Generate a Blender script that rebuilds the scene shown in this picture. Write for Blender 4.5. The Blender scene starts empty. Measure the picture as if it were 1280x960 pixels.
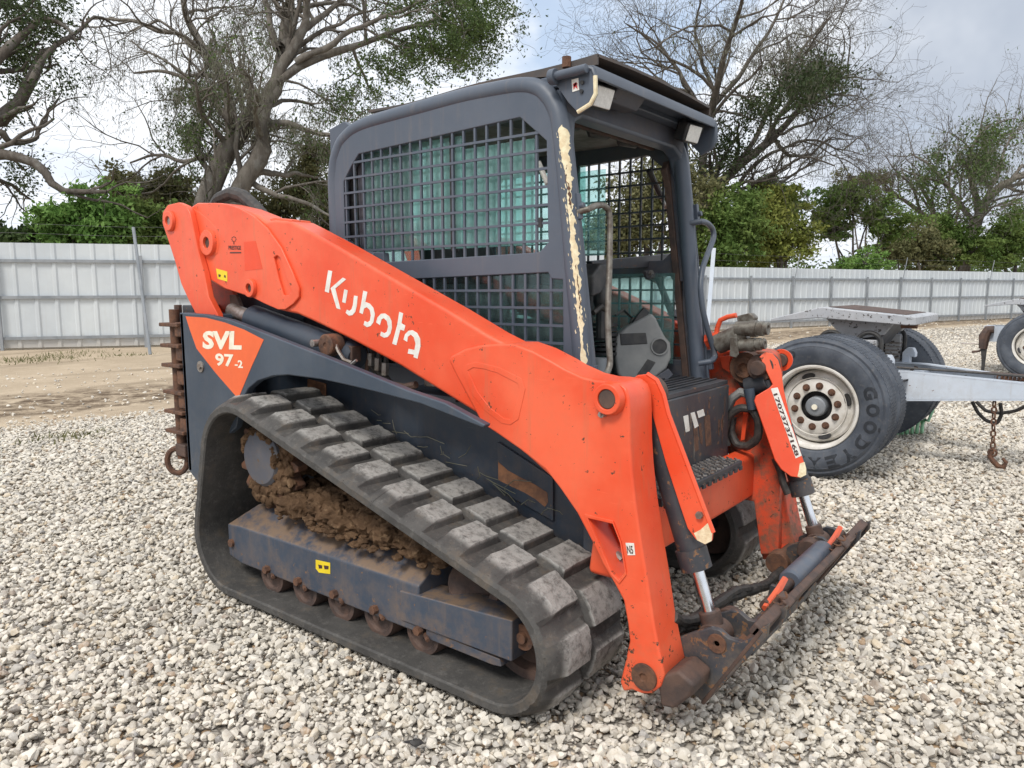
import bpy, bmesh, math, random
import numpy as np
from mathutils import Vector, Matrix

S = bpy.context.scene
PI = math.pi
random.seed(7)
RNG = np.random.default_rng(7)

# ------------------------------------------------------------------ camera
# machine axes: x = forward of the loader, y = its left, z = up, metres, z = 0 at the ground
CX, CY, FPX, HOR, ROLL, HEAD = 640.0, 480.0, 935.0, 363.7, 0.0035, math.radians(-37.9)
CAM = np.array([2.073, -2.695, 1.332])
PITCH = math.atan((CY - HOR) / FPX)
cU = np.array([math.cos(HEAD), math.sin(HEAD), 0.0])
cL = np.array([-math.sin(HEAD), math.cos(HEAD), 0.0])


def mdir(a):
    """camera-levelled vector (right, forward, up) -> machine axes"""
    return np.array([np.dot(a, cU), np.dot(a, cL), a[2]])


def ray(u, v):
    x, y = u - CX, v - CY
    c, s = math.cos(ROLL), math.sin(ROLL)
    x, y = x * c + y * s, -x * s + y * c
    ax, ay, az = x / FPX, 1.0, -y / FPX
    c, s = math.cos(PITCH), math.sin(PITCH)
    return mdir(np.array([ax, ay * c + az * s, -ay * s + az * c]))


def onY(u, v, y):
    r = ray(u, v); return CAM + r * ((y - CAM[1]) / r[1])


def onX(u, v, x):
    r = ray(u, v); return CAM + r * ((x - CAM[0]) / r[0])


def onZ(u, v, z):
    r = ray(u, v); return CAM + r * ((z - CAM[2]) / r[2])


def onD(u, v, d):
    return CAM + ray(u, v) * d


def onP(u, v, p, n):
    r = ray(u, v); return CAM + r * (np.dot(np.array(p) - CAM, n) / np.dot(r, n))


def project(P):
    d = np.atleast_2d(np.asarray(P, float)) - CAM
    w = d[:, :1] * cU + d[:, 1:2] * cL + d[:, 2:3] * np.array([0, 0, 1.0])
    c, s = math.cos(PITCH), math.sin(PITCH)
    f = w[:, 1] * c - w[:, 2] * s
    up = w[:, 1] * s + w[:, 2] * c
    return CX + FPX * w[:, 0] / f, CY - FPX * up / f, f


cam_data = bpy.data.cameras.new('camera')
cam = bpy.data.objects.new('camera', cam_data)
S.collection.objects.link(cam)
cam_data.sensor_width = 36.0
cam_data.lens = FPX / 1280.0 * 36.0
cam_data.clip_start = 0.05
cam_data.clip_end = 2000.0
cp_, sp_ = math.cos(PITCH), math.sin(PITCH)
f_w = mdir(np.array([0, cp_, -sp_])); r_w = mdir(np.array([1.0, 0, 0])); u_w = mdir(np.array([0, sp_, cp_]))
rr = math.cos(ROLL) * r_w - math.sin(ROLL) * u_w
uu = math.sin(ROLL) * r_w + math.cos(ROLL) * u_w
cam.matrix_world = Matrix(((rr[0], uu[0], -f_w[0], CAM[0]), (rr[1], uu[1], -f_w[1], CAM[1]),
                           (rr[2], uu[2], -f_w[2], CAM[2]), (0, 0, 0, 1)))
S.camera = cam
S.view_settings.view_transform = 'Standard'
S.view_settings.look = 'None'
S.view_settings.exposure = 0.46
S.view_settings.gamma = 1.0

# ------------------------------------------------------------------ sky and sun
SUN_EL, SUN_CAM_AZ = math.radians(52), math.radians(-150)   # azimuth from the view direction (+ = right)
sa = mdir(np.array([math.sin(SUN_CAM_AZ), math.cos(SUN_CAM_AZ), 0]))
sun_vec = np.array([sa[0] * math.cos(SUN_EL), sa[1] * math.cos(SUN_EL), math.sin(SUN_EL)])
sl = bpy.data.lights.new('sun', 'SUN')
sl.energy = 1.9; sl.angle = math.radians(16); sl.color = (1.0, 0.95, 0.88)
so = bpy.data.objects.new('sun', sl); S.collection.objects.link(so)
so.location = (0, 0, 20)
so.rotation_euler = Vector(-sun_vec).to_track_quat('-Z', 'Y').to_euler()

W = bpy.data.worlds.new('World'); S.world = W; W.use_nodes = True


class NT:
    """small node-tree helper"""
    def __init__(s, tree):
        s.t = tree; s.n = tree.nodes; s.l = tree.links

    def new(s, typ, ins=None, **kw):
        nd = s.n.new(typ)
        for k, v in kw.items(): setattr(nd, k, v)
        if ins:
            for k, v in ins.items(): s.put(nd, k, v)
        return nd

    def put(s, nd, k, v):
        sock = nd.inputs[k]
        if isinstance(v, bpy.types.NodeSocket): s.l.new(v, sock)
        elif isinstance(v, bpy.types.Node): s.l.new(v.outputs[0], sock)
        else:
            if isinstance(v, (tuple, list)) and len(v) == 3 and sock.type == 'RGBA': v = tuple(v) + (1,)
            sock.default_value = v

    def math(s, op, a, b=0.0, clamp=False):
        nd = s.new('ShaderNodeMath', operation=op); nd.use_clamp = clamp
        s.put(nd, 0, a); s.put(nd, 1, b); return nd.outputs[0]

    def noise(s, scale, detail=3, rough=0.55, vec=None, dist=0.0, col=False):
        nd = s.new('ShaderNodeTexNoise', {'Scale': scale, 'Detail': detail, 'Roughness': rough, 'Distortion': dist})
        if vec is not None: s.put(nd, 'Vector', vec)
        return nd.outputs[1 if col else 0]

    def step(s, x, lo, hi, a=0.0, b=1.0):
        nd = s.new('ShaderNodeMapRange', interpolation_type='SMOOTHSTEP')
        s.put(nd, 0, x); s.put(nd, 1, lo); s.put(nd, 2, hi); s.put(nd, 3, a); s.put(nd, 4, b)
        return nd.outputs[0]

    def mix(s, f, a, b, mode='MIX'):
        nd = s.new('ShaderNodeMix', data_type='RGBA', blend_type=mode)
        s.put(nd, 0, f)
        s.put(nd, 6, a if not isinstance(a, tuple) else tuple(a[:3]) + (1,))
        s.put(nd, 7, b if not isinstance(b, tuple) else tuple(b[:3]) + (1,))
        return nd.outputs[2]


wt = NT(W.node_tree); wt.n.clear()
sky = wt.new('ShaderNodeTexSky', sky_type='NISHITA'); sky.sun_disc = False
sky.sun_elevation = SUN_EL
sky.sun_rotation = math.atan2(sun_vec[0], sun_vec[1])
sky.air_density = 1.0; sky.dust_density = 1.0
tc = wt.new('ShaderNodeTexCoord')
sep = wt.new('ShaderNodeSeparateXYZ', {0: tc.outputs['Generated']})
zz = wt.math('ADD', wt.math('MAXIMUM', sep.outputs[2], 0.0), 0.16)
px = wt.math('DIVIDE', sep.outputs[0], zz); py = wt.math('DIVIDE', sep.outputs[1], zz)
cv = wt.new('ShaderNodeCombineXYZ', {0: px, 1: py, 2: 0.0})
cover = wt.noise(0.8, 7, 0.56, cv.outputs[0])
shade = wt.noise(0.55, 5, 0.5, wt.new('ShaderNodeVectorMath', {0: cv.outputs[0], 1: (7.3, 2.2, 0)}, operation='ADD').outputs[0])
# a heavy grey cloud bank stands to the right of the view
gdir = ray(1260, 60); gdir = gdir / np.linalg.norm(gdir)
gd = wt.new('ShaderNodeVectorMath', {0: tc.outputs['Generated'], 1: tuple(gdir)}, operation='DOT_PRODUCT').outputs[1]
wob = wt.noise(3.2, 5, 0.6, tc.outputs['Generated'])
bank = wt.step(wt.math('ADD', gd, wt.math('MULTIPLY', wt.math('SUBTRACT', wob, 0.5), 0.05)), 0.974, 0.996)
blue_d = ray(815, -10); blue_d = blue_d / np.linalg.norm(blue_d)
bd = wt.new('ShaderNodeVectorMath', {0: tc.outputs['Generated'], 1: tuple(blue_d)}, operation='DOT_PRODUCT').outputs[1]
gap = wt.step(wt.math('ADD', bd, wt.math('MULTIPLY', wt.math('SUBTRACT', wob, 0.5), 0.05)), 0.988, 0.9993)
cm = wt.step(wt.math('SUBTRACT', cover, wt.math('MULTIPLY', gap, 0.2)), 0.24, 0.42)
ccol = wt.mix(wt.step(shade, 0.42, 0.66), (7.9, 8.15, 8.5), (6.7, 7.2, 8.1))
ccol = wt.mix(bank, ccol, (3.9, 4.35, 5.1))
veil = wt.mix(0.62, sky.outputs[0], (5.6, 6.6, 8.0))
full = wt.mix(cm, veil, ccol)
bg = wt.new('ShaderNodeBackground', {0: full, 1: 0.1})
wo = wt.new('ShaderNodeOutputWorld', {0: bg.outputs[0]})

# ------------------------------------------------------------------ object helpers
COL = S.collection


def tagged(o, label=None, cat=None, group=None, kind=None):
    if label: o['label'] = label
    if cat: o['category'] = cat
    if group: o['group'] = group
    if kind: o['kind'] = kind
    return o


def thing(name, label, cat, loc=(0, 0, 0), group=None):
    o = bpy.data.objects.new(name, None); COL.objects.link(o)
    o.location = loc; o.empty_display_size = 0.2
    return tagged(o, label, cat, group)


def world_loc(o):
    v = Vector((0, 0, 0))
    while o is not None:
        v = v + o.location; o = o.parent
    return v


class MB:
    """collects plain geometry and links it as one mesh object"""
    def __init__(s):
        s.v = []; s.f = []; s.smooth = []

    def add(s, verts, faces, smooth=False):
        b = len(s.v)
        s.v.extend([tuple(map(float, q)) for q in verts])
        s.f.extend([tuple(b + i for i in f) for f in faces])
        s.smooth.extend([smooth] * len(faces))
        return s

    def box(s, x0, x1, y0, y1, z0, z1):
        v = [(x0, y0, z0), (x1, y0, z0), (x1, y1, z0), (x0, y1, z0), (x0, y0, z1), (x1, y0, z1), (x1, y1, z1), (x0, y1, z1)]
        return s.add(v, [(0, 3, 2, 1), (4, 5, 6, 7), (0, 1, 5, 4), (1, 2, 6, 5), (2, 3, 7, 6), (3, 0, 4, 7)])

    def obox(s, c, ax, ay, az):
        """box from centre and three half-axis vectors"""
        c, ax, ay, az = [np.asarray(q, float) for q in (c, ax, ay, az)]
        if np.dot(np.cross(ax, ay), az) < 0: az = -az
        v = [c - ax - ay - az, c + ax - ay - az, c + ax + ay - az, c - ax + ay - az,
             c - ax - ay + az, c + ax - ay + az, c + ax + ay + az, c - ax + ay + az]
        return s.add(v, [(0, 3, 2, 1), (4, 5, 6, 7), (0, 1, 5, 4), (1, 2, 6, 5), (2, 3, 7, 6), (3, 0, 4, 7)])

    def prism(s, pts, off):
        """closed planar loop of 3D points pushed by vector off"""
        P = [np.asarray(q, float) for q in pts]; off = np.asarray(off, float)
        n = len(P)
        nor = np.zeros(3)
        for i in range(n): nor += np.cross(P[i] - P[0], P[(i + 1) % n] - P[0])
        if np.dot(nor, off) > 0: P = P[::-1]
        v = P + [q + off for q in P]
        f = [tuple(range(n)), tuple(reversed(range(n, 2 * n)))]
        for i in range(n):
            j = (i + 1) % n
            f.append((j, i, n + i, n + j))
        return s.add(v, f)

    def holed(s, outer, holes, off):
        """planar loop with holes, pushed by off"""
        off = np.asarray(off, float)
        loops = [[np.asarray(q, float) for q in outer]] + [[np.asarray(q, float) for q in h] for h in holes]

        def area(L):
            a = np.zeros(3)
            for i in range(len(L)): a += np.cross(L[i] - L[0], L[(i + 1) % len(L)] - L[0])
            return a
        if np.dot(area(loops[0]), off) > 0: loops[0] = loops[0][::-1]
        for k in range(1, len(loops)):
            if np.dot(area(loops[k]), off) < 0: loops[k] = loops[k][::-1]
        flat = [q for L in loops for q in L]; n = len(flat)
        bm = bmesh.new(); bv = [bm.verts.new(q) for q in flat]; be = []; b0 = 0
        for L in loops:
            m = len(L); be += [bm.edges.new((bv[b0 + i], bv[b0 + (i + 1) % m])) for i in range(m)]; b0 += m
        bm.verts.index_update()
        bmesh.ops.triangle_fill(bm, use_beauty=True, use_dissolve=False, edges=be, normal=-off / np.linalg.norm(off))
        tris = [tuple(v.index for v in q.verts) for q in bm.faces]; bm.free()
        f = []
        for t in tris:
            a, b, c = [flat[i] for i in t]
            if np.dot(np.cross(b - a, c - a), off) > 0: t = (t[0], t[2], t[1])
            f.append(tuple(t)); f.append(tuple(n + i for i in reversed(t)))
        b0 = 0
        for L in loops:
            m = len(L)
            for i in range(m):
                j = (i + 1) % m
                f.append((b0 + j, b0 + i, n + b0 + i, n + b0 + j))
            b0 += m
        return s.add(flat + [q + off for q in flat], f)

    def cyl(s, p0, p1, r, n=16, r1=None, caps=True, hole=0.0):
        p0, p1 = np.asarray(p0, float), np.asarray(p1, float)
        r1 = r if r1 is None else r1
        d = p1 - p0; d = d / np.linalg.norm(d)
        a = np.cross(d, (0, 0, 1.0) if abs(d[2]) < .9 else (1.0, 0, 0)); a /= np.linalg.norm(a); b = np.cross(d, a)
        A = [2 * PI * i / n for i in range(n)]
        ring = lambda p, R: [p + R * (math.cos(t) * a + math.sin(t) * b) for t in A]
        if hole > 0:
            v = ring(p0, r) + ring(p1, r1) + ring(p0, hole) + ring(p1, hole)
            f = []
            for i in range(n):
                j = (i + 1) % n
                f += [(i, j, n + j, n + i), (2 * n + j, 2 * n + i, 3 * n + i, 3 * n + j),
                      (n + i, n + j, 3 * n + j, 3 * n + i), (j, i, 2 * n + i, 2 * n + j)]
            return s.add(v, f, True)
        v = ring(p0, r) + ring(p1, r1)
        s.add(v, [(i, (i + 1) % n, n + (i + 1) % n, n + i) for i in range(n)], True)
        if caps:
            b0 = len(s.v) - 2 * n
            s.f += [tuple(b0 + i for i in reversed(range(n))), tuple(b0 + n + i for i in range(n))]
            s.smooth += [False, False]
        return s

    def tube(s, path, rad, n=8, caps=True):
        P = [np.asarray(q, float) for q in path]; m = len(P)
        R = [rad] * m if np.isscalar(rad) else list(rad)
        T = []
        for i in range(m):
            t = P[min(i + 1, m - 1)] - P[max(i - 1, 0)]; T.append(t / (np.linalg.norm(t) + 1e-12))
        up = np.array([0, 0, 1.0]) if abs(T[0][2]) < .9 else np.array([1.0, 0, 0])
        a = np.cross(T[0], up); a /= np.linalg.norm(a)
        v = []
        for i in range(m):
            a = a - T[i] * np.dot(a, T[i]); a /= np.linalg.norm(a) + 1e-12
            b = np.cross(T[i], a)
            for k in range(n):
                t = 2 * PI * k / n
                v.append(P[i] + R[i] * (math.cos(t) * a + math.sin(t) * b))
        f = []
        for i in range(m - 1):
            for k in range(n):
                q = (k + 1) % n
                f.append((i * n + k, i * n + q, (i + 1) * n + q, (i + 1) * n + k))
        s.add(v, f, True)
        if caps:
            b0 = len(s.v) - m * n
            s.f += [tuple(b0 + k for k in reversed(range(n))), tuple(b0 + (m - 1) * n + k for k in range(n))]
            s.smooth += [False, False]
        return s

    def lathe(s, prof, o, ax, n=48, closed=False):
        """profile (distance along axis, radius) turned about the axis ax through o"""
        o, ax = np.asarray(o, float), np.asarray(ax, float); ax = ax / np.linalg.norm(ax)
        a = np.cross(ax, (0, 0, 1.0) if abs(ax[2]) < .9 else (1.0, 0, 0)); a /= np.linalg.norm(a); b = np.cross(ax, a)
        m = len(prof); v = []
        for i in range(n):
            t = 2 * PI * i / n; e = math.cos(t) * a + math.sin(t) * b
            v += [o + ax * h + e * r for h, r in prof]
        f = []
        for i in range(n):
            j = (i + 1) % n
            for k in range(m if closed else m - 1):
                q = (k + 1) % m
                f.append((i * m + k, j * m + k, j * m + q, i * m + q))
        return s.add(v, f, True)

    def sheet(s, P, nu, nv, smooth=True):
        f = [(i * nv + j, (i + 1) * nv + j, (i + 1) * nv + j + 1, i * nv + j + 1) for i in range(nu - 1) for j in range(nv - 1)]
        return s.add(P, f, smooth)

    def mirror_y(s):
        m = MB(); m.v = [(x, -y, z) for x, y, z in s.v]; m.f = [tuple(reversed(f)) for f in s.f]; m.smooth = list(s.smooth)
        return m

    def data(s, name, mat, origin=(0, 0, 0), sharp=35):
        me = bpy.data.meshes.new(name)
        V = np.array(s.v, float).reshape(-1, 3) - np.array(origin, float)
        me.from_pydata(V.tolist(), [], s.f)
        me.polygons.foreach_set('use_smooth', np.array(s.smooth, bool))
        me.update()
        if sharp and any(s.smooth): me.set_sharp_from_angle(angle=math.radians(sharp))
        if mat is not None: me.materials.append(mat)
        return me

    def build(s, name, mat, parent=None, bevel=0.0, seg=2, origin=None, sharp=35, angle=40):
        pl = np.array(world_loc(parent)) if parent is not None else np.zeros(3)
        og = pl if origin is None else np.array(origin, float)
        o = bpy.data.objects.new(name, s.data(name, mat, og, sharp))
        COL.objects.link(o)
        o.parent = parent; o.location = og - pl
        if bevel > 0:
            for p in o.data.polygons: p.use_smooth = True
            o.data.set_sharp_from_angle(angle=math.radians(angle))
            md = o.modifiers.new('bevel', 'BEVEL'); md.width = bevel; md.segments = seg
            md.limit_method = 'ANGLE'; md.angle_limit = math.radians(angle); md.harden_normals = True
        return o


def dup(o, loc, parent='same', rot=None):
    c = o.copy(); COL.objects.link(c); c.location = loc
    if parent != 'same': c.parent = parent
    if rot is not None: c.rotation_euler = rot
    return c


def copy_tree(o, loc=None, parent=None, rot=None):
    c = o.copy(); COL.objects.link(c); c.parent = parent
    if loc is not None: c.location = loc
    if rot is not None: c.rotation_euler = rot
    for ch in list(o.children): copy_tree(ch, None, c)
    return c


def text_mb(txt, size, frame, depth=0.0015, bold=0.0, shear=0.0, align='LEFT', space=1.0):
    """flat lettering: frame = (origin, x axis, y axis, outward normal)"""
    cu = bpy.data.curves.new('t', 'FONT'); cu.body = txt; cu.size = size; cu.offset = bold; cu.shear = shear
    cu.extrude = depth / 2; cu.align_x = align; cu.space_character = space; cu.resolution_u = 3
    ob = bpy.data.objects.new('t', cu); COL.objects.link(ob)
    dg = bpy.context.evaluated_depsgraph_get(); ev = ob.evaluated_get(dg); me = ev.to_mesh()
    o, ax, ay, an = [np.asarray(q, float) for q in frame]
    m = MB()
    V = [o + ax * q.co.x + ay * q.co.y + an * q.co.z for q in me.vertices]
    m.add(V, [tuple(p.vertices) for p in me.polygons])
    ev.to_mesh_clear()
    bpy.data.objects.remove(ob); bpy.data.curves.remove(cu)
    return m


def arc(c, r, a0, a1, n):
    return [(c[0] + r * math.cos(a0 + (a1 - a0) * i / (n - 1)), c[1] + r * math.sin(a0 + (a1 - a0) * i / (n - 1))) for i in range(n)]


# ------------------------------------------------------------------ materials
def mat(name):
    m = bpy.data.materials.new(name); m.use_nodes = True
    t = NT(m.node_tree); b = t.n['Principled BSDF']
    return m, t, b


def bump(t, b, h, strength=0.3, dist=0.01):
    nd = t.new('ShaderNodeBump', {'Strength': strength, 'Distance': dist, 'Height': h})
    t.put(b, 'Normal', nd.outputs[0])


def objco(t):
    return t.new('ShaderNodeTexCoord').outputs['Object']


def worldpos(t):
    return t.new('ShaderNodeNewGeometry').outputs['Position']


def paint(name, col, fade, rough=0.38, chips=0.64, chipcol=(0.09, 0.045, 0.025), dust=0.35, dustcol=(0.30, 0.22, 0.15), coat=0.0, scratch=0.5, low=0.55, high=0.9, top=0.0, dlo=0.42, dhi=0.72, lowchip=0.05, streak=0.16):
    """worn machine paint: faded patches, chips, dust, scratches"""
    m, t, b = mat(name); p = worldpos(t)
    c = t.mix(t.step(t.noise(2.3, 5, 0.6, p), 0.35, 0.7), col, fade)
    c = t.mix(t.math('MULTIPLY', t.step(t.noise(14, 6, 0.7, p), 0.5, 0.75), 0.35), c, fade)
    # long fine scratches
    mp = t.new('ShaderNodeMapping', {'Vector': p, 'Scale': (5, 60, 90), 'Rotation': (0.2, 0.5, 0.1)})
    sc = t.step(t.noise(2.0, 2, 0.5, mp.outputs[0]), 0.70, 0.74)
    c = t.mix(t.math('MULTIPLY', sc, scratch), c, fade)
    mp2 = t.new('ShaderNodeMapping', {'Vector': p, 'Scale': (11, 11, 0.9)})
    c = t.mix(t.math('MULTIPLY', t.step(t.noise(2.2, 5, 0.7, mp2.outputs[0]), 0.52, 0.75), streak), c, dustcol)
    # dust and mud that has collected low down on the machine
    z = t.new('ShaderNodeSeparateXYZ', {0: p}).outputs[2]
    lowm = t.step(t.math('ADD', z, t.math('MULTIPLY', t.noise(5, 5, 0.65, p), 0.5)), low, high, 1.0, 0.0)
    dm = t.math('MULTIPLY', t.math('ADD', lowm, 0.25), t.step(t.math('ADD', t.math('MULTIPLY', t.noise(20, 7, 0.75, p), 0.6), t.math('MULTIPLY', t.noise(4.5, 5, 0.7, p), 0.4)), dlo, dhi), True)
    c = t.mix(t.math('MULTIPLY', dm, dust), c, dustcol)
    if top:                                                    # soil lying on upward faces
        nz = t.new('ShaderNodeSeparateXYZ', {0: t.new('ShaderNodeNewGeometry').outputs['Normal']}).outputs[2]
        tm_ = t.math('MULTIPLY', t.step(nz, 0.35, 0.8), t.step(t.noise(13, 7, 0.75, p), 0.36, 0.6))
        c = t.mix(t.math('MULTIPLY', tm_, top), c, dustcol)
    ch = t.step(t.math('ADD', t.noise(32, 6, 0.72, p), t.math('MULTIPLY', lowm, lowchip)), chips, chips + 0.02)
    c = t.mix(ch, c, chipcol)
    t.put(b, 'Base Color', c)
    r = t.math('ADD', t.math('MULTIPLY', t.noise(9, 4, 0.6, p), 0.25), rough - 0.1)
    t.put(b, 'Roughness', t.math('MAXIMUM', r, t.math('MULTIPLY', t.math('MAXIMUM', ch, dm), 0.75)))
    bump(t, b, t.math('SUBTRACT', t.noise(60, 3, 0.6, p), t.math('MULTIPLY', ch, 2.0)), 0.06, 0.004)
    return m


def simple(name, col, rough=0.6, metal=0.0, var=0.35, scale=18, col2=None, bumpk=0.1, spec=0.5):
    m, t, b = mat(name); p = worldpos(t)
    c2 = col2 if col2 else tuple(q * (1 - var) for q in col)
    c = t.mix(t.step(t.noise(scale, 6, 0.65, p), 0.35, 0.68), col, c2)
    t.put(b, 'Base Color', c); t.put(b, 'Metallic', metal); t.put(b, 'Specular IOR Level', spec)
    t.put(b, 'Roughness', t.math('ADD', t.math('MULTIPLY', t.noise(scale * 1.7, 4, 0.6, p), 0.3), rough - 0.15))
    if bumpk: bump(t, b, t.noise(scale * 4, 5, 0.7, p), bumpk, 0.01)
    return m


M = {}
M['orange'] = paint('orange_paint', (0.74, 0.070, 0.020), (0.82, 0.130, 0.055), rough=0.36, lowchip=0.085, chips=0.645, scratch=0.75, streak=0.26, dust=0.45, dustcol=(0.35, 0.17, 0.09), low=0.35, high=0.75)
M['orange_dirty'] = paint('dirty_orange_paint', (0.68, 0.075, 0.025), (0.52, 0.085, 0.04), rough=0.55, chips=0.67, dust=0.85, dustcol=(0.16, 0.10, 0.065), low=1.3, high=1.8, dlo=0.41, dhi=0.64)
M['navy'] = paint('dark_blue_grey_paint', (0.036, 0.053, 0.078), (0.060, 0.080, 0.108), rough=0.45, chips=0.72, chipcol=(0.11, 0.08, 0.06), dust=0.4, dustcol=(0.17, 0.14, 0.11), low=0.7, high=1.2)
M['navy_dark'] = paint('grimy_dark_blue_paint', (0.024, 0.036, 0.055), (0.045, 0.058, 0.078), rough=0.45, chips=0.68, chipcol=(0.13, 0.09, 0.06), scratch=0.8, dust=0.35, dustcol=(0.13, 0.09, 0.06), low=0.8, high=1.3)
M['frame_blue'] = paint('scraped_blue_paint', (0.034, 0.052, 0.082), (0.058, 0.075, 0.105), rough=0.5, chips=0.645, chipcol=(0.20, 0.115, 0.065), dust=0.95, dustcol=(0.20, 0.135, 0.088), low=0.15, high=0.6, top=0.9, dlo=0.40, dhi=0.66, streak=0.3)
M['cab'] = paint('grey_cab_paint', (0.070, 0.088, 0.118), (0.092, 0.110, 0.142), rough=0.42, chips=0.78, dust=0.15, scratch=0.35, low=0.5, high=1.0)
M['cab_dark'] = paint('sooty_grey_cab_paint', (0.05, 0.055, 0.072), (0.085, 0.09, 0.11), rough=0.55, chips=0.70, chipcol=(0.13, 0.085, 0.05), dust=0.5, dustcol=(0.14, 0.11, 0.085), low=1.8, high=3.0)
M['black'] = simple('black_paint', (0.018, 0.019, 0.022), 0.5, col2=(0.05, 0.048, 0.045), scale=22)
M['black_worn'] = paint('worn_black_paint', (0.022, 0.025, 0.032), (0.05, 0.055, 0.065), rough=0.45, chips=0.615, chipcol=(0.19, 0.10, 0.05), dust=0.5, dustcol=(0.2, 0.14, 0.09), low=0.5, high=1.0)
M['rust'] = simple('rusty_steel', (0.15, 0.07, 0.038), 0.8, col2=(0.065, 0.036, 0.026), scale=26, bumpk=0.35)
M['rust_brown'] = simple('brown_rusted_plate', (0.105, 0.062, 0.046), 0.7, col2=(0.055, 0.038, 0.033), scale=14, bumpk=0.25)
M['steel'] = simple('bare_steel', (0.42, 0.40, 0.38), 0.42, 0.7, col2=(0.22, 0.18, 0.15), scale=30)
M['grimy_steel'] = simple('grimy_steel', (0.22, 0.21, 0.185), 0.5, 0.4, col2=(0.09, 0.07, 0.055), scale=24)
M['roof_steel'] = simple('dark_roof_sheet', (0.062, 0.055, 0.053), 0.6, col2=(0.095, 0.068, 0.052), scale=9, bumpk=0.15)
M['liner'] = simple('stained_headliner', (0.26, 0.245, 0.225), 0.8, col2=(0.13, 0.115, 0.10), scale=7)
M['chrome'] = simple('chromed_rod', (0.75, 0.77, 0.8), 0.2, 1.0, var=0.1, bumpk=0.0)
M['rubber_hose'] = simple('black_hose_rubber', (0.022, 0.021, 0.021), 0.6, col2=(0.06, 0.052, 0.045), scale=40)
M['plastic'] = simple('grey_console_plastic', (0.19, 0.195, 0.195), 0.5, col2=(0.26, 0.26, 0.25), scale=6, bumpk=0.05)
M['seat'] = simple('black_seat_cover', (0.02, 0.02, 0.022), 0.6, scale=20)
M['white'] = simple('white_vinyl', (0.78, 0.77, 0.72), 0.45, col2=(0.66, 0.63, 0.57), scale=30, bumpk=0.0)
M['cream'] = simple('cream_vinyl', (0.84, 0.80, 0.66), 0.45, col2=(0.76, 0.69, 0.54), scale=30, bumpk=0.0)
M['yellow'] = simple('yellow_vinyl', (0.82, 0.62, 0.02), 0.45, var=0.12, bumpk=0.0)
M['ink'] = simple('dark_print', (0.06, 0.025, 0.02), 0.5, var=0.1, bumpk=0.0)
M['red_ink'] = simple('red_print', (0.6, 0.03, 0.03), 0.5, var=0.1, bumpk=0.0)
M['decal_orange'] = simple('orange_vinyl', (0.80, 0.135, 0.035), 0.5, col2=(0.74, 0.12, 0.032), scale=8, bumpk=0.0)
M['patch_orange'] = simple('unfaded_orange_patch', (0.78, 0.07, 0.018), 0.42, var=0.05, bumpk=0.0)
M['peel'] = simple('peeled_primer', (0.84, 0.76, 0.53), 0.7, col2=(0.68, 0.54, 0.33), scale=45, bumpk=0.3)
M['galv'] = simple('galvanised_steel', (0.30, 0.32, 0.34), 0.5, 0.3, col2=(0.22, 0.24, 0.26), scale=3, bumpk=0.0)
M['trailer_grey'] = paint('pale_blue_grey_paint', (0.50, 0.56, 0.64), (0.56, 0.61, 0.68), rough=0.45, chips=0.66, chipcol=(0.17, 0.10, 0.07), dust=0.6, dustcol=(0.30, 0.25, 0.20), low=0.3, high=1.1, streak=0.22)
M['plate_grey'] = paint('greasy_grey_paint', (0.36, 0.38, 0.41), (0.46, 0.47, 0.49), rough=0.5, chips=0.60, chipcol=(0.07, 0.06, 0.055), dust=0.5, dustcol=(0.2, 0.17, 0.14), low=0.9, high=1.6)
M['rim'] = simple('dirty_white_rim_paint', (0.74, 0.72, 0.68), 0.5, col2=(0.56, 0.53, 0.47), scale=8, bumpk=0.05)
M['green_hose'] = simple('green_air_hose', (0.30, 0.58, 0.36), 0.5, var=0.2)
M['lens'] = simple('lamp_lens', (0.80, 0.80, 0.77), 0.25, var=0.15, scale=60, bumpk=0.15)
M['peelred'] = simple('faded_orange_lever', (0.70, 0.12, 0.05), 0.5, col2=(0.55, 0.11, 0.06))


def mk_tyre():
    m, t, b = mat('truck_tyre_rubber'); p = worldpos(t)
    c = t.mix(t.step(t.noise(7, 5, 0.6, p), 0.35, 0.7), (0.046, 0.056, 0.074), (0.085, 0.098, 0.12))
    c = t.mix(t.math('MULTIPLY', t.step(t.noise(40, 5, 0.7, p), 0.52, 0.7), 0.4), c, (0.15, 0.14, 0.13))
    t.put(b, 'Base Color', c); t.put(b, 'Roughness', 0.62); bump(t, b, t.noise(120, 3, 0.6, p), 0.08, 0.004)
    return m


M['tyre'] = mk_tyre()
M['tyre_dark'] = simple('tyre_lettering_rubber', (0.024, 0.029, 0.038), 0.6, var=0.3)


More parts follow.
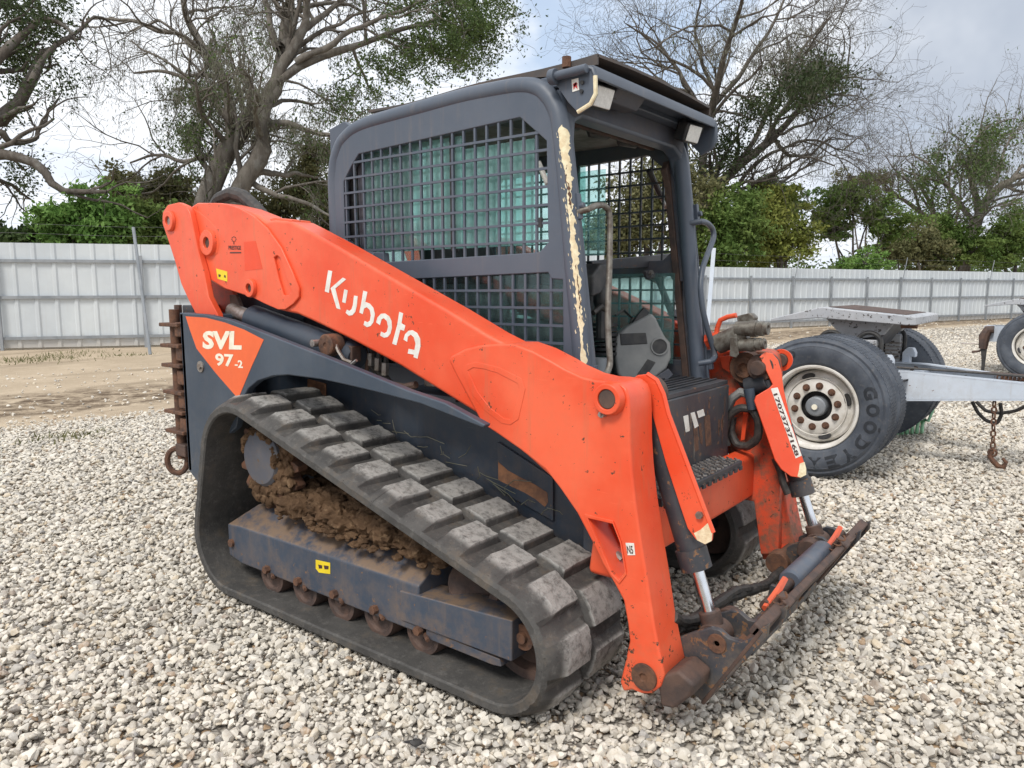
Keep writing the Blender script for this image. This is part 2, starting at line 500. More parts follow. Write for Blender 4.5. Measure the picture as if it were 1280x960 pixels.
def mk_track():
    m, t, b = mat('worn_track_rubber'); p = worldpos(t)
    wear = t.new('ShaderNodeAttribute', attribute_name='wear').outputs['Fac']
    c = t.mix(t.step(t.noise(6, 6, 0.65, p), 0.3, 0.7), (0.046, 0.044, 0.042), (0.086, 0.082, 0.077))
    c = t.mix(t.math('MULTIPLY', t.step(t.noise(12, 6, 0.7, p), 0.5, 0.72), 0.6), c, (0.115, 0.088, 0.062))
    c = t.mix(t.math('MULTIPLY', t.step(t.noise(34, 7, 0.75, p), 0.5, 0.7), 0.35), c, (0.20, 0.19, 0.175))
    # faces that rub the ground are scuffed grey
    sc = t.math('MULTIPLY', t.step(wear, 0.55, 1.0), t.step(t.noise(30, 7, 0.75, p), 0.28, 0.58))
    c = t.mix(t.math('MULTIPLY', sc, 0.9), c, (0.34, 0.33, 0.31))
    mp = t.new('ShaderNodeMapping', {'Vector': p, 'Scale': (16, 55, 16), 'Rotation': (0, 0, 0.3)})
    cut = t.step(t.noise(5, 3, 0.6, mp.outputs[0]), 0.675, 0.69)
    c = t.mix(t.math('MULTIPLY', cut, 0.85), c, (0.016, 0.015, 0.014))
    t.put(b, 'Base Color', c); t.put(b, 'Roughness', 0.68); t.put(b, 'Specular IOR Level', 0.35)
    h = t.math('SUBTRACT', t.noise(42, 8, 0.75, p), t.math('MULTIPLY', cut, 0.7))
    bump(t, b, h, 0.4, 0.010)
    return m


M['track'] = mk_track()


def mk_mud():
    m, t, b = mat('dried_mud'); p = worldpos(t)
    c = t.mix(t.step(t.noise(9, 7, 0.7, p), 0.3, 0.7), (0.18, 0.110, 0.064), (0.085, 0.052, 0.032))
    c = t.mix(t.math('MULTIPLY', t.step(t.noise(30, 5, 0.7, p), 0.52, 0.7), 0.6), c, (0.33, 0.22, 0.13))
    t.put(b, 'Base Color', c); t.put(b, 'Roughness', 0.95); t.put(b, 'Specular IOR Level', 0.1)
    bump(t, b, t.noise(45, 8, 0.8, p), 0.9, 0.02)
    return m


M['mud'] = mk_mud()


def mk_glass(name, tint, dirt_glow, density):
    m, t, b = mat(name); p = worldpos(t)
    t.n.remove(b)
    tr = t.new('ShaderNodeBsdfTransparent', {0: tint})
    gl = t.new('ShaderNodeBsdfGlossy', {0: (0.9, 0.95, 0.95, 1), 1: 0.03})
    df = t.new('ShaderNodeBsdfTranslucent', {0: dirt_glow})  # body colour: dirt plus painted-in daylight
    d2 = t.new('ShaderNodeBsdfDiffuse', {0: dirt_glow})
    a = t.new('ShaderNodeMixShader', {0: 0.5, 1: df.outputs[0], 2: d2.outputs[0]})
    f = t.math('ADD', t.math('MULTIPLY', t.step(t.noise(9, 6, 0.7, p), 0.4, 0.75), 0.22), density)
    s1 = t.new('ShaderNodeMixShader', {0: f, 1: tr.outputs[0], 2: a.outputs[0]})
    fr = t.new('ShaderNodeFresnel', {0: 1.4})
    s2 = t.new('ShaderNodeMixShader', {0: fr.outputs[0], 1: s1.outputs[0], 2: gl.outputs[0]})
    t.l.new(s2.outputs[0], t.n['Material Output'].inputs[0])
    return m


M['glass'] = mk_glass('dusty_daylit_teal_glazing', (0.74, 0.96, 0.93, 1), (0.56, 0.90, 0.86, 1), 0.32)  # pale teal body paints in sky light coming through the cab
M['glass_far'] = mk_glass('clearer_teal_glazing', (0.80, 0.97, 0.95, 1), (0.60, 0.92, 0.88, 1), 0.12)
M['glass_low'] = mk_glass('grimy_clear_glazing', (0.66, 0.80, 0.80, 1), (0.34, 0.50, 0.49, 1), 0.10)
M['rust_orange'] = simple('fresh_rust', (0.27, 0.125, 0.06), 0.8, col2=(0.15, 0.075, 0.045), scale=22, bumpk=0.2)

# ================================================================== SETTING
# gravel yard / bare earth boundary (two straight runs, earth on the fence side)
GA, GB = onZ(0, 532, 0)[:2], onZ(195, 512, 0)[:2]
GC, GD = onZ(1000, 424, 0)[:2], onZ(1280, 407, 0)[:2]


def side(P, a, b):
    d = (b - a) / np.linalg.norm(b - a)
    return (P[:, 0] - a[0]) * d[1] - (P[:, 1] - a[1]) * d[0]      # > 0: on the yard side


def mk_ground():
    m, t, b = mat('yard_ground'); p = worldpos(t)
    sp = t.new('ShaderNodeSeparateXYZ', {0: p})
    wobn = t.math('MULTIPLY', t.math('SUBTRACT', t.noise(0.9, 5, 0.6, p), 0.5), 1.6)

    def lin(a, c):
        d = (c - a) / np.linalg.norm(c - a)
        return t.math('SUBTRACT', t.math('MULTIPLY', sp.outputs[0], float(d[1])),
                      t.math('ADD', t.math('MULTIPLY', sp.outputs[1], float(d[0])), float(a[0] * d[1] - a[1] * d[0])))
    yard = t.step(t.math('ADD', t.math('MINIMUM', lin(GA, GB), lin(GC, GD)), wobn), -0.35, 0.35)
    vo = t.new('ShaderNodeTexVoronoi', {'Vector': p, 'Scale': 30.0})
    rnd = t.new('ShaderNodeSeparateColor', {0: vo.outputs['Color']})
    st = t.mix(rnd.outputs[0], (0.40, 0.37, 0.32), (0.56, 0.525, 0.465))
    st = t.mix(t.step(rnd.outputs[1], 0.82, 0.86), st, (0.40, 0.28, 0.17))
    ed = t.new('ShaderNodeTexVoronoi', {'Vector': p, 'Scale': 30.0}, feature='DISTANCE_TO_EDGE')
    st = t.mix(t.step(ed.outputs[0], 0.0, 0.16, 1.0, 0.0), st, (0.13, 0.115, 0.1))
    st = t.mix(t.math('MULTIPLY', t.step(t.noise(0.6, 4, 0.6, p), 0.45, 0.7), 0.3), st, (0.33, 0.30, 0.26))
    ea = t.mix(t.step(t.noise(0.8, 6, 0.65, p), 0.35, 0.65), (0.45, 0.365, 0.265), (0.37, 0.295, 0.21))
    ea = t.mix(t.math('MULTIPLY', t.step(t.noise(16, 6, 0.75, p), 0.5, 0.7), 0.55), ea, (0.56, 0.47, 0.35))
    mp = t.new('ShaderNodeMapping', {'Vector': p, 'Rotation': (0, 0, -0.1), 'Scale': (0.75, 0.2, 1)})
    dk = t.step(t.noise(1.0, 5, 0.7, mp.outputs[0]), 0.54, 0.66)
    ea = t.mix(t.math('MULTIPLY', dk, 0.5), ea, (0.19, 0.145, 0.10))
    dist = t.math('ADD', t.math('MINIMUM', lin(GA, GB), lin(GC, GD)), t.math('MULTIPLY', wobn, 0.8))
    band = t.math('MULTIPLY', t.step(dist, -3.4, -2.4), t.step(dist, -1.3, -0.5, 1.0, 0.0))
    ea = t.mix(t.math('MULTIPLY', band, t.step(t.noise(3.5, 7, 0.75, p), 0.38, 0.6)), ea, (0.115, 0.082, 0.055))
    t.put(b, 'Base Color', t.mix(yard, ea, st)); t.put(b, 'Roughness', 0.95); t.put(b, 'Specular IOR Level', 0.15)
    h = t.math('ADD', t.math('MULTIPLY', ed.outputs[0], t.math('MULTIPLY', yard, 2.0)), t.math('MULTIPLY', t.noise(9, 7, 0.75, p), 0.6))
    bump(t, b, h, 0.5, 0.03)
    return m


M['ground'] = mk_ground()
g = MB()
xs = np.linspace(-300, 300, 41)
g.sheet([(x, y, -0.03) for x in xs for y in xs], 41, 41)
tagged(g.build('ground', M['ground']), kind='structure')


def mk_stone():
    m, t, b = mat('limestone_gravel')
    oi = t.new('ShaderNodeObjectInfo')
    r = oi.outputs['Random']
    ramp = t.new('ShaderNodeValToRGB', {0: r})
    el = ramp.color_ramp.elements
    el[0].position = 0.0; el[0].color = (0.36, 0.34, 0.31, 1)
    el[1].position = 1.0; el[1].color = (0.40, 0.27, 0.16, 1)
    for pos, c in ((0.12, (0.475, 0.44, 0.38)), (0.35, (0.63, 0.58, 0.495)), (0.60, (0.71, 0.66, 0.575)), (0.80, (0.50, 0.46, 0.39)), (0.90, (0.58, 0.49, 0.36)), (0.965, (0.27, 0.26, 0.25))):
        e = el.new(pos); e.color = c + (1,)
    p = worldpos(t)
    c = t.mix(t.math('MULTIPLY', t.step(t.noise(55, 5, 0.7, p), 0.4, 0.7), 0.45), ramp.outputs[0], (0.70, 0.67, 0.62))
    c = t.mix(t.math('MULTIPLY', t.step(t.noise(23, 4, 0.7, p), 0.55, 0.72), 0.4), c, (0.34, 0.27, 0.19))
    c = t.mix(t.math('MULTIPLY', t.step(t.noise(0.7, 4, 0.6, p), 0.48, 0.68), 0.25), c, (0.30, 0.27, 0.235))
    t.put(b, 'Base Color', c); t.put(b, 'Roughness', 0.85); t.put(b, 'Specular IOR Level', 0.25)
    bump(t, b, t.noise(170, 4, 0.7, p), 0.25, 0.004)
    return m


M['stone'] = mk_stone()


def rock_mesh(seed):
    rg = np.random.default_rng(seed)
    bm = bmesh.new(); bmesh.ops.create_icosphere(bm, subdivisions=3, radius=1.0)
    V = np.array([v.co[:] for v in bm.verts])
    for k in range(11):
        n = rg.normal(size=3); n /= np.linalg.norm(n); d = rg.uniform(0.5, 0.86)
        e = V @ n - d; V = V - np.outer(np.maximum(e, 0), n)
    V *= np.array([1.0, rg.uniform(0.62, 0.9), rg.uniform(0.48, 0.72)])
    V += rg.normal(size=V.shape) * 0.012
    for v, q in zip(bm.verts, V): v.co = q
    bmesh.ops.dissolve_limit(bm, angle_limit=math.radians(7), verts=bm.verts, edges=bm.edges)
    me = bpy.data.meshes.new('gravel_stone'); bm.to_mesh(me); bm.free()
    me.polygons.foreach_set('use_smooth', np.ones(len(me.polygons), bool))
    me.set_sharp_from_angle(angle=math.radians(28))
    me.materials.append(M['stone'])
    return me


rock_col = bpy.data.collections.new('gravel_shapes')
for i in range(12):
    rock_col.objects.link(bpy.data.objects.new('gravel_stone', rock_mesh(100 + i)))


def scatter(bands):
    out = []
    for d0, d1, dens, s0, s1, zlo, zhi in bands:
        half = (CX / FPX) * 1.25 + 0.08
        area = half * (d1 * d1 - d0 * d0); n = int(area * dens)
        d = np.sqrt(RNG.uniform(d0 * d0, d1 * d1, n)); x = RNG.uniform(-half, half, n) * d
        P = CAM[:2] + np.outer(x, mdir((1, 0, 0))[:2]) + np.outer(d, mdir((0, 1, 0))[:2])
        s = RNG.uniform(s0, s1, n) * np.where(RNG.random(n) < 0.12, 1.35, 1.0)
        z = RNG.uniform(zlo, zhi, n)
        out.append(np.column_stack([P, z, s]))
    Q = np.vstack(out)
    yd = np.minimum(side(Q, GA, GB), side(Q, GC, GD)) + RNG.normal(size=len(Q)) * 0.25
    return Q[(yd > 0) | ((yd > -6) & (RNG.random(len(Q)) < 0.03))]


Q = scatter([(1.0, 4.2, 1950, 0.0095, 0.0215, -0.026, -0.006), (1.0, 4.2, 1900, 0.005, 0.010, -0.028, -0.012), (4.2, 8.5, 1450, 0.010, 0.023, -0.026, -0.006),
             (8.5, 20.0, 420, 0.014, 0.028, -0.028, -0.008), (20.0, 36.0, 70, 0.02, 0.04, -0.028, -0.01)])
# keep stones from poking through the belt lying on the ground
um = (Q[:, 0] > -0.95) & (Q[:, 0] < 0.72) & (np.abs(np.abs(Q[:, 1]) - 0.755) < 0.215)
Q[um, 2] = np.minimum(Q[um, 2], -0.014 - Q[um, 3])
me = bpy.data.meshes.new('gravel')
me.vertices.add(len(Q)); me.vertices.foreach_set('co', Q[:, :3].astype(np.float32).ravel())
a = me.attributes.new('stone_size', 'FLOAT', 'POINT'); a.data.foreach_set('value', Q[:, 3].astype(np.float32))
rot = np.column_stack([RNG.normal(0, 0.5, len(Q)), RNG.normal(0, 0.5, len(Q)), RNG.uniform(0, 2 * PI, len(Q))])
a = me.attributes.new('stone_turn', 'FLOAT_VECTOR', 'POINT'); a.data.foreach_set('vector', rot.astype(np.float32).ravel())
a = me.attributes.new('stone_pick', 'INT', 'POINT'); a.data.foreach_set('value', RNG.integers(0, 12, len(Q)).astype(np.int32))
gravel = bpy.data.objects.new('gravel', me); COL.objects.link(gravel); gravel['kind'] = 'stuff'
ng = bpy.data.node_groups.new('scatter_gravel', 'GeometryNodeTree')
ng.interface.new_socket('Geometry', in_out='INPUT', socket_type='NodeSocketGeometry')
ng.interface.new_socket('Geometry', in_out='OUTPUT', socket_type='NodeSocketGeometry')
gt = NT(ng)
gi = gt.new('NodeGroupInput'); go = gt.new('NodeGroupOutput')
ci = gt.new('GeometryNodeCollectionInfo'); ci.inputs[0].default_value = rock_col
ci.inputs['Separate Children'].default_value = True; ci.inputs['Reset Children'].default_value = True


def attr(name, typ):
    nd = gt.new('GeometryNodeInputNamedAttribute', data_type=typ); nd.inputs[0].default_value = name
    return nd.outputs[0]


mp_ = gt.new('GeometryNodeMeshToPoints', {'Mesh': gi.outputs[0]})
ip = gt.new('GeometryNodeInstanceOnPoints', {'Points': mp_.outputs[0], 'Instance': ci.outputs[0], 'Pick Instance': True,
                                            'Instance Index': attr('stone_pick', 'INT'), 'Scale': attr('stone_size', 'FLOAT')})
gt.l.new(attr('stone_turn', 'FLOAT_VECTOR'), ip.inputs['Rotation'])
gt.l.new(ip.outputs[0], go.inputs[0])
gravel.modifiers.new('scatter', 'NODES').node_group = ng


# ------------------------------------------------------------------ fence
def mk_fence():
    m, t, b = mat('white_sheet_metal'); p = worldpos(t)
    c = t.mix(t.step(t.noise(0.7, 4, 0.6, p), 0.35, 0.7), (0.57, 0.61, 0.63), (0.50, 0.54, 0.57))
    mp = t.new('ShaderNodeMapping', {'Vector': p, 'Scale': (7, 7, 0.5)})
    c = t.mix(t.math('MULTIPLY', t.step(t.noise(2.0, 5, 0.7, mp.outputs[0]), 0.5, 0.75), 0.35), c, (0.46, 0.47, 0.46))
    zz_ = t.new('ShaderNodeSeparateXYZ', {0: p}).outputs[2]
    c = t.mix(t.math('MULTIPLY', t.step(t.math('ADD', zz_, t.math('MULTIPLY', t.noise(3, 5, 0.7, p), 0.5)), 0.3, 0.65, 1.0, 0.0), 0.5), c, (0.36, 0.30, 0.23))
    t.put(b, 'Base Color', c); t.put(b, 'Roughness', 0.5); bump(t, b, t.noise(1.3, 3, 0.5, p), 0.35, 0.06)
    return m


M['fence'] = mk_fence()
M['wire'] = simple('fence_wire', (0.25, 0.25, 0.25), 0.5, 0.5, bumpk=0)


def fence(label, p0, p1, h0, bay, rails, first, n_bays, rib, group=None, posts_on=True):
    p0, p1 = np.array([p0[0], p0[1], 0.0]), np.array([p1[0], p1[1], 0.0])
    d = p1 - p0; d = d / np.linalg.norm(d)
    nrm = np.array([d[1], -d[0], 0])                       # towards the yard
    if np.dot(CAM - p0, nrm) < 0: nrm = -nrm
    root = thing('sheet_metal_fence', label, 'fence', p0, group)
    # one corrugated sheet, shared by every bay
    pb = MB(); prof = []
    x = 0.0
    while x < bay - 1e-6:
        for q, e in ((0.0, 0.0), (0.70, 0.0), (0.78, 0.03), (0.92, 0.03)):
            if x + q * rib < bay: prof.append((x + q * rib, e))
        x += rib
    prof.append((bay - 0.004, 0.0))
    prof = [(min(max(q, 0.004), bay - 0.004), e) for q, e in prof]
    for (a, e), (b_, e2) in zip(prof[:-1], prof[1:]):
        pts = [d * a + nrm * e, d * b_ + nrm * e2]
        v = [pts[0] + [0, 0, 0.02], pts[1] + [0, 0, 0.02], pts[1] + [0, 0, h0], pts[0] + [0, 0, h0]]
        pb.add(v, [(0, 1, 2, 3)])
    me = pb.data('fence_sheet', M['fence'])
    post = MB(); post.obox(nrm * 0.085 + np.array([0, 0, (h0 - 0.28) / 2 - 0.05]), d * 0.03, nrm * 0.03, (0, 0, (h0 - 0.28) / 2 + 0.05))
    pme = post.data('post', M['galv'])
    rail = MB(); rail.obox(d * bay / 2 + nrm * 0.05, d * (bay / 2 - 0.002), nrm * 0.018, (0, 0, 0.035))
    rme = rail.data('rail', M['galv'])
    wp = MB(); wp.tube([nrm * 0.12 + d * 0.0 + np.array([0, 0, h0 - 0.6]), nrm * 0.16 + d * 0.22 + np.array([0, 0, h0 + 0.5])], 0.016, 6)
    wpm = wp.data('wire_post', M['galv'])
    for i in range(n_bays):
        org = d * (first + i * bay)
        o = bpy.data.objects.new('fence_sheet', me); COL.objects.link(o); o.parent = root; o.location = org
        o = bpy.data.objects.new('post', pme); COL.objects.link(o); o.parent = root; o.location = org
        for z in rails:
            o = bpy.data.objects.new('rail', rme); COL.objects.link(o); o.parent = root; o.location = org + np.array([0, 0, z])
        if i % 3 == 1:
            o = bpy.data.objects.new('wire_post', wpm); COL.objects.link(o); o.parent = root; o.location = org
    for k, z in enumerate((0.2, 0.42)):
        w = MB(); a0 = p0 + d * first; L = bay * n_bays
        w.tube([a0 + d * L * s + nrm * 0.15 + np.array([0, 0, h0 + z + 0.02 * math.sin(s * 40)]) for s in np.linspace(0, 1, 40)], 0.0022, 4)
        w.build('barbed_wire', M['wire'], root)
    return root, d, nrm


FR0 = onZ(892, 335.4, 2.1)[:2]; FR1 = onZ(1280, 345, 2.1)[:2]
FR0 = np.array(FR0); FR1 = np.array(FR1); dR = (FR1 - FR0) / np.linalg.norm(FR1 - FR0)
pp = np.array(onZ(936, 336.6, 2.1)[:2]); off_post = float(np.dot(pp - FR0, dR))
FL0 = np.array(onZ(5, 432, 0)[:2]); FL1 = np.array(onZ(230, 428.5, 0)[:2]); dL_ = (FL1 - FL0) / np.linalg.norm(FL1 - FL0)
# corner where the two runs meet, hidden behind the cab
Am = np.array([[dL_[0], -dR[0]], [dL_[1], -dR[1]]]); tt = np.linalg.solve(Am, FR0 - FL0)
corner = FL0 + dL_ * tt[0]
lenL = tt[0]; bayL = 3.1; nL = 12
fence('long white sheet metal fence behind the trailers at right with evenly spaced steel posts', FR0, FR1, 2.1, 2.12, (0.22, 1.0, 1.72), off_post - 2.12 * 6, 24, 0.30)
fence('tall white sheet metal fence behind the bare earth at left, with three grey rails', FL0, FL1, 2.5, bayL, (0.25, 1.22, 2.08), -bayL * 5, 6 + int(lenL / bayL), 0.42)

# loose poles at the fence
pl = MB(); a = onD(168, 281, 16.3); b_ = onZ(188, 442, -0.02); b_ = onD(188, 440, 16.0)
pl.tube([b_, a], 0.035, 8)
tagged(pl.build('leaning_pole', M['galv'], None, origin=b_), 'thin pale pole leaning against the left fence beside the orange lift arm', 'pole')
pl = MB(); a = onD(893.5, 312, 13.0); b_ = onD(886, 398, 13.0); dn = a - b_
b0 = b_ - dn * ((b_[2] + 0.02) / dn[2])
side_v = np.cross(dn, CAM - a); side_v /= np.linalg.norm(side_v)
pl.obox((a + b0) / 2, (a - b0) / 2, side_v * 0.035, np.cross(side_v, dn / np.linalg.norm(dn)) * 0.02)
o = pl.build('perforated_post', M['trailer_grey'], None, bevel=0.004, origin=b0)
tagged(o, 'pale grey perforated steel post standing behind the left cab grab handle', 'post')

# ------------------------------------------------------------------ trees
def mk_bark(name, a, b2):
    m, t, b = mat(name); p = worldpos(t)
    mp = t.new('ShaderNodeMapping', {'Vector': p, 'Scale': (1, 1, 0.3)})
    c = t.mix(t.step(t.noise(5, 6, 0.7, mp.outputs[0]), 0.35, 0.65), a, b2)
    c = t.mix(t.math('MULTIPLY', t.step(t.noise(2.2, 5, 0.65, p), 0.5, 0.7), 0.6), c, (0.26, 0.255, 0.235))
    t.put(b, 'Base Color', c); t.put(b, 'Roughness', 0.9); t.put(b, 'Specular IOR Level', 0.15)
    bump(t, b, t.noise(9, 6, 0.75, mp.outputs[0]), 0.7, 0.05)
    return m


def mk_leaf(name, a, b2, c2):
    m, t, b = mat(name); p = worldpos(t)
    c = t.mix(t.step(t.noise(0.9, 4, 0.6, p), 0.35, 0.65), a, b2)
    c = t.mix(t.math('MULTIPLY', t.step(t.noise(7, 3, 0.7, p), 0.5, 0.7), 0.7), c, c2)
    t.put(b, 'Base Color', c); t.put(b, 'Roughness', 0.7); t.put(b, 'Specular IOR Level', 0.2)
    tl = t.new('ShaderNodeBsdfTranslucent', {0: c})
    mx = t.new('ShaderNodeMixShader', {0: 0.25, 1: b.outputs[0], 2: tl.outputs[0]})
    t.l.new(mx.outputs[0], t.n['Material Output'].inputs[0])
    return m


M['bark'] = mk_bark('grey_oak_bark', (0.12, 0.105, 0.09), (0.20, 0.18, 0.155))
M['bark_dark'] = mk_bark('dark_oak_bark', (0.075, 0.064, 0.055), (0.135, 0.118, 0.10))
M['moss'] = mk_leaf('dry_moss', (0.17, 0.165, 0.125), (0.12, 0.125, 0.085), (0.23, 0.22, 0.18))
M['leaf_dark'] = mk_leaf('dark_oak_leaf', (0.057, 0.094, 0.030), (0.092, 0.132, 0.041), (0.127, 0.149, 0.063))
M['leaf_deep'] = mk_leaf('deep_oak_leaf', (0.035, 0.055, 0.022), (0.055, 0.078, 0.03), (0.075, 0.085, 0.042))
M['leaf_mid'] = mk_leaf('mid_green_leaf', (0.105, 0.175, 0.042), (0.154, 0.210, 0.056), (0.077, 0.126, 0.036))
M['leaf_bright'] = mk_leaf('bright_green_leaf', (0.135, 0.257, 0.061), (0.189, 0.311, 0.081), (0.095, 0.176, 0.047))
M['leaf_olive'] = mk_leaf('olive_leaf', (0.135, 0.142, 0.061), (0.189, 0.182, 0.088), (0.088, 0.101, 0.041))
M['leaf_yellow'] = mk_leaf('yellow_green_leaf', (0.182, 0.224, 0.049), (0.266, 0.280, 0.070), (0.126, 0.168, 0.042))


class Tubes:
    """many thin tapered tubes built in one go"""
    def __init__(s): s.by = {}

    def add(s, P, R, n):
        s.by.setdefault((len(P), n), []).append((P, R))

    def mesh(s, name, mt, origin):
        Vs, Fs, base = [], [], 0
        for (m, n), L in s.by.items():
            P = np.array([q[0] for q in L]); R = np.array([q[1] for q in L]); k = len(L)
            T = np.empty_like(P); T[:, 1:-1] = P[:, 2:] - P[:, :-2]; T[:, 0] = P[:, 1] - P[:, 0]; T[:, -1] = P[:, -1] - P[:, -2]
            T /= np.linalg.norm(T, axis=2, keepdims=True) + 1e-9
            ref = np.where(np.abs(T[:, :1, 2:]) < 0.8, np.array([0, 0, 1.0]), np.array([1.0, 0, 0]))
            a = np.cross(T, np.broadcast_to(ref, T.shape)); a /= np.linalg.norm(a, axis=2, keepdims=True) + 1e-9
            b = np.cross(T, a)
            th = np.arange(n) * 2 * PI / n
            V = P[:, :, None, :] + R[:, :, None, None] * (np.cos(th)[None, None, :, None] * a[:, :, None, :] + np.sin(th)[None, None, :, None] * b[:, :, None, :])
            Vs.append(V.reshape(-1, 3))
            i = np.arange(m - 1)[:, None]; j = np.arange(n)[None, :]; q = (j + 1) % n
            f = np.stack([i * n + j, i * n + q, (i + 1) * n + q, (i + 1) * n + j], -1).reshape(-1, 4)
            Fs.append((f[None] + (np.arange(k) * m * n)[:, None, None] + base).reshape(-1, 4)); base += k * m * n
        V = np.vstack(Vs) - np.array(origin); F = np.vstack(Fs)
        return quad_mesh(name, V, F, mt, True)


def quad_mesh(name, V, F, mt, smooth):
    me = bpy.data.meshes.new(name)
    me.vertices.add(len(V)); me.vertices.foreach_set('co', V.astype(np.float32).ravel())
    me.loops.add(F.size); me.loops.foreach_set('vertex_index', F.astype(np.int32).ravel())
    me.polygons.add(len(F)); me.polygons.foreach_set('loop_start', np.arange(0, F.size, F.shape[1], dtype=np.int32))
    me.polygons.foreach_set('use_smooth', np.full(len(F), smooth))
    me.update(calc_edges=True); me.materials.append(mt)
    return me


def leaf_mesh(name, P, size, mt, origin, droop=0.0, slim=0.5):
    n = len(P)
    a = RNG.normal(size=(n, 3)); a[:, 2] -= droop; a /= np.linalg.norm(a, axis=1, keepdims=True)
    b = np.cross(a, RNG.normal(size=(n, 3))); b /= np.linalg.norm(b, axis=1, keepdims=True) + 1e-9
    s = size * RNG.uniform(0.6, 1.3, (n, 1))
    P = P - np.array(origin)
    V = np.stack([P - a * s, P + b * s * slim, P + a * s, P - b * s * slim], 1).reshape(-1, 3)
    return quad_mesh(name, V, np.arange(4 * n).reshape(-1, 4), mt, False)


def wander(p, d, L, n, wig, up, rg):
    P = [p]; d = d / np.linalg.norm(d)
    for i in range(n - 1):
        d = d + rg.normal(size=3) * wig + np.array([0, 0, up]); d = d / np.linalg.norm(d)
        P.append(P[-1] + d * (L / (n - 1)))
    return np.array(P)


def sprout(tb, path, rad, level, rg, cfg, tips):
    """side branches along a limb, recursively; twig ends are collected in tips"""
    seg = np.linalg.norm(np.diff(path, axis=0), axis=1); L = seg.sum()
    cum = np.concatenate([[0], np.cumsum(seg)]) / L
    n = max(2, int(L * cfg['dens'][level] * rg.uniform(0.8, 1.2)))
    for k in range(n):
        t = rg.uniform(cfg['start'][level], 1.0) if k else 1.0
        i = min(np.searchsorted(cum, t, 'right') - 1, len(path) - 2)
        f = (t - cum[i]) / max(cum[i + 1] - cum[i], 1e-6)
        p = path[i] * (1 - f) + path[i + 1] * f; r = rad[i] * (1 - f) + rad[i + 1] * f
        tg = path[i + 1] - path[i]; tg = tg / np.linalg.norm(tg)
        sd = np.cross(tg, rg.normal(size=3)); sd /= np.linalg.norm(sd) + 1e-9
        ang = rg.uniform(0.45, 1.15)
        d = tg * math.cos(ang) + sd * math.sin(ang)
        ln = min(cfg['len'][level] * rg.uniform(0.55, 1.25) * (1.15 - 0.5 * t), L * 0.9)
        np_ = 7 if level < 2 else 5
        P = wander(p, d, ln, np_, cfg['wig'], cfg['up'], rg)
        if P[-1][2] < 2.9: continue
        r0 = min(r * 0.62, cfg['rad'][level]); r1 = max(r0 * 0.35, 0.006)
        R = np.linspace(r0, r1, np_)
        tb.add(P, R, 5 if level == 0 else (4 if level == 1 else 3))
        if level + 1 < len(cfg['dens']): sprout(tb, P, R, level + 1, rg, cfg, tips)
        else: tips.append(P[-1]); tips.append(P[2])


CFG = dict(dens=[1.25, 1.7, 2.3, 3.0], start=[0.12, 0.15, 0.15, 0.15], len=[3.6, 2.1, 1.15, 0.6], rad=[0.10, 0.045, 0.02, 0.010], wig=0.22, up=0.03)


def oak(label, limbs, depth, seed, bark, leaf, leaf_zones, n_leaf, base_px, cfg=CFG, spread=0.35, lsize=0.075, moss=None, jitter=0.12, group='bare branched oak trees'):
    """limbs: list of (pixel polyline at the tree's distance, radius m at start, at end); base_px: where the trunk meets the ground"""
    rg = np.random.default_rng(seed)
    base = onD(base_px[0], base_px[1], depth)
    base = np.array([base[0], base[1], -0.05])
    root = thing('oak_tree', label, 'tree', base, group)
    tb = Tubes(); tips = []
    for pts, r0, r1 in limbs:
        drift = rg.normal() * 2.2
        m = 16
        q = np.array(pts, float); s = np.concatenate([[0], np.cumsum(np.linalg.norm(np.diff(q, axis=0), axis=1))]); s /= s[-1]
        uu_ = np.interp(np.linspace(0, 1, m), s, q[:, 0]); vv_ = np.interp(np.linspace(0, 1, m), s, q[:, 1])
        P = np.array([onD(u, v, depth + drift * (k / (m - 1)) ** 1.3) for k, (u, v) in enumerate(zip(uu_, vv_))])
        P[1:-1] += rg.normal(size=(m - 2, 3)) * jitter * 0.5
        P[1:-1] = (P[:-2] + 2 * P[1:-1] + P[2:]) / 4
        if pts[0][1] > 385: P[0] = base
        R = np.linspace(r0, r1, m) * (1 + rg.normal(size=m) * 0.05)
        tb.add(P, R, 10)
        sprout(tb, P[3:], R[3:], 0, rg, cfg, tips)
    o = bpy.data.objects.new('trunk', tb.mesh('trunk', bark, base)); COL.objects.link(o); o.parent = root
    tips = np.array(tips)
    u, v, f = project(tips)
    for nm, lf, zones, cnt, sp in (('crown', leaf, leaf_zones, n_leaf, spread), ('hanging_moss', M['moss'], moss, n_leaf, spread)):
        if not zones: continue
        w = np.zeros(len(tips))
        for zu, zv, ru, rv, wt_ in zones: w += wt_ * np.exp(-((u - zu) / ru) ** 2 - ((v - zv) / rv) ** 2)
        w += 0.0004 if nm == 'crown' else 0.0
        k = rg.choice(len(tips), cnt, p=w / w.sum())
        # clumps: several leaves to the same twig end
        P = tips[k] + rg.normal(size=(cnt, 3)) * sp * rg.uniform(0.2, 1.0, (cnt, 1))
        if nm == 'hanging_moss':
            P = tips[k] + (P - tips[k]) * 0.5; P[:, 2] -= rg.exponential(0.16, cnt); me = leaf_mesh(nm, P, lsize * 1.25, lf, base, 3.0, 0.14)
        else: me = leaf_mesh(nm, P, lsize, lf, base)
        o = bpy.data.objects.new(nm, me); COL.objects.link(o); o.parent = root
    return root


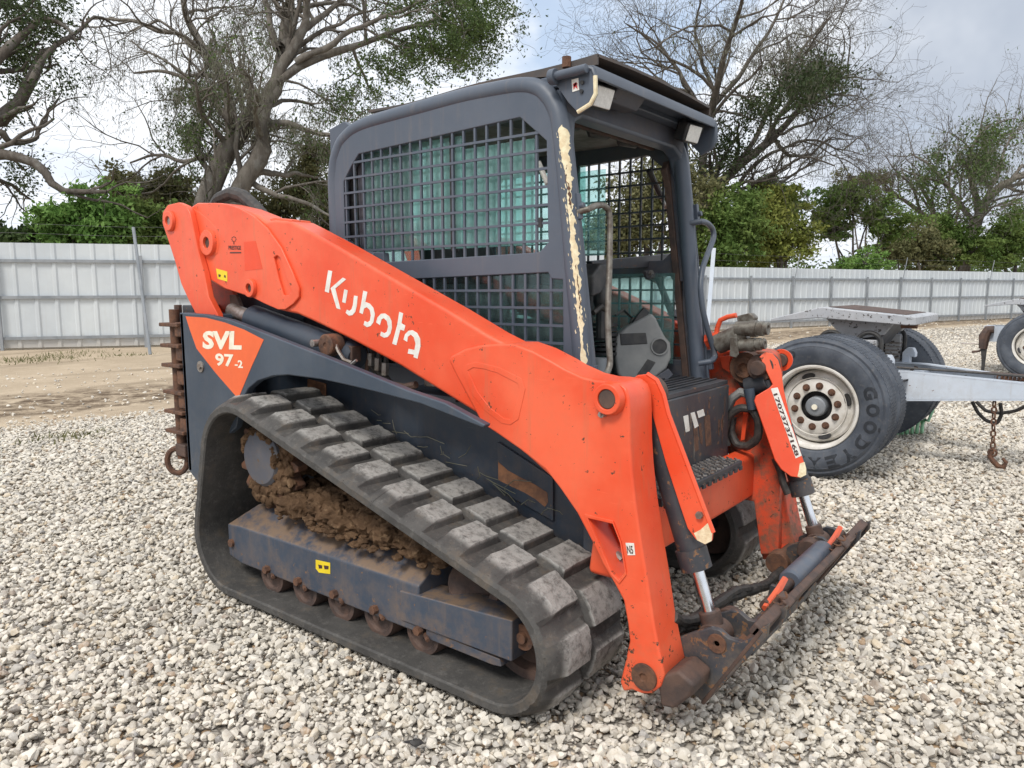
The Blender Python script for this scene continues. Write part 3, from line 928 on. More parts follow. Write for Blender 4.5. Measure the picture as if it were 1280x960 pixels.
def bush(name, label, px, depth, leaf, n, seed, trunk=True, lsize=0.10, group='green trees beyond the fence', blobs=None, cat='tree', droop=0.0):
    """leafy tree: px = list of (u, v, ru, rv) clumps in the picture at its distance, on a trunk"""
    rg = np.random.default_rng(seed)
    us = np.mean([q[0] for q in px])
    base = onD(us, 380, depth); base = np.array([base[0], base[1], -0.05])
    root = thing(name, label, cat, base, group)
    k = depth / FPX
    tb = Tubes(); pts = []
    tot = sum(q[2] * q[3] for q in px)
    for (cu, cv, ru, rv) in px:
        c = onD(cu, cv, depth + rg.normal() * ru * k * 0.3)
        rx, rz = ru * k, rv * k
        if trunk:
            mid = base + (c - base) * 0.55 + np.array([0, 0, 0.3]) + rg.normal(size=3) * 0.15 * rx
            P = np.array([base, base + (mid - base) * 0.5 + rg.normal(size=3) * 0.08, mid, (mid + c) / 2 + rg.normal(size=3) * 0.1 * rx, c])
            R = np.linspace(0.16, 0.05, 5) * min(1.6, max(0.5, rz / 1.6)); tb.add(P, R, 6)
            for j in range(10):
                d = rg.normal(size=3); d[2] = abs(d[2]) * 0.6
                Pb = wander(c - np.array([0, 0, rz * 0.2]), d, rx * rg.uniform(0.5, 1.0), 6, 0.25, 0.02, rg)
                tb.add(Pb, np.linspace(0.05, 0.012, 6), 4)
        m = int(n * ru * rv / tot)
        nc = max(12, int(m / 80))
        d = rg.normal(size=(nc, 3)); d /= np.linalg.norm(d, axis=1, keepdims=True)
        rad = rg.uniform(0.25, 1.0, (nc, 1)) ** 0.45
        lump = 1 + 0.28 * np.sin(d[:, :1] * 4 + rg.uniform(0, 6)) + 0.22 * np.sin(d[:, 2:] * 6 + rg.uniform(0, 6)) + rg.normal(size=(nc, 1)) * 0.2
        cc = c + d * rad * lump * np.array([rx, rx, rz])
        sz = rg.uniform(0.12, 0.26, (nc, 1)) * min(rx, rz)
        i = rg.integers(0, nc, m)
        pts.append(cc[i] + rg.normal(size=(m, 3)) * sz[i] * np.array([1.15, 1.15, 0.7]))
    P = np.vstack(pts); P = P[P[:, 2] > 0.05]
    if trunk:
        o = bpy.data.objects.new('trunk', tb.mesh('trunk', M['bark_dark'], base)); COL.objects.link(o); o.parent = root
    o = bpy.data.objects.new('crown', leaf_mesh('crown', P, lsize, leaf, base, droop)); COL.objects.link(o); o.parent = root
    return root


DA, DB, DC, DD = 24.0, 33.0, 46.0, 20.0
# the big double-trunked oak behind the lift arm
CFG1 = dict(CFG); CFG1['dens'] = [1.7, 2.1, 2.7, 3.2]; CFG1['rad'] = [0.105, 0.052, 0.023, 0.011]; CFG1['wig'] = 0.26; CFG1['up'] = 0.0
oak('large grey oak with two leaning trunks, hanging moss and few leaves, behind the loader arm', [
    ([(238, 404), (250, 290), (262, 235), (282, 201), (296, 165), (312, 144), (333, 126)], 0.40, 0.27),
    ([(285, 404), (290, 280), (299, 230), (319, 208), (331, 181), (329, 158), (333, 126)], 0.34, 0.24),
    ([(333, 126), (349, 100), (356, 55), (366, 17), (372, -50)], 0.25, 0.12),
    ([(333, 126), (352, 92), (372, 55), (385, 20), (392, -40)], 0.2, 0.09),
    ([(292, 165), (289, 134), (279, 81), (255, 57), (238, 20), (225, -40)], 0.2, 0.06),
    ([(281, 95), (262, 72), (232, 40), (202, 37), (161, 20), (111, 20)], 0.11, 0.035),
    ([(289, 150), (275, 125), (258, 110), (236, 98), (205, 85), (170, 88)], 0.11, 0.035),
    ([(349, 100), (372, 78), (400, 76), (430, 60), (467, 50), (501, 37), (540, 24), (585, 5)], 0.15, 0.04),
    ([(333, 153), (345, 153), (358, 150), (376, 158), (402, 164), (430, 168)], 0.13, 0.05),
    ([(325, 213), (345, 216), (370, 213), (400, 220)], 0.11, 0.035),
    ([(352, 60), (340, 20), (330, -40)], 0.14, 0.06),
    ([(356, 55), (385, 35), (420, 8), (465, -30)], 0.13, 0.05),
    ([(282, 201), (262, 192), (235, 198), (200, 190), (165, 200)], 0.10, 0.03),
    ([(372, 76), (410, 60), (450, 35), (500, 15), (555, -10)], 0.11, 0.04),
    ([(312, 225), (345, 240), (385, 252), (420, 272)], 0.10, 0.035)],
    DA, 11, M['bark'], M['leaf_dark'],
    [(485, 95, 50, 28, 1.5), (600, 30, 38, 45, 1.8), (555, 10, 60, 30, 1.1), (440, 130, 35, 28, 0.7), (250, 150, 40, 40, 0.6), (240, 195, 36, 36, 0.5), (400, 215, 36, 55, 0.6), (540, 55, 50, 30, 1.0), (310, 60, 40, 40, 0.10)],
    30000, (255, 404), cfg=CFG1, moss=[(245, 140, 60, 60, 1.0), (390, 200, 45, 70, 1.0), (350, 90, 90, 90, 0.6), (170, 120, 60, 60, 0.25)], lsize=0.055, spread=0.24)
# far left oak, trunk outside the picture
CFG0 = dict(CFG); CFG0['dens'] = [1.1, 1.6, 2.0, 2.4]; CFG0['len'] = [2.3, 1.5, 0.95, 0.55]; CFG0['rad'] = [0.09, 0.045, 0.02, 0.010]; CFG0['wig'] = 0.26
oak('dark oak at the left edge whose drooping bare branches arch over the fence', [
    ([(-190, 440), (-170, 250), (-120, 170), (-60, 150), (0, 160), (25, 130), (45, 95), (58, 60)], 0.55, 0.12),
    ([(-120, 170), (-60, 185), (0, 185), (35, 192), (58, 205), (66, 228), (90, 240), (135, 236)], 0.22, 0.05),
    ([(0, 160), (20, 178), (45, 168), (60, 150), (75, 120)], 0.1, 0.03),
    ([(-60, 150), (-20, 90), (30, 40), (60, 10), (95, 40)], 0.2, 0.04),
    ([(-90, 160), (-40, 60), (0, 0), (40, -40)], 0.24, 0.08),
    ([(40, 100), (60, 60), (90, 40), (120, 20), (150, 30)], 0.09, 0.03),
    ([(-60, 185), (-20, 215), (20, 225), (40, 245)], 0.12, 0.03)],
    DD, 23, M['bark_dark'], M['leaf_deep'],
    [(20, 20, 60, 40, 1.3), (15, 80, 30, 60, 0.8), (90, 110, 35, 18, 0.6), (10, 225, 40, 30, 1.0), (85, 45, 30, 30, 0.5)], 7500, (-190, 440), lsize=0.055, cfg=CFG0)
CFG2 = dict(CFG); CFG2['dens'] = [1.5, 1.9, 2.4, 2.8]; CFG2['len'] = [4.2, 2.6, 1.5, 0.85]; CFG2['rad'] = [0.11, 0.058, 0.03, 0.016]; CFG2['wig'] = 0.26
oak('spreading bare oak with dark leafy patches, immediately right of the cab roof', [
    ([(872, 400), (872, 320), (880, 270), (895, 240), (915, 215), (945, 195), (975, 170), (1000, 140), (1030, 112), (1062, 90)], 0.372, 0.070),
    ([(880, 270), (878, 220), (885, 165), (897, 120), (908, 70), (925, 20), (940, -30)], 0.211, 0.056),
    ([(885, 165), (868, 120), (850, 85), (825, 55), (800, 40)], 0.124, 0.035),
    ([(893, 135), (920, 105), (945, 70), (968, 35), (990, -10)], 0.124, 0.042),
    ([(915, 215), (945, 185), (960, 145), (985, 100), (1010, 55), (1040, 25)], 0.124, 0.035),
    ([(925, 235), (945, 205), (985, 185), (1020, 175), (1055, 190), (1075, 175)], 0.093, 0.028),
    ([(895, 262), (930, 240), (975, 215), (1010, 195), (1045, 210)], 0.087, 0.028),
    ([(975, 170), (1005, 160), (1040, 145), (1075, 125)], 0.074, 0.021),
    ([(897, 120), (880, 80), (872, 40), (880, 0)], 0.093, 0.035),
    ([(872, 300), (860, 250), (840, 215), (815, 190)], 0.136, 0.035),
    ([(868, 120), (835, 105), (805, 85), (785, 75)], 0.074, 0.021),
    ([(885, 290), (930, 262), (960, 250), (1000, 262)], 0.087, 0.028)],
    DB, 37, M['bark_dark'], M['leaf_deep'],
    [(945, 140, 25, 14, 1.0), (1020, 100, 35, 18, 1.0), (975, 125, 30, 15, 0.9), (905, 185, 30, 25, 1.0), (890, 250, 30, 40, 0.8), (830, 240, 40, 40, 0.8)],
    13000, (872, 400), cfg=CFG2, moss=[(900, 60, 70, 60, 0.7), (990, 90, 80, 60, 0.5), (1000, 200, 60, 30, 0.5), (930, 245, 50, 25, 1.0)], lsize=0.075, spread=0.3)
CFG3 = dict(CFG2); CFG3['len'] = [5.6, 3.2, 1.9, 1.0]; CFG3['rad'] = [0.13, 0.065, 0.034, 0.018]; CFG3['dens'] = [0.95, 1.3, 1.7, 2.1]
oak('bare grey oak with a forked leaning trunk, behind the fence at far right', [
    ([(1200, 392), (1208, 320), (1222, 285), (1232, 255), (1250, 235), (1272, 225), (1310, 205)], 0.496, 0.112),
    ([(1225, 272), (1218, 240), (1212, 205), (1222, 175), (1240, 160)], 0.224, 0.056),
    ([(1222, 285), (1200, 255), (1180, 230), (1160, 205), (1140, 195)], 0.192, 0.048),
    ([(1232, 255), (1252, 215), (1262, 185), (1268, 165)], 0.176, 0.048),
    ([(1250, 235), (1285, 245), (1310, 240)], 0.128, 0.040),
    ([(1185, 235), (1165, 228), (1145, 222), (1128, 215)], 0.096, 0.032)],
    DC, 41, M['bark'], M['leaf_dark'], [(1175, 205, 20, 14, 0.7), (1225, 205, 25, 20, 0.6), (1215, 285, 25, 25, 0.8), (1245, 170, 30, 15, 0.4)], 5000, (1200, 392), cfg=CFG3,
    moss=[(1220, 200, 60, 40, 1.0)], lsize=0.10, spread=0.4)
oak('thin bare oak with a dark leaning trunk, left of the far right oak', [
    ([(1182, 392), (1180, 330), (1175, 300), (1160, 275), (1140, 258), (1120, 248)], 0.40, 0.09),
    ([(1176, 300), (1168, 262), (1150, 235), (1142, 215)], 0.2, 0.05),
    ([(1160, 275), (1135, 275), (1115, 265), (1100, 270)], 0.15, 0.04),
    ([(1178, 310), (1190, 275), (1188, 250)], 0.15, 0.04)],
    DC + 3, 43, M['bark_dark'], M['leaf_dark'], [(1150, 230, 25, 15, 0.6), (1180, 280, 25, 25, 0.8)], 3500, (1182, 392), cfg=CFG3, lsize=0.10, spread=0.4)

# leafy trees along the back of the fence
G_ = 'green trees beyond the fence'
bush('cedar_tree', 'low dark cedar showing over the left fence at the picture edge', [(15, 300, 45, 16), (55, 292, 30, 14)], 22, M['leaf_dark'], 9000, 51)
bush('leafy_tree', 'bright green feathery tree over the left fence, lower left', [(92, 278, 34, 26), (130, 270, 34, 32), (112, 292, 45, 22)], 21, M['leaf_bright'], 17000, 52, lsize=0.08)
bush('leafy_tree', 'olive brown tree with a rounded crown behind the left fence, beside the lift arm pin', [(180, 255, 38, 32), (215, 240, 30, 26), (160, 238, 26, 18)], 27, M['leaf_olive'], 16000, 53, lsize=0.08)
bush('leafy_tree', 'mid green bush filling the gap above the lift arm pin', [(190, 285, 42, 26), (228, 290, 30, 30), (160, 290, 30, 22)], 22.5, M['leaf_mid'], 17000, 54, lsize=0.08)
bush('leafy_tree', 'olive mossy tree between the hydraulic hoses and the cab', [(385, 235, 34, 34), (410, 265, 32, 40), (350, 262, 30, 26), (400, 190, 26, 26)], 28, M['leaf_olive'], 17000, 55, lsize=0.075)
bush('leafy_tree', 'dark green tree low behind the cab rear post', [(370, 300, 45, 26), (420, 310, 40, 30), (330, 300, 30, 24)], 29, M['leaf_dark'], 9000, 56)
bush('leafy_tree', 'green tree seen through the cab door opening', [(800, 270, 45, 52), (840, 235, 40, 40), (770, 300, 40, 40)], 31, M['leaf_olive'], 18000, 57, lsize=0.09)
bush('leafy_tree', 'dark green tree just right of the cab, over the fence', [(895, 290, 34, 42), (925, 275, 34, 32), (905, 320, 40, 22)], 30, M['leaf_mid'], 15000, 58, lsize=0.09)
bush('leafy_tree', 'yellow green tree with a broad crown right of the cab', [(965, 285, 34, 32), (990, 300, 30, 28), (950, 312, 36, 24), (975, 255, 24, 20)], 32, M['leaf_yellow'], 15000, 59, lsize=0.09)
bush('leafy_tree', 'bright leafy tree rising behind the yellow green one', [(965, 245, 28, 22), (985, 262, 26, 20)], 36, M['leaf_bright'], 6000, 60, lsize=0.1)
bush('leafy_tree', 'dark leafy tree with a visible leaning trunk, middle of the right fence', [(1040, 262, 30, 22), (1068, 248, 30, 20), (1090, 272, 34, 20), (1110, 290, 24, 20), (1045, 290, 26, 18)], 38, M['leaf_mid'], 13000, 61, lsize=0.10)
bush('round_shrub', 'low rounded pale green shrub topping the right fence', [(1080, 332, 36, 14), (1068, 336, 24, 10)], 31, M['leaf_bright'], 7000, 62, lsize=0.06, cat='shrub')
bush('leafy_tree', 'dull green tree left of the thin bare oak', [(1140, 305, 28, 24), (1122, 322, 30, 16), (1165, 318, 26, 22)], 41, M['leaf_olive'], 9000, 63, lsize=0.11)
bush('leafy_tree', 'dark green bushy tree under the far right oak', [(1190, 300, 24, 24), (1210, 318, 34, 18), (1178, 328, 30, 14)], 43, M['leaf_mid'], 9000, 64, lsize=0.11)
bush('leafy_tree', 'green tree at the right edge above the fence', [(1255, 305, 28, 26), (1285, 290, 30, 32), (1240, 325, 34, 14)], 44, M['leaf_mid'], 11000, 65, lsize=0.11)
bush('leafy_tree', 'thin grey green tree behind the middle trees at right', [(1085, 232, 24, 16), (1110, 240, 20, 18), (1065, 225, 16, 10)], 52, M['leaf_olive'], 3500, 66, lsize=0.10)
# far wood that closes the gaps between the trees
wp_ = []
for k in range(2600):
    u = RNG.uniform(-250, 1500); dd = RNG.uniform(62, 85)
    top = 318 + 10 * math.sin(u * 0.021) + 7 * math.sin(u * 0.067 + 1)
    if 1000 < u < 1140: top += 18
    c = onD(u, RNG.uniform(top, 368), dd)
    wp_.append(c + RNG.normal(size=(16, 3)) * np.array([0.9, 0.9, 0.6]))
wp_ = np.vstack(wp_)
o = bpy.data.objects.new('distant_wood', leaf_mesh('distant_wood', wp_[wp_[:, 2] > 0], 0.24, M['leaf_dark'], (0, 0, 0))); COL.objects.link(o)
o['kind'] = 'stuff'

# weeds and dry grass in front of the fence
gp = []
for (u, v, n, sp) in ((30, 447, 260, 0.5), (60, 444, 200, 0.4), (95, 438, 120, 0.35), (160, 441, 90, 0.25), (100, 541, 60, 0.18), (80, 545, 40, 0.15)):
    c = onZ(u, v, -0.02); gp.append(np.column_stack([c[0] + RNG.normal(size=n) * sp, c[1] + RNG.normal(size=n) * sp, np.full(n, -0.02)]))
gp = np.vstack(gp); n = len(gp)
h = RNG.uniform(0.03, 0.09, (n, 1)); tl = RNG.normal(size=(n, 2)) * 0.035; wd = RNG.normal(size=(n, 2)) * 0.006
tip = gp + np.column_stack([tl, h[:, 0]])
V = np.stack([gp - np.column_stack([wd, np.zeros(n)]), gp + np.column_stack([wd, np.zeros(n)]), tip], 1).reshape(-1, 3)
o = bpy.data.objects.new('weeds', quad_mesh('weeds', V, np.arange(3 * n).reshape(-1, 3), M['leaf_olive'], False)); COL.objects.link(o); o['kind'] = 'stuff'
gp = []
for (u, v, n, sp) in ((1185, 398, 700, 0.7), (1205, 397, 600, 0.7), (1225, 396, 600, 0.7), (1165, 402, 300, 0.5), (1240, 397, 200, 0.8)):
    c = onZ(u, v, -0.02); gp.append(np.column_stack([c[0] + RNG.normal(size=n) * sp, c[1] + RNG.normal(size=n) * sp, np.full(n, -0.02)]))
gp = np.vstack(gp); n = len(gp)
h = RNG.uniform(0.15, 0.5, (n, 1)); tl = RNG.normal(size=(n, 2)) * 0.12; wd = RNG.normal(size=(n, 2)) * 0.012
tip = gp + np.column_stack([tl, h[:, 0]])
V = np.stack([gp - np.column_stack([wd, np.zeros(n)]), gp + np.column_stack([wd, np.zeros(n)]), tip], 1).reshape(-1, 3)
M['straw'] = mk_leaf('dry_grass', (0.42, 0.32, 0.14), (0.34, 0.27, 0.12), (0.22, 0.2, 0.09))
o = bpy.data.objects.new('dry_grass', quad_mesh('dry_grass', V, np.arange(3 * n).reshape(-1, 3), M['straw'], False)); COL.objects.link(o); o['kind'] = 'stuff'

# ================================================================== THE LOADER
LD = thing('track_loader', 'worn orange and grey compact track loader with wide rubber tracks, parked on white gravel', 'track loader', (0, 0, 0))
AO, AI = -0.76, -0.63                     # outer and inner face of the lift arms
Z3 = np.array([0, 0, 1.0]); Y3 = np.array([0, 1.0, 0]); X3 = np.array([1.0, 0, 0])


def LY(pts, y): return [onY(u, v, y) for u, v in pts]


def both(mb, name, m, bevel=0.0, parent=LD, mL=None, label=None, **k):
    """right part and its mirrored left counterpart"""
    a = mb.build(name, m, parent if not isinstance(parent, tuple) else parent[0], bevel, **k)
    b = mb.mirror_y().build(name, mL or m, parent if not isinstance(parent, tuple) else parent[1], bevel, **k)
    return a, b


# ------------------------------------------------------------------ rubber tracks
CA, CB, CD = ((-0.765, 0.612), 0.255), ((-0.862, 0.25), 0.25), ((0.649, 0.213), 0.215)


def belt_path(off):
    """closed outline round the sprocket, rear roller and idler; returns points and outward normals"""
    cs = [(np.array(c), r + off) for c, r in (CB, CD, CA)]     # counter-clockwise: along the bottom to the front, back over the top
    P, N = [], []
    k = len(cs); ang = []
    for i in range(k):
        (c0, r0), (c1, r1) = cs[i], cs[(i + 1) % k]
        d = c1 - c0; L = np.linalg.norm(d); th = math.atan2(d[1], d[0])
        ang.append(th - math.acos((r0 - r1) / L))
    for i in range(k):
        a0, a1 = ang[i - 1], ang[i]
        while a1 < a0: a1 += 2 * PI
        c, r = cs[i]
        for a in np.linspace(a0, a1, max(6, int((a1 - a0) / 0.09))):
            nn = np.array([math.cos(a), math.sin(a)]); P.append(c + nn * r); N.append(nn)
    return np.array(P), np.array(N)


bp, bn = belt_path(-0.012)
cl = np.vstack([bp, bp[:1]]); cn = np.vstack([bn, bn[:1]])
sl_ = np.concatenate([[0], np.cumsum(np.linalg.norm(np.diff(cl, axis=0), axis=1))]); LEN = sl_[-1]
NP = int(round(LEN / 0.167)); PT = LEN / NP


def at_s(s):
    s = s % LEN
    p = np.array([np.interp(s, sl_, cl[:, 0]), np.interp(s, sl_, cl[:, 1])])
    n = np.array([np.interp(s, sl_, cn[:, 0]), np.interp(s, sl_, cn[:, 1])])
    return p, n / np.linalg.norm(n)


LUGH = 0.028
sb = np.array([0.0, 0.03, 0.10, 0.17, 0.24, 0.32, 0.42, 0.5, 0.53, 0.60, 0.67, 0.74, 0.82, 0.92]) * PT
yb = np.array([0.980, 0.974, 0.9685, 0.900, 0.84, 0.775, 0.762, 0.750, 0.738, 0.655, 0.562, 0.540, 0.536, 0.530])


def trap(x, a, b, c, d): return max(0.0, min(1.0, (x - a) / (b - a), (d - x) / (d - c)))


def lug_h(sp_, y):
    s1 = sp_ / PT
    ho = trap(s1, 0.03, 0.10, 0.67, 0.82) * trap(y, 0.762, 0.775, 0.900, 0.9685)
    s2 = (s1 + 0.5) % 1.0
    hi = trap(s2, 0.03, 0.10, 0.67, 0.82) * trap(y, 0.540, 0.562, 0.738, 0.750)
    # low ridge joining the lugs
    return LUGH * max(ho, hi)


tm = MB(); V = []; rows = 0; WR = []
rgt = np.random.default_rng(5)
for i in range(NP):
    for s0 in sb:
        p, nn = at_s(i * PT + s0); rows += 1
        for y in yb:
            h = lug_h(s0, y) + 0.012 * trap(y, 0.531, 0.538, 0.968, 0.979)
            q = p + nn * h; WR.append(min(1.0, lug_h(s0, y) / LUGH))
            jx = rgt.normal() * 0.0016
            V.append((q[0] + jx, -y, q[1] + rgt.normal() * 0.0012))
        for y in (0.530, 0.536, 0.974, 0.980):                 # inner surface of the belt
            q = p - nn * (0.030 if y in (0.536, 0.974) else 0.024)
            V.append((q[0], -y, q[1])); WR.append(0.0)
nc = len(yb) + 4
F = []
for i in range(rows):
    j = (i + 1) % rows
    for k in range(nc):
        q = (k + 1) % nc
        F.append((i * nc + k, i * nc + q, j * nc + q, j * nc + k))
tm.add(V, F, True)
for o in (tm.build('rubber_track', M['track'], LD, sharp=24), tm.mirror_y().build('rubber_track', M['track'], LD, sharp=24)):
    a_ = o.data.attributes.new('wear', 'FLOAT', 'POINT'); a_.data.foreach_set('value', np.array(WR, np.float32))

# ------------------------------------------------------------------ undercarriage
YF = -0.90
und = MB()
fb = LY([(283, 650), (287, 697), (500, 783), (624, 834), (634, 828), (634, 795), (514, 733)], YF)


def prof_at(x, zb, zm, zt): return [(x, YF, zb), (x, YF, zm), (x, YF + 0.10, zt), (x, -0.62, zt), (x, -0.62, zb)]


pa = onY(283, 652, YF); pb_ = onY(287, 697, YF); pc = onY(514, 733, YF); pd = onY(500, 783, YF)
pe = onY(315, 626, YF + 0.10); pf = onY(556, 705, YF + 0.10)
x0, x1 = pa[0], pc[0] + 0.03
A_ = prof_at(x0, pb_[2] + 0.02, pa[2], pa[2] + 0.02); A2 = prof_at(x0 + 0.10, pb_[2], pa[2] + 0.005, pe[2])
B_ = prof_at(x1, pd[2], pc[2] + 0.01, pf[2])
f = [(0, 1, 2, 3, 4), (14, 13, 12, 11, 10)]
for r in (0, 5):
    for k in range(5):
        q = (k + 1) % 5; f.append((r + k, r + 5 + k, r + 5 + q, r + q))
und.add(A_ + A2 + B_, f)
fr_r, fr_l = both(und, 'track_frame', M['frame_blue'], 0.008)
# tensioner guard box towards the idler
tb_ = MB(); ga, gb, gc_, gd_ = [onY(u, v, YF - 0.006) for u, v in ((497, 737), (638, 776), (637, 828), (499, 775))]
tb_.prism([ga, gb, gc_, gd_], (0, 0.13, 0))
both(tb_, 'tensioner_guard', M['frame_blue'], 0.006)
tb_ = MB(); tb_.prism(LY([(530, 785), (622, 824), (624, 834), (612, 831), (530, 797)], YF + 0.004), (0, 0.10, 0))
both(tb_, 'roller_rail', M['frame_blue'], 0.004)
gm_ = MB(); hole_c = onY(596, 736, -0.80)
gm_.cyl(onY(588, 728, -0.78), onY(588, 728, -0.70), 0.085, 20)
both(gm_, 'carrier_roller', M['rust_brown'], 0.006)
for k, (u, v) in enumerate(((338, 712), (379, 729), (424, 747), (471, 768), (526, 792))):
    c = onY(u, v, -0.875); c[2] = 0.112
    rm = MB()
    rm.lathe([(-0.14, 0.02), (-0.14, 0.084), (-0.02, 0.084), (0.0, 0.080), (0.0, 0.062), (-0.012, 0.055), (-0.012, 0.02), (0.012, 0.018), (0.012, 0.001)], c, (0, -1, 0), 24)
    both(rm, 'track_roller', M['rust_brown'])
    c2 = onY(*((334, 709), (373, 724), (418, 740), (468, 760), (523, 786))[k], YF)
    bm_ = MB(); bm_.cyl(c2, c2 + np.array([0, -0.022, 0]), 0.017, 6); bm_.cyl(c2 + np.array([0.012, 0.01, -0.018]), c2 + np.array([0.05, -0.012, -0.022]), 0.008, 6)
    both(bm_, 'bolt', M['rust'], parent=(fr_r, fr_l))
c2 = onY(289, 676, YF); bm_ = MB(); bm_.cyl(c2, c2 + np.array([0, -0.012, 0]), 0.018, 12); both(bm_, 'bolt', M['rust'], parent=(fr_r, fr_l))
yd_ = MB(); q = LY([(393, 698), (411, 702), (411, 716), (397, 714), (393, 709)], YF - 0.0015)
yd_.prism(q, (0, 0.001, 0)); yd_.build('warning_decal', M['yellow'], fr_r)
yd_ = MB()
for (u0, v0, u1, v1) in ((396, 704, 401, 709), (403, 705, 409, 710)):
    yd_.prism(LY([(u0, v0), (u1, v0 + 1), (u1, v1), (u0 + 1, v1)], YF - 0.0022), (0, 0.0005, 0))
yd_.build('decal_print', M['ink'], fr_r)
# front idler
im = MB(); c = np.array([CD[0][0], -0.80, CD[0][1]])
im.lathe([(-0.10, 0.05), (-0.10, 0.165), (-0.04, 0.176), (0.0, 0.172), (0.0, 0.14), (-0.03, 0.125), (-0.03, 0.06), (0.02, 0.055), (0.02, 0.001)], c, (0, -1, 0), 40)
both(im, 'idler_wheel', M['rust_brown'])
c = onY(651, 797, -0.87); im = MB(); im.lathe([(-0.1, 0.03), (-0.02, 0.03), (-0.02, 0.043), (0.0, 0.043), (0.0, 0.02), (0.012, 0.018), (0.012, 0.001)], c, (0, -1, 0), 20)
both(im, 'idler_axle_cap', M['rust'])
# drive sprocket and hub
sm_ = MB(); c = np.array([CA[0][0] + 0.045, -0.835, CA[0][1] - 0.015]); pts = []
for k in range(15 * 8):
    a = 2 * PI * k / 120; r = 0.190 + 0.022 * max(-1, min(1, 2.2 * math.cos(a * 15)))
    pts.append(c + np.array([r * math.cos(a), 0, r * math.sin(a)]))
sm_.holed(pts, [[c + np.array([0.1 * math.cos(-a), 0, 0.1 * math.sin(-a)]) for a in np.linspace(0, 2 * PI, 24, endpoint=False)]], (0, 0.05, 0))
both(sm_, 'sprocket', M['rust'], 0.004)
hm = MB(); c = onY(323, 571, -0.865)
hm.lathe([(-0.35, 0.10), (-0.16, 0.10), (-0.15, 0.155), (-0.10, 0.155), (-0.09, 0.128), (-0.012, 0.125), (0.0, 0.112), (0.0, 0.03), (0.004, 0.001)], c, (0, -1, 0), 36)
hr, hl = both(hm, 'drive_hub', M['cab_dark'])
for k in range(9):
    a = 2 * PI * k / 9; p = c + np.array([0.142 * math.cos(a), 0.12, 0.142 * math.sin(a)])
    b2 = MB(); b2.cyl(p, p + np.array([0, -0.035, 0]), 0.014, 6); b2.build('bolt', M['rust'], hr)

# caked mud: knobbly lumps between the belts' upper and lower run
from mathutils import noise as mnoise


def lumps(name, spots, parent, mt, seed=3, sub=3):
    rg = np.random.default_rng(seed); bm = bmesh.new()
    for c, r, sq in spots:
        r0 = len(bm.verts)
        res = bmesh.ops.create_icosphere(bm, subdivisions=sub if r > 0.026 else sub - 1, radius=1.0)
        off = Vector(rg.uniform(-50, 50, 3))
        for v in res['verts']:
            d = v.co.normalized()
            k = 1 + 0.4 * mnoise.noise(d * 1.6 + off) + 0.34 * mnoise.noise(d * 4.5 + off) + 0.22 * mnoise.noise(d * 11 + off)
            v.co = Vector((d.x * r * k * sq[0], d.y * r * k * sq[1], d.z * r * k * sq[2])) + Vector(c)
    me = bpy.data.meshes.new(name); bm.to_mesh(me); bm.free()
    me.polygons.foreach_set('use_smooth', np.ones(len(me.polygons), bool)); me.set_sharp_from_angle(angle=math.radians(40)); me.materials.append(mt)
    o = bpy.data.objects.new(name, me); COL.objects.link(o); o.parent = parent; o['kind'] = 'stuff'
    return o


rg = np.random.default_rng(12); spots = []
for k in range(330):
    x = rg.uniform(-0.60, 0.36); y = -rg.uniform(0.60, 0.86)
    top = 0.555 - 0.288 * x - 0.03; base = 0.42 - 0.03 * x
    hgt = (top - base) * rg.uniform(0.0, 0.95) * max(0.15, min(1, 1.05 - (abs(y) - 0.62) * 3.4))
    if x < -0.42: hgt *= 0.3
    spots.append(((x, y, base + hgt), rg.uniform(0.014, 0.05), (1.1, 1.0, 0.85)))
for k in range(170):                                       # crumbs spilled on the sloping frame top
    x = rg.uniform(-0.62, 0.36); y = -rg.uniform(0.81, 0.895)
    spots.append(((x, y, 0.465 - (abs(y) - 0.80) * 0.75 - 0.03 * (x + 0.6)), rg.uniform(0.005, 0.022), (1.2, 1.0, 0.6)))
for k in range(30):
    a = rg.uniform(0, 2 * PI); r = rg.uniform(0.09, 0.17)
    spots.append(((CA[0][0] + 0.03 + r * math.cos(a), -rg.uniform(0.66, 0.80), CA[0][1] + r * math.sin(a)), rg.uniform(0.02, 0.045), (1, 1, 1)))
for k in range(70):
    a = rg.uniform(-0.3, 3.4); p = onY(323, 571, -0.858)
    spots.append(((p[0] + 0.118 * math.cos(a), p[1] + rg.uniform(-.005, .03), p[2] + 0.118 * math.sin(a)), rg.uniform(0.008, 0.022), (1, 1, 1)))
for k in range(120):
    a = rg.uniform(-2.4, 0.6); r = rg.uniform(0.09, 0.185)
    spots.append(((CA[0][0] + 0.045 + r * math.cos(a), -rg.uniform(0.83, 0.85), CA[0][1] - 0.015 + r * math.sin(a)), rg.uniform(0.010, 0.026), (1, 0.7, 1)))
lumps('caked_mud', spots, LD, M['mud'], sub=3)

# ------------------------------------------------------------------ body
body = MB()
bpf = [(-1.34, 0.36), (-1.34, 1.20), (-1.25, 1.34), (-0.75, 1.33), (-0.62, 1.22), (-0.5, 0.96), (0.70, 0.93), (0.80, 0.90), (0.82, 0.60), (0.80, 0.36), (0.55, 0.28), (-1.0, 0.28)]
body.prism([(x, -0.50, z) for x, z in bpf], (0, 1.0, 0))
bo = body.build('chassis', M['navy_dark'], LD, 0.012)
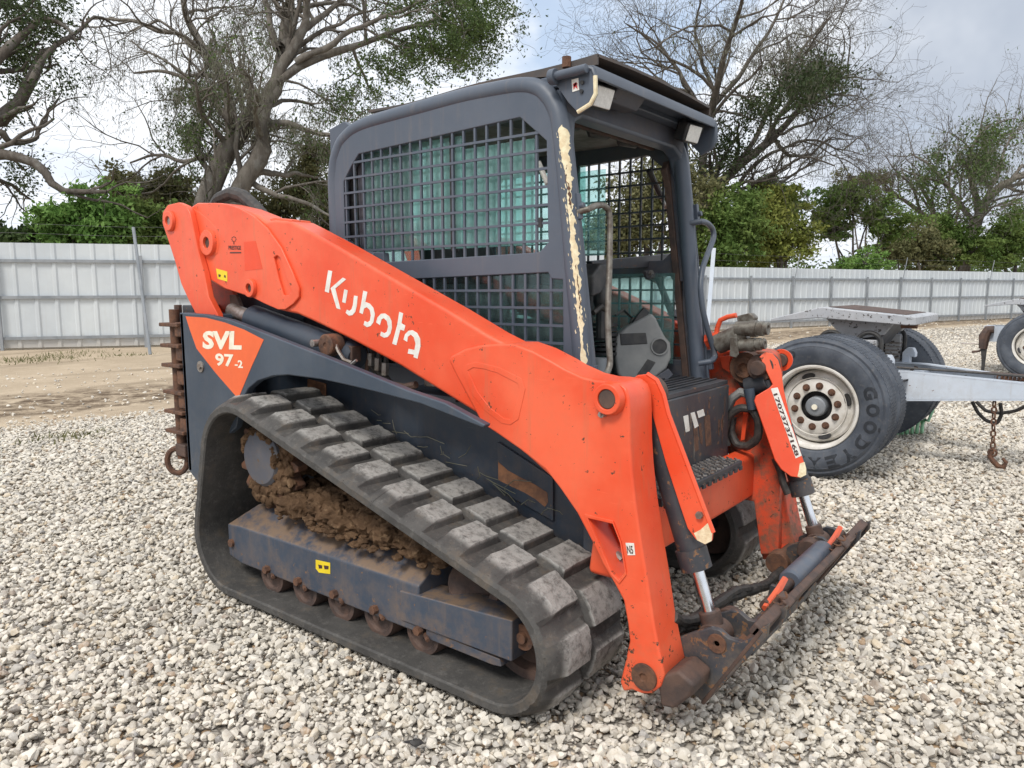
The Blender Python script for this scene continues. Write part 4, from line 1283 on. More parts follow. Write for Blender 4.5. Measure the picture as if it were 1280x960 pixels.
# side plates, stained: rear arch wall, front wall
sp1 = MB(); sp1.prism(LY([(621, 552), (690, 598), (690, 652), (621, 612)], -0.512), (0, 0.010, 0)); skp = sp1.build('skid_plate', M['navy_dark'], LD, 0.003)
sp1 = MB(); sp1.prism(LY([(622, 577), (634, 588), (650, 597), (668, 606), (683, 616), (684, 628), (680, 634), (668, 624), (655, 616), (640, 609), (622, 600)], -0.5135), (0, 0.001, 0)); sp1.build('rust_patch', M['rust_orange'], skp)
sp1 = MB(); sp1.prism(LY([(384, 472), (406, 478), (406, 507), (384, 498)], -0.512), (0, 0.010, 0)); sp1.build('skid_plate', M['rust_orange'], LD, 0.003)
rib_ = MB(); rib_.prism([(0.72, -0.56, 0.36), (0.72, -0.56, 0.86), (0.79, -0.56, 0.84), (0.79, -0.56, 0.36)], (0, 0.055, 0)); both(rib_, 'chassis_rib', M['navy_dark'], 0.006)
# rear side cover with the wheel-arch cut-out and tapering blade
YP = -0.87
outer = LY([(225, 388), (255, 390), (287, 397), (320, 410), (350, 422), (395, 440), (442, 459), (509, 487), (555, 503), (606, 531)], YP)
outer += LY([(603, 535), (525, 504), (466, 488), (425, 478), (400, 472.5), (360, 467), (341, 468), (322, 474), (310, 484), (301, 500)], YP)
q = onY(301, 500, YP); zb = onY(238, 586, YP)[2]
outer += [np.array([q[0] - 0.05, YP, q[2] - 0.12]), np.array([-1.10, YP, 0.62]), np.array([-1.155, YP, 0.42]), np.array([-1.20, YP, 0.40]), np.array([outer[0][0], YP, zb])]
pm = MB(); pm.prism(outer, (0, 0.035, 0))
pan_r, pan_l = both(pm, 'side_cover', M['navy'], 0.006)
fold = MB(); fold.prism([(outer[0][0], YP, zb), (outer[0][0], YP, outer[0][2]), (outer[0][0], -0.5, outer[0][2]), (outer[0][0], -0.5, zb)], (0.03, 0, 0))
both(fold, 'rear_end_plate', M['navy'], 0.004)
cap = MB(); cap.prism([onY(226, 389, YP + 0.036), onY(262, 391, YP + 0.036), (onY(262, 391, YP)[0], -0.52, outer[1][2]), (outer[0][0], -0.52, outer[0][2])], (0, 0, -0.02))
both(cap, 'cover_top', M['navy'], 0.004)
# orange model decal
dq = LY([(232.5, 392.5), (258, 394.5), (281, 400.5), (305, 409.5), (330, 422.5), (315, 455), (297.5, 496), (270, 464), (246, 433), (238, 410)], YP - 0.0012)
dm = MB(); dm.prism(dq, (0, 0.001, 0)); dec = dm.build('model_decal', M['decal_orange'], pan_r)


def px_frame(p0, p1, pup, y):
    """lettering frame on a plane y = const from pixels: origin, end of baseline, a point up"""
    o, e, t = onY(*p0, y), onY(*p1, y), onY(*pup, y)
    ax = (e - o); L = np.linalg.norm(ax); ax = ax / L
    up = t - o; up = up - ax * np.dot(up, ax); H = np.linalg.norm(up)
    return (o, ax, up / H, np.array([0, -1.0, 0])), L, H


def fit_text(txt, p0, p1, pup, y, m, parent, name, bold=0.0, shear=0.0, stretch=True):
    fr, L, H = px_frame(p0, p1, pup, y)
    t0 = text_mb(txt, 1.0, (np.zeros(3), X3, Y3, Z3), 0.0, bold, shear)
    vv = np.array(t0.v); w, h = np.ptp(vv[:, 0]), np.ptp(vv[:, 1]); lo = vv.min(0)
    t = MB(); o, ax, up, an = fr
    t.add([o + ax * (a[0] - lo[0]) / w * L + up * (a[1] - lo[1]) / h * H + an * 0.0008 for a in vv], t0.f)
    return t.build(name, m, parent)


fit_text('SVL', (254, 433.5), (303, 435), (257, 411), YP - 0.0013, M['cream'], dec, 'lettering', bold=0.045, shear=0.10)
fit_text('97', (270, 454.5), (293, 456.5), (271, 439), YP - 0.0013, M['cream'], dec, 'lettering', bold=0.03)
fit_text('-2', (294, 457), (304, 457.8), (294, 447.5), YP - 0.0013, M['cream'], dec, 'lettering', bold=0.03)
b_ = MB(); c = onY(251.5, 455.5, YP); b_.cyl(c, c + np.array([0, -0.006, 0]), 0.026, 20); b_.cyl(c, c + np.array([0, -0.014, 0]), 0.013, 6); b_.build('bolt', M['steel'], pan_r)

# rusty hinge fins, rods and hook at the rear corner
hb = MB(); xr = outer[0][0]
hb.box(xr - 0.105, xr - 0.002, -0.80, -0.55, 0.60, 1.27); hb.build('rear_bumper_post', M['black_worn'], LD, 0.006)
hb2 = MB(); hb2.box(xr - 0.105, xr - 0.002, 0.55, 0.80, 0.60, 1.27); hb2.build('rear_bumper_post', M['black_worn'], LD, 0.006)
for v in (402, 427.5, 451.5, 484, 507.5, 531):
    z = onY(208, v, -0.84)[2]
    fm = MB(); fm.box(xr - 0.175, xr - 0.004, -0.885, -0.66, z - 0.009, z + 0.009)
    both(fm, 'bumper_fin', M['rust'], 0.004)
rd = MB(); rd.cyl((xr - 0.105, -0.84, 0.52), (xr - 0.105, -0.84, 1.25), 0.024, 12); both(rd, 'hinge_rod', M['rust'])
rd = MB(); rd.cyl((xr - 0.16, -0.79, 0.58), (xr - 0.16, -0.79, 1.27), 0.018, 10); both(rd, 'hinge_rod', M['rust_brown'])
for k in range(5):
    z0 = 0.66 + k * 0.115; ps = MB(); ps.box(xr - 0.062, xr - 0.004, -0.87, -0.80, z0, z0 + 0.07); both(ps, 'bumper_pad', M['rust'], 0.008)
ring = MB(); rc = onY(221, 573, -0.86); ring.tube([rc + np.array([0.052 * math.cos(a) * 0.75, 0.03 * math.cos(a), 0.062 * math.sin(a)]) for a in np.linspace(0, 2 * PI, 20)], 0.014, 8)
ring.build('tow_shackle', M['rust'], LD)
rk = MB(); rk.obox(rc + np.array([0.05, 0.02, 0.06]), (0.045, 0, 0), (0, 0.03, 0), (0, 0, 0.03)); rk.build('shackle_lug', M['rust_brown'], LD, 0.006)

# ------------------------------------------------------------------ lift arms
beam = LY([(236, 262), (240, 255), (247, 250.5), (275, 251), (300, 257), (322, 266), (334, 274), (345, 272.5), (364, 274.5), (380, 283), (420, 305), (500, 352), (560, 387), (608, 417), (640, 434), (690, 465), (700, 500), (690, 600), (650, 563), (619, 538), (594, 516), (500, 456.5), (440, 424), (400, 404), (372, 391), (352, 386.5), (315, 370), (280, 359), (262, 348), (255, 337), (247, 315), (238, 285)], AO)
bm1 = MB(); bm1.prism(beam, (0, AI - AO, 0))
arm_r, arm_l = both(bm1, 'lift_arm', M['orange'], 0.014, seg=3, angle=28)
# front casting: runs down to the coupler pivot
cast = LY([(602, 530), (590, 507), (580, 488), (568, 465), (561, 450), (564, 444), (580, 436), (600, 431), (622, 429.5), (642, 430), (665, 438.5), (690, 452), (705, 461), (727, 471.5), (745, 476), (760, 477), (773, 479.5), (782, 487), (786, 499), (787, 520), (787, 555), (789, 590), (793, 630), (800, 680), (808, 730), (815, 780), (823, 822), (828, 845), (823, 860), (812, 869), (800, 869), (788, 864), (776, 866), (772, 853), (778, 830), (784, 802), (782, 781), (777, 752), (762, 724), (748, 700), (737, 676), (719, 641), (700, 613), (681, 588), (650, 563), (619, 541)], AO - 0.008)
tri = LY([(585, 463), (592, 459), (606, 461), (622, 466), (647, 479), (650, 487), (642, 517), (637, 524), (630, 523), (612, 509), (597, 489)], AO - 0.008)
pock = LY([(734, 648), (765, 655.5), (774, 679), (780, 716), (772, 726), (764, 717)], AO - 0.008)
cm_ = MB(); cm_.holed(cast, [pock], (0, AI - AO + 0.016, 0))
cast_r, cast_l = both(cm_, 'arm_casting', M['orange'], 0.010, seg=2, angle=50, mL=M['orange_dirty'])
# embossed triangle pad on the casting
pad = MB(); pad.holed([q + np.array([0, -0.002, 0]) for q in LY([(578, 462), (584, 455), (596, 452), (624, 459), (652, 473), (657, 486), (648, 524), (638, 531), (627, 529), (606, 513), (590, 492)], AO - 0.008)], [[q + np.array([0, -0.002, 0]) for q in tri]], (0, 0.003, 0))
both(pad, 'embossed_pad', M['orange'], 0.0025, seg=2)
lin = MB(); lin.prism(LY([(732, 644), (767, 653), (777, 679), (783, 717), (772, 730), (762, 719)], AI - 0.035), (0, 0.006, 0))
both(lin, 'pocket_floor', M['rust_brown'])
hs = MB(); hs.tube(LY([(752, 668), (756, 685), (764, 694), (770, 694), (776, 700)], AO + 0.06), 0.012, 8); hs.tube(LY([(758, 690), (763, 700), (768, 715)], AO + 0.06), 0.008, 8)
both(hs, 'hose_end', M['steel'])
# raised rim of the pocket
rim = MB(); pk = [q + np.array([0, -0.004, 0]) for q in pock]; ctr = sum(pk) / len(pk)
rim.holed([ctr + (q - ctr) * 1.13 for q in pk], [[ctr + (q - ctr) * 1.0 for q in pk]], (0, 0.006, 0)); both(rim, 'pocket_rim', M['orange'], 0.002)
# rear reinforcing plate with slot
rp = LY([(239, 258), (248, 251.5), (270, 251), (286, 253), (300, 258), (318, 268), (335, 283), (352, 307), (366, 338), (374, 358), (374, 369), (367, 378), (357, 385), (348, 385), (330, 377), (315, 369), (283, 358.5), (262, 346), (256, 336), (248, 314), (240, 285)], AO - 0.012)
slot = LY([(343, 320), (347, 317), (351, 320), (359, 345), (365, 362), (361, 367), (355, 367), (349, 347)], AO - 0.012)
r_ = MB(); r_.holed(rp, [slot], (0, 0.0125, 0)); rp_r, rp_l = both(r_, 'reinforcing_plate', M['orange'], 0.004, seg=2, angle=50)
for (u, v, ro, ri, h, mt_) in ((263.5, 301, 0.062, 0.026, 0.020, 'orange'), (315.5, 358, 0.042, 0.020, 0.018, 'orange')):
    c = onY(u, v, AO - 0.012); k = MB(); k.cyl(c, c + np.array([0, -h, 0]), ro, 32, ro * 0.93, hole=ri); both(k, 'pin_boss', M[mt_], 0.003, angle=50)
    k = MB(); k.cyl(c + np.array([0, 0.02, 0]), c + np.array([0, -h + 0.012, 0]), ri, 20); both(k, 'pivot_pin', M['rust_brown'])
lob = LY([(240, 256), (250, 262), (262, 272), (272, 283), (275, 300), (273, 314), (265, 320), (256, 318), (248, 312)], AO - 0.014)
k = MB(); k.prism(lob, (0, 0.006, 0)); both(k, 'boss_plate', M['orange'], 0.003)
for (u, v, r) in ((315.5, 358, 0.075), (263.5, 301, 0.085)):
    pass
# decals on the right arm
lg = MB()
T = 150 / 1029.0
GLY = [[(145, 112), (180, 118), (150, 305), (115, 292)],
       [(270, 175), (298, 190), (205, 268), (248, 448), (215, 437), (165, 265)],
       [(282, 275), (312, 285), (292, 395), (263, 385)],
       [(365, 330), (397, 335), (388, 420), (375, 470), (350, 498), (320, 502), (293, 478), (303, 450), (325, 461), (343, 447), (355, 410)],
       [(445, 288), (480, 300), (462, 385), (500, 400), (530, 435), (543, 490), (530, 560), (505, 592), (475, 602), (445, 582), (455, 548), (480, 560), (500, 545), (508, 500), (500, 455), (475, 430), (452, 440), (438, 490), (410, 475), (428, 390)],
       [(553, 560), (565, 520), (595, 487), (630, 485), (665, 510), (685, 550), (688, 610), (675, 660), (650, 688), (620, 693), (587, 675), (595, 640), (625, 655), (645, 640), (655, 600), (645, 550), (620, 525), (600, 535), (585, 585)],
       [(752, 472), (785, 485), (770, 570), (803, 590), (792, 635), (760, 625), (725, 758), (690, 745), (735, 580)],
       [(787, 710), (800, 665), (830, 635), (865, 630), (905, 655), (930, 705), (932, 770), (905, 875), (872, 862), (875, 840), (822, 830), (830, 790), (880, 800), (890, 745), (875, 690), (850, 668), (825, 685), (818, 730)]]
for gl in GLY: lg.prism(LY([(390 + a * T, 320 + b * T) for a, b in gl], AO - 0.0012), (0, 0.001, 0))
lg.build('brand_lettering', M['white'], arm_r)
k = MB(); k.prism(LY([(306, 300), (320.5, 299), (329, 334), (307, 336)], AO - 0.013), (0, 0.0008, 0)); k.build('unfaded_patch', M['patch_orange'], arm_r)
fit_text('PRESTIGE', (287, 309.5), (302.5, 310), (287, 304.5), AO - 0.0125, M['ink'], arm_r, 'small_sticker_print', bold=0.02)
k = MB(); k.prism(LY([(288.5, 312.6), (302.5, 312.6), (302.5, 314.2), (288.5, 314.2)], AO - 0.013), (0, 0.0006, 0))
for a0 in np.linspace(0, 2 * PI, 9)[:-1]:
    u, v = 293.5 + 2.6 * math.cos(a0), 296.5 + 3.0 * math.sin(a0); k.prism(LY([(u - .6, v - .6), (u + .6, v - .6), (u + .6, v + .6), (u - .6, v + .6)], AO - 0.013), (0, 0.0006, 0))
k.prism(LY([(293, 299), (294, 299), (294, 303), (293, 303)], AO - 0.013), (0, 0.0006, 0)); k.build('small_sticker_mark', M['ink'], arm_r)
k = MB(); k.prism(LY([(271, 333), (285, 337), (285, 349.5), (273, 346)], AO - 0.013), (0, 0.0008, 0)); k.build('yellow_sticker', M['yellow'], arm_r)
k = MB(); k.prism(LY([(274, 340), (277, 341), (276, 344), (274, 343)], AO - 0.0136), (0, 0.0005, 0)); k.prism(LY([(281, 341), (283, 342), (283, 345), (281, 344)], AO - 0.0136), (0, 0.0005, 0)); k.build('sticker_print', M['ink'], arm_r)
k = MB(); k.prism(LY([(780.5, 679.5), (791, 680), (792.5, 695), (783, 695)], AO - 0.0095), (0, 0.0008, 0)); k.build('white_sticker', M['white'], cast_r)
fit_text('N5', (783, 693), (790.5, 693.5), (783, 683), AO - 0.0098, M['ink'], cast_r, 'sticker_print', bold=0.02)

# upper front pin 
c = onY(763, 499, AO - 0.008); k = MB(); k.cyl(c, c + np.array([0, -0.026, 0]), 0.052, 32, 0.046, hole=0.03); both(k, 'pin_boss', M['orange'], 0.003, angle=50)
k = MB(); k.cyl(c + np.array([0, 0.02, 0]), c + np.array([0, -0.022, 0]), 0.03, 24); both(k, 'pivot_pin', M['rust_brown'], 0.004)
k = MB(); g_ = onY(755, 518, AO - 0.008); k.cyl(g_, g_ + np.array([0, -0.02, 0]), 0.010, 8); k.cyl(g_, g_ + np.array([0, -0.03, 0]), 0.005, 8); both(k, 'grease_fitting', M['steel'])
# lower pivot pin
cp = onY(803, 847, AO - 0.010); k = MB(); k.lathe([(0.0, 0.042), (0.008, 0.041), (0.008, 0.014), (0.001, 0.011), (0.001, 0.0005)], cp, (0, -1, 0), 32); both(k, 'pivot_pin', M['rust'])
# rear link
rl = LY([(204, 271), (204.5, 262), (211, 253), (224, 250), (233, 254), (238, 262), (242, 280), (248, 310), (256, 340), (261, 368), (272, 390), (275, 420), (252, 420), (243, 386), (235, 370), (227, 352), (220, 326), (211, 297), (205, 279)], -0.805)
k = MB(); k.prism(rl, (0, 0.032, 0)); lk_r, lk_l = both(k, 'rear_link', M['orange'], 0.006)
c = onY(214.5, 273.5, -0.805); k = MB(); k.cyl(c, c + np.array([0, -0.016, 0]), 0.05, 28, 0.046, hole=0.022); both(k, 'pin_boss', M['orange'], 0.003, angle=50)
k = MB(); k.cyl(c + np.array([0, 0.2, 0]), c + np.array([0, -0.006, 0]), 0.022, 18); both(k, 'pivot_pin', M['steel'])
k = MB(); k.prism(LY([(257, 335), (275, 345), (292, 362), (296, 420), (262, 420), (258, 365)], -0.66), (0, 0.025, 0)); both(k, 'inner_link', M['orange_dirty'], 0.005)
k = MB(); k.prism(LY([(287, 366), (295, 366), (304, 388), (303, 398), (296, 400), (290, 396)], -0.70), (0, 0.02, 0)); both(k, 'link_bar', M['rust_brown'], 0.004)
c = onY(299, 387, -0.70); k = MB(); k.cyl(c, c + np.array([0, -0.018, 0]), 0.024, 20, hole=0.008); both(k, 'link_pin', M['steel'])
# lift cylinder under the arm
k = MB(); a, b_ = onY(318, 396, -0.70), onY(447, 446, -0.70); k.tube([a, a + (b_ - a) * 0.98, b_], [0.062, 0.062, 0.05], 24); both(k, 'lift_cylinder', M['navy_dark'], 0.0)
k = MB(); k.cyl(a, a - (b_ - a) * 0.25, 0.034, 16); both(k, 'lift_rod', M['steel'])
c = onY(407.5, 430, -0.80); k = MB(); k.lathe([(-0.06, 0.045), (0.0, 0.045), (0.004, 0.04), (0.004, 0.012), (0.0, 0.01), (0.0, 0.0005)], c, (0, -1, 0), 24); both(k, 'lift_pin', M['rust'])
c = onY(398, 427, -0.79); k = MB(); k.cyl(c + np.array([0, .03, 0]), c + np.array([0, -0.03, 0]), 0.015, 10); both(k, 'bolt', M['steel'])
k = MB(); k.tube(LY([(412, 420), (419, 426), (423, 437), (430, 448), (440, 452)], -0.78), 0.008, 6); k.tube(LY([(424, 454), (436, 457), (446, 449)], -0.80), 0.006, 6); both(k, 'lift_cylinder_clip', M['steel'])
k = MB(); k.prism(LY([(420, 425), (440, 432), (440, 452), (424, 448)], -0.74), (0, 0.05, 0)); both(k, 'cylinder_bracket', M['rust_brown'], 0.005)
k = MB(); k.prism(LY([(285, 350), (312, 362), (350, 378), (385, 392), (372, 405), (330, 412), (300, 410)], -0.60), (0, 0.02, 0)); both(k, 'inner_side_plate', M['navy_dark'], 0.004)
# clutter on the side ledge: valve block, hoses, clamps
k = MB(); k.box(0.06, 0.17, -0.66, -0.58, 0.97, 1.09); k.build('valve_block', M['steel'], LD, 0.006)
for j, (u, v) in enumerate(((465, 440), (474, 446), (483, 452))):
    p = onY(u, v, -0.62); k = MB(); k.tube([p + np.array([0, 0.02, 0.2]), p + np.array([0.01, 0, 0.06]), p + np.array([0.0, -0.01, -0.05]), p + np.array([0.03, 0.03, -0.12])], 0.011, 8); k.build('hydraulic_hose', M['rubber_hose'], LD)
    k = MB(); q = p + np.array([0.0, -0.01, -0.05]); k.cyl(q, q + np.array([0.004, 0.0, 0.05]), 0.016, 6); k.build('hose_fitting', M['steel'], LD)
k = MB(); k.tube(LY([(455, 430), (460, 450), (458, 468)], -0.64), 0.010, 8); k.tube(LY([(490, 480), (505, 483), (520, 480)], -0.70), 0.014, 8); k.build('pipe', M['rust_brown'], LD)
k = MB(); k.box(-0.10, 0.26, -0.70, -0.502, 0.93, 0.95); k.build('side_ledge', M['navy_dark'], LD, 0.003)
# hoses that loop over the arm's rear end
for dz, dy, r in ((0, 0, 0.032), (-0.012, 0.07, 0.028), (0.004, 0.14, 0.03)):
    pts = [onY(u, v, -0.58 + dy) + np.array([0, 0, dz]) for u, v in ((262, 300), (266, 262), (276, 246), (292, 239), (306, 243), (320, 256), (334, 272), (352, 300))]
    k = MB(); pts = np.array(pts); tt = np.linspace(0, 7, 40)
    k.tube(np.column_stack([np.interp(tt, range(8), pts[:, i]) for i in range(3)]), r, 10); k.build('hydraulic_hose', M['rubber_hose'], LD)
k = MB(); k.prism(LY([(338, 271), (346, 270), (365, 272.5), (366, 275), (340, 275)], AO + 0.01), (0, 0.10, 0)); both(k, 'hose_guard', M['orange'], 0.003)

# crossmember between the arms
k = MB(); k.prism([(0.905, -0.66, 0.40), (0.905, -0.66, 0.60), (0.83, -0.66, 0.62), (0.80, -0.66, 0.40)], (0, 1.32, 0)); k.build('crossmember', M['orange'], LD, 0.02, seg=3)
# front end plates joining casting and crossmember (left one shows)
k = MB(); k.prism([(0.78, -0.63, 0.38), (0.80, -0.63, 0.98), (0.93, -0.63, 0.98), (1.02, -0.63, 0.6), (1.03, -0.63, 0.16), (0.95, -0.63, 0.14), (0.91, -0.63, 0.38)], (0, 0.05, 0)); k.mirror_y().build('arm_inner_plate', M['orange_dirty'], LD, 0.006)

# bracket at the cab's rear top corner, dry stalks caught beside the belt
k = MB(); k.prism(LY([(414, 160), (432, 150), (440, 156), (428, 170), (420, 190), (415, 192)], -0.44), (0, 0.03, 0)); both(k, 'rear_corner_bracket', M['cab'], 0.004)
k = MB(); rgs = np.random.default_rng(21)
for _ in range(22):
    x = rgs.uniform(-0.35, 0.55); p0 = np.array([x, -0.52 - rgs.uniform(0, 0.02), 0.60 - 0.288 * x + 0.06 + rgs.uniform(0, 0.05)])
    d = np.array([rgs.normal() * 0.6, -0.1 * abs(rgs.normal()), 0.6 * rgs.random() - 0.1]); L_ = rgs.uniform(0.05, 0.20)
    k.tube([p0, p0 + d * L_ * 0.5 + rgs.normal(size=3) * np.array([.01, .003, .01]), p0 + d * L_ + np.array([0.02 * rgs.normal(), 0, -0.02 * rgs.random()])], 0.0016, 4)
k.build('dry_stalks', M['moss'], LD)['kind'] = 'stuff'
# ------------------------------------------------------------------ tilt cylinders, guards and coupler
tp, td = np.array([0.945, -0.545, 1.0]), np.array([1.206, -0.545, 0.262])
dv = (td - tp) / np.linalg.norm(td - tp); LT = np.linalg.norm(td - tp)
k = MB(); e = tp + dv * (LT * 0.735)
k.tube([tp + dv * 0.05, tp + dv * 0.06, e - dv * 0.07, e - dv * 0.069, e - dv * 0.002, e], [0.03, 0.043, 0.043, 0.05, 0.05, 0.044], 24)
both(k, 'tilt_cylinder', M['black_worn'])
k = MB(); k.cyl(e - dv * 0.02, td, 0.0215, 20); both(k, 'cylinder_rod', M['chrome'])
k = MB(); k.cyl(td + np.array([0, 0.04, 0]), td + np.array([0, -0.04, 0]), 0.045, 24); k.cyl(td - dv * 0.075, td - dv * 0.03, 0.034, 18); both(k, 'rod_eye', M['rust_brown'], 0.004)
k = MB(); k.cyl(tp + np.array([0, 0.09, 0]), tp + np.array([0, -0.09, 0]), 0.032, 24); k.cyl(tp + np.array([0, 0.05, 0]), tp + np.array([0, -0.05, 0]), 0.058, 24); both(k, 'cylinder_pivot', M['rust_brown'], 0.004)
# guards: right one
n0 = np.array([-dv[2], 0, dv[0]]); pg = tp + n0 * 0.068
YG = -0.606
gp_ = LY([(791, 474), (797, 470), (808, 469), (820, 477), (828, 494), (834, 519), (889, 668), (888, 678), (880, 682), (868, 676), (858, 662), (848, 632), (831, 579), (816, 524), (812, 504), (803, 482)], YG)
k = MB(); k.prism(gp_, (0, 0.012, 0)); gr = k.build('cylinder_guard', M['orange'], LD, 0.003)
lip = LY([(808, 469), (820, 477), (828, 494), (834, 519), (889, 668)], YG)
k = MB(); k.tube([q + np.array([0, 0.006, 0]) for q in lip], 0.008, 8); k.build('guard_edge', M['orange'], gr)
k = MB(); c = onY(874, 645, YG); k.cyl(c, c + np.array([0, -0.012, 0]), 0.012, 6); k.build('bolt', M['steel'], gr)
k = MB(); k.prism(LY([(884, 655), (889, 668), (888, 678), (880, 682), (870, 677), (866, 668), (874, 664)], YG - 0.0012), (0, 0.001, 0)); k.build('rubbed_end', M['peel'], gr)
# left guard, turned towards the middle of the machine
nL_ = np.array([0.55, -0.80, 0.2]); nL_ = nL_ - dv * np.dot(nL_, dv); nL_ /= np.linalg.norm(nL_); pgL = tp * np.array([1, -1, 1]) + nL_ * 0.07
gq = [(943, 503), (945, 497), (962, 487), (966, 483), (960, 470), (950, 448), (957, 442), (966, 444), (973, 452), (977, 466), (980, 490), (990, 535), (1007, 588), (1007, 596), (1000, 600), (988, 598), (976, 589), (968, 577), (960, 553), (949, 521)]
k = MB(); k.prism([onP(u, v, pgL, nL_) for u, v in gq], -nL_ * 0.012); gl_ = k.build('cylinder_guard', M['orange'], LD, 0.003)
k = MB(); k.prism([onP(u, v, pgL + nL_ * 0.001, nL_) for u, v in ((963.5, 488), (972, 486.5), (1001.5, 572), (994, 575.5))], -nL_ * 0.0009); dl = k.build('number_decal', M['white'], gl_)
o_, e_, t_ = [onP(u, v, pgL + nL_ * 0.0022, nL_) for u, v in ((966.5, 495), (993.5, 573), (971.5, 493.5))]
ax = (e_ - o_); Lh = np.linalg.norm(ax); ax /= Lh; up = t_ - o_; up -= ax * np.dot(up, ax); Hh = np.linalg.norm(up); up /= Hh
t0 = text_mb('17073737168', 1.0, (np.zeros(3), X3, Y3, Z3), 0.0, 0.03); vv = np.array(t0.v); w_, h_ = np.ptp(vv[:, 0]), np.ptp(vv[:, 1]); lo = vv.min(0)
k = MB(); k.add([o_ + ax * (a[0] - lo[0]) / w_ * Lh + up * (a[1] - lo[1]) / h_ * Hh for a in vv], t0.f); k.build('number_print', M['ink'], dl)
k = MB(); k.prism([onP(u, v, pgL + nL_ * 0.0012, nL_) for u, v in ((999, 582), (1005, 580), (1007, 588), (1007, 596), (1000, 599.5), (996, 598), (998, 590))], -nL_ * 0.001); k.build('rubbed_end', M['peel'], gl_)
# quick coupler, rolled forward: plate from (1.20, 0.06) up to (1.41, 0.42)
q0, q1 = np.array([1.205, 0, 0.062]), np.array([1.380, 0, 0.350]); qd = (q1 - q0) / np.linalg.norm(q1 - q0); qn = np.array([-qd[2], 0, qd[0]])   # qn points back and up
cr = MB()
for (t0_, t1_, th) in ((0.0, 0.09, 0.028), (0.265, 0.337, 0.026)):
    a, b_ = q0 + qd * t0_, q0 + qd * t1_
    cr.prism([a + np.array([0, -0.62, 0]), b_ + np.array([0, -0.62, 0]), b_ + np.array([0, -0.62, 0]) + qn * th, a + np.array([0, -0.62, 0]) + qn * th], (0, 1.24, 0))
cr.build('coupler_plate', M['rust_brown'], LD, 0.006)
ear = LY([(842, 800), (862, 793), (886, 787), (897, 790), (908, 800), (925, 805), (938, 799), (950, 787), (958, 783), (956, 799), (879, 880), (857, 866), (846, 845), (840, 822)], -0.625)
k = MB(); k.prism(ear, (0, 0.022, 0)); er, el_ = both(k, 'coupler_ear', M['black_worn'], 0.003)
k = MB(); k.prism([q + np.array([0, 0.16, 0]) for q in ear], (0, 0.022, 0)); both(k, 'coupler_ear', M['black_worn'], 0.003)
k = MB(); a = q0 + qd * 0.0; k.prism([a + np.array([0, -0.627, 0]) - qn * 0.001, q1 + np.array([0, -0.627, 0]) - qn * 0.001, q1 + np.array([0, -0.627, 0]) + qn * 0.012, a + np.array([0, -0.627, 0]) + qn * 0.012], (0, 0.26, 0)); both(k, 'coupler_side_plate', M['rust_brown'], 0.004)
c = onY(894, 806, -0.625); k = MB(); k.lathe([(0.0, 0.030), (0.005, 0.029), (0.005, 0.01), (0.0, 0.008), (0.0, 0.0005)], c, (0, -1, 0), 24); both(k, 'coupler_pin', M['rust'])
k = MB(); k.cyl(td * np.array([1, 0, 1]) + np.array([0, -0.45, 0]), td * np.array([1, 0, 1]) + np.array([0, -0.40, 0]), 0.05, 24, 0.044); both(k, 'coupler_pin', M['rust_brown'], 0.004)
pv = np.array([cp[0], 0, cp[2]]); k = MB(); k.cyl(pv + np.array([0, -0.47, 0]), pv + np.array([0, -0.41, 0]), 0.052, 24, 0.048); k.cyl(pv + np.array([0, -0.66, 0]), pv + np.array([0, -0.47, 0]), 0.035, 18); both(k, 'pivot_boss', M['rust'], 0.004)
# rusty latch boss sticking out beside the right arm
a, b_ = onY(905, 797, -0.60), None
k = MB(); k.prism([onY(u, v, -0.63) for u, v in ((842, 826), (868, 819), (888, 836), (884, 850), (862, 866), (846, 862))], (0, -0.13, 0)); both(k, 'latch_boss', M['rust_brown'], 0.012)
# dark webs between the ears, cross tube and the worn upper corners
for y0, y1 in ((-0.60, -0.34), (0.34, 0.60)):
    k = MB(); a, b_ = q0 + qd * 0.085, q0 + qd * 0.275
    k.prism([a + np.array([0, y0, 0]) + qn * 0.006, b_ + np.array([0, y0, 0]) + qn * 0.006, b_ + np.array([0, y0, 0]) + qn * 0.022, a + np.array([0, y0, 0]) + qn * 0.022], (0, y1 - y0, 0)); k.build('coupler_web', M['black_worn'], LD, 0.003)
    k = MB(); a = q0 + qd * 0.15 + qn * 0.04; k.cyl(a + np.array([0, y0, 0]), a + np.array([0, y1, 0]), 0.034, 16); k.build('cross_tube', M['black_worn'], LD)
    for yy in (y0 + 0.05, y1 - 0.05):
        k = MB(); a = q0 + qd * 0.225 + qn * 0.026 + np.array([0, yy, 0]); k.cyl(a, a + qn * 0.018, 0.016, 6); k.build('bolt', M['rust'], LD)
    k = MB(); a = q0 + qd * 0.30; s_ = 1 if y0 > 0 else -1; ye = s_ * 0.62
    k.prism([a + np.array([0, ye - s_ * 0.20, 0]), q1 + np.array([0, ye - s_ * 0.20, 0]), q1 + qd * 0.02 + np.array([0, ye - s_ * 0.03, 0]), q1 + np.array([0, ye, 0]), a + np.array([0, ye, 0])], qn * 0.034); k.build('worn_corner', M['rust_brown'], LD, 0.005)
k = MB(); k.box(1.20, 1.26, -0.36, 0.36, 0.13, 0.19); k.build('coupler_beam', M['black_worn'], LD, 0.006)
for y0 in (-0.14, 0.12):
    k = MB(); k.prism([np.array([1.20, y0, 0.10]), q0 + qd * 0.08 + np.array([0, y0, 0]), q0 + qd * 0.27 + np.array([0, y0, 0]), np.array([1.235, y0, 0.30])], (0, 0.02, 0)); k.build('coupler_gusset', M['black_worn'], LD, 0.003)
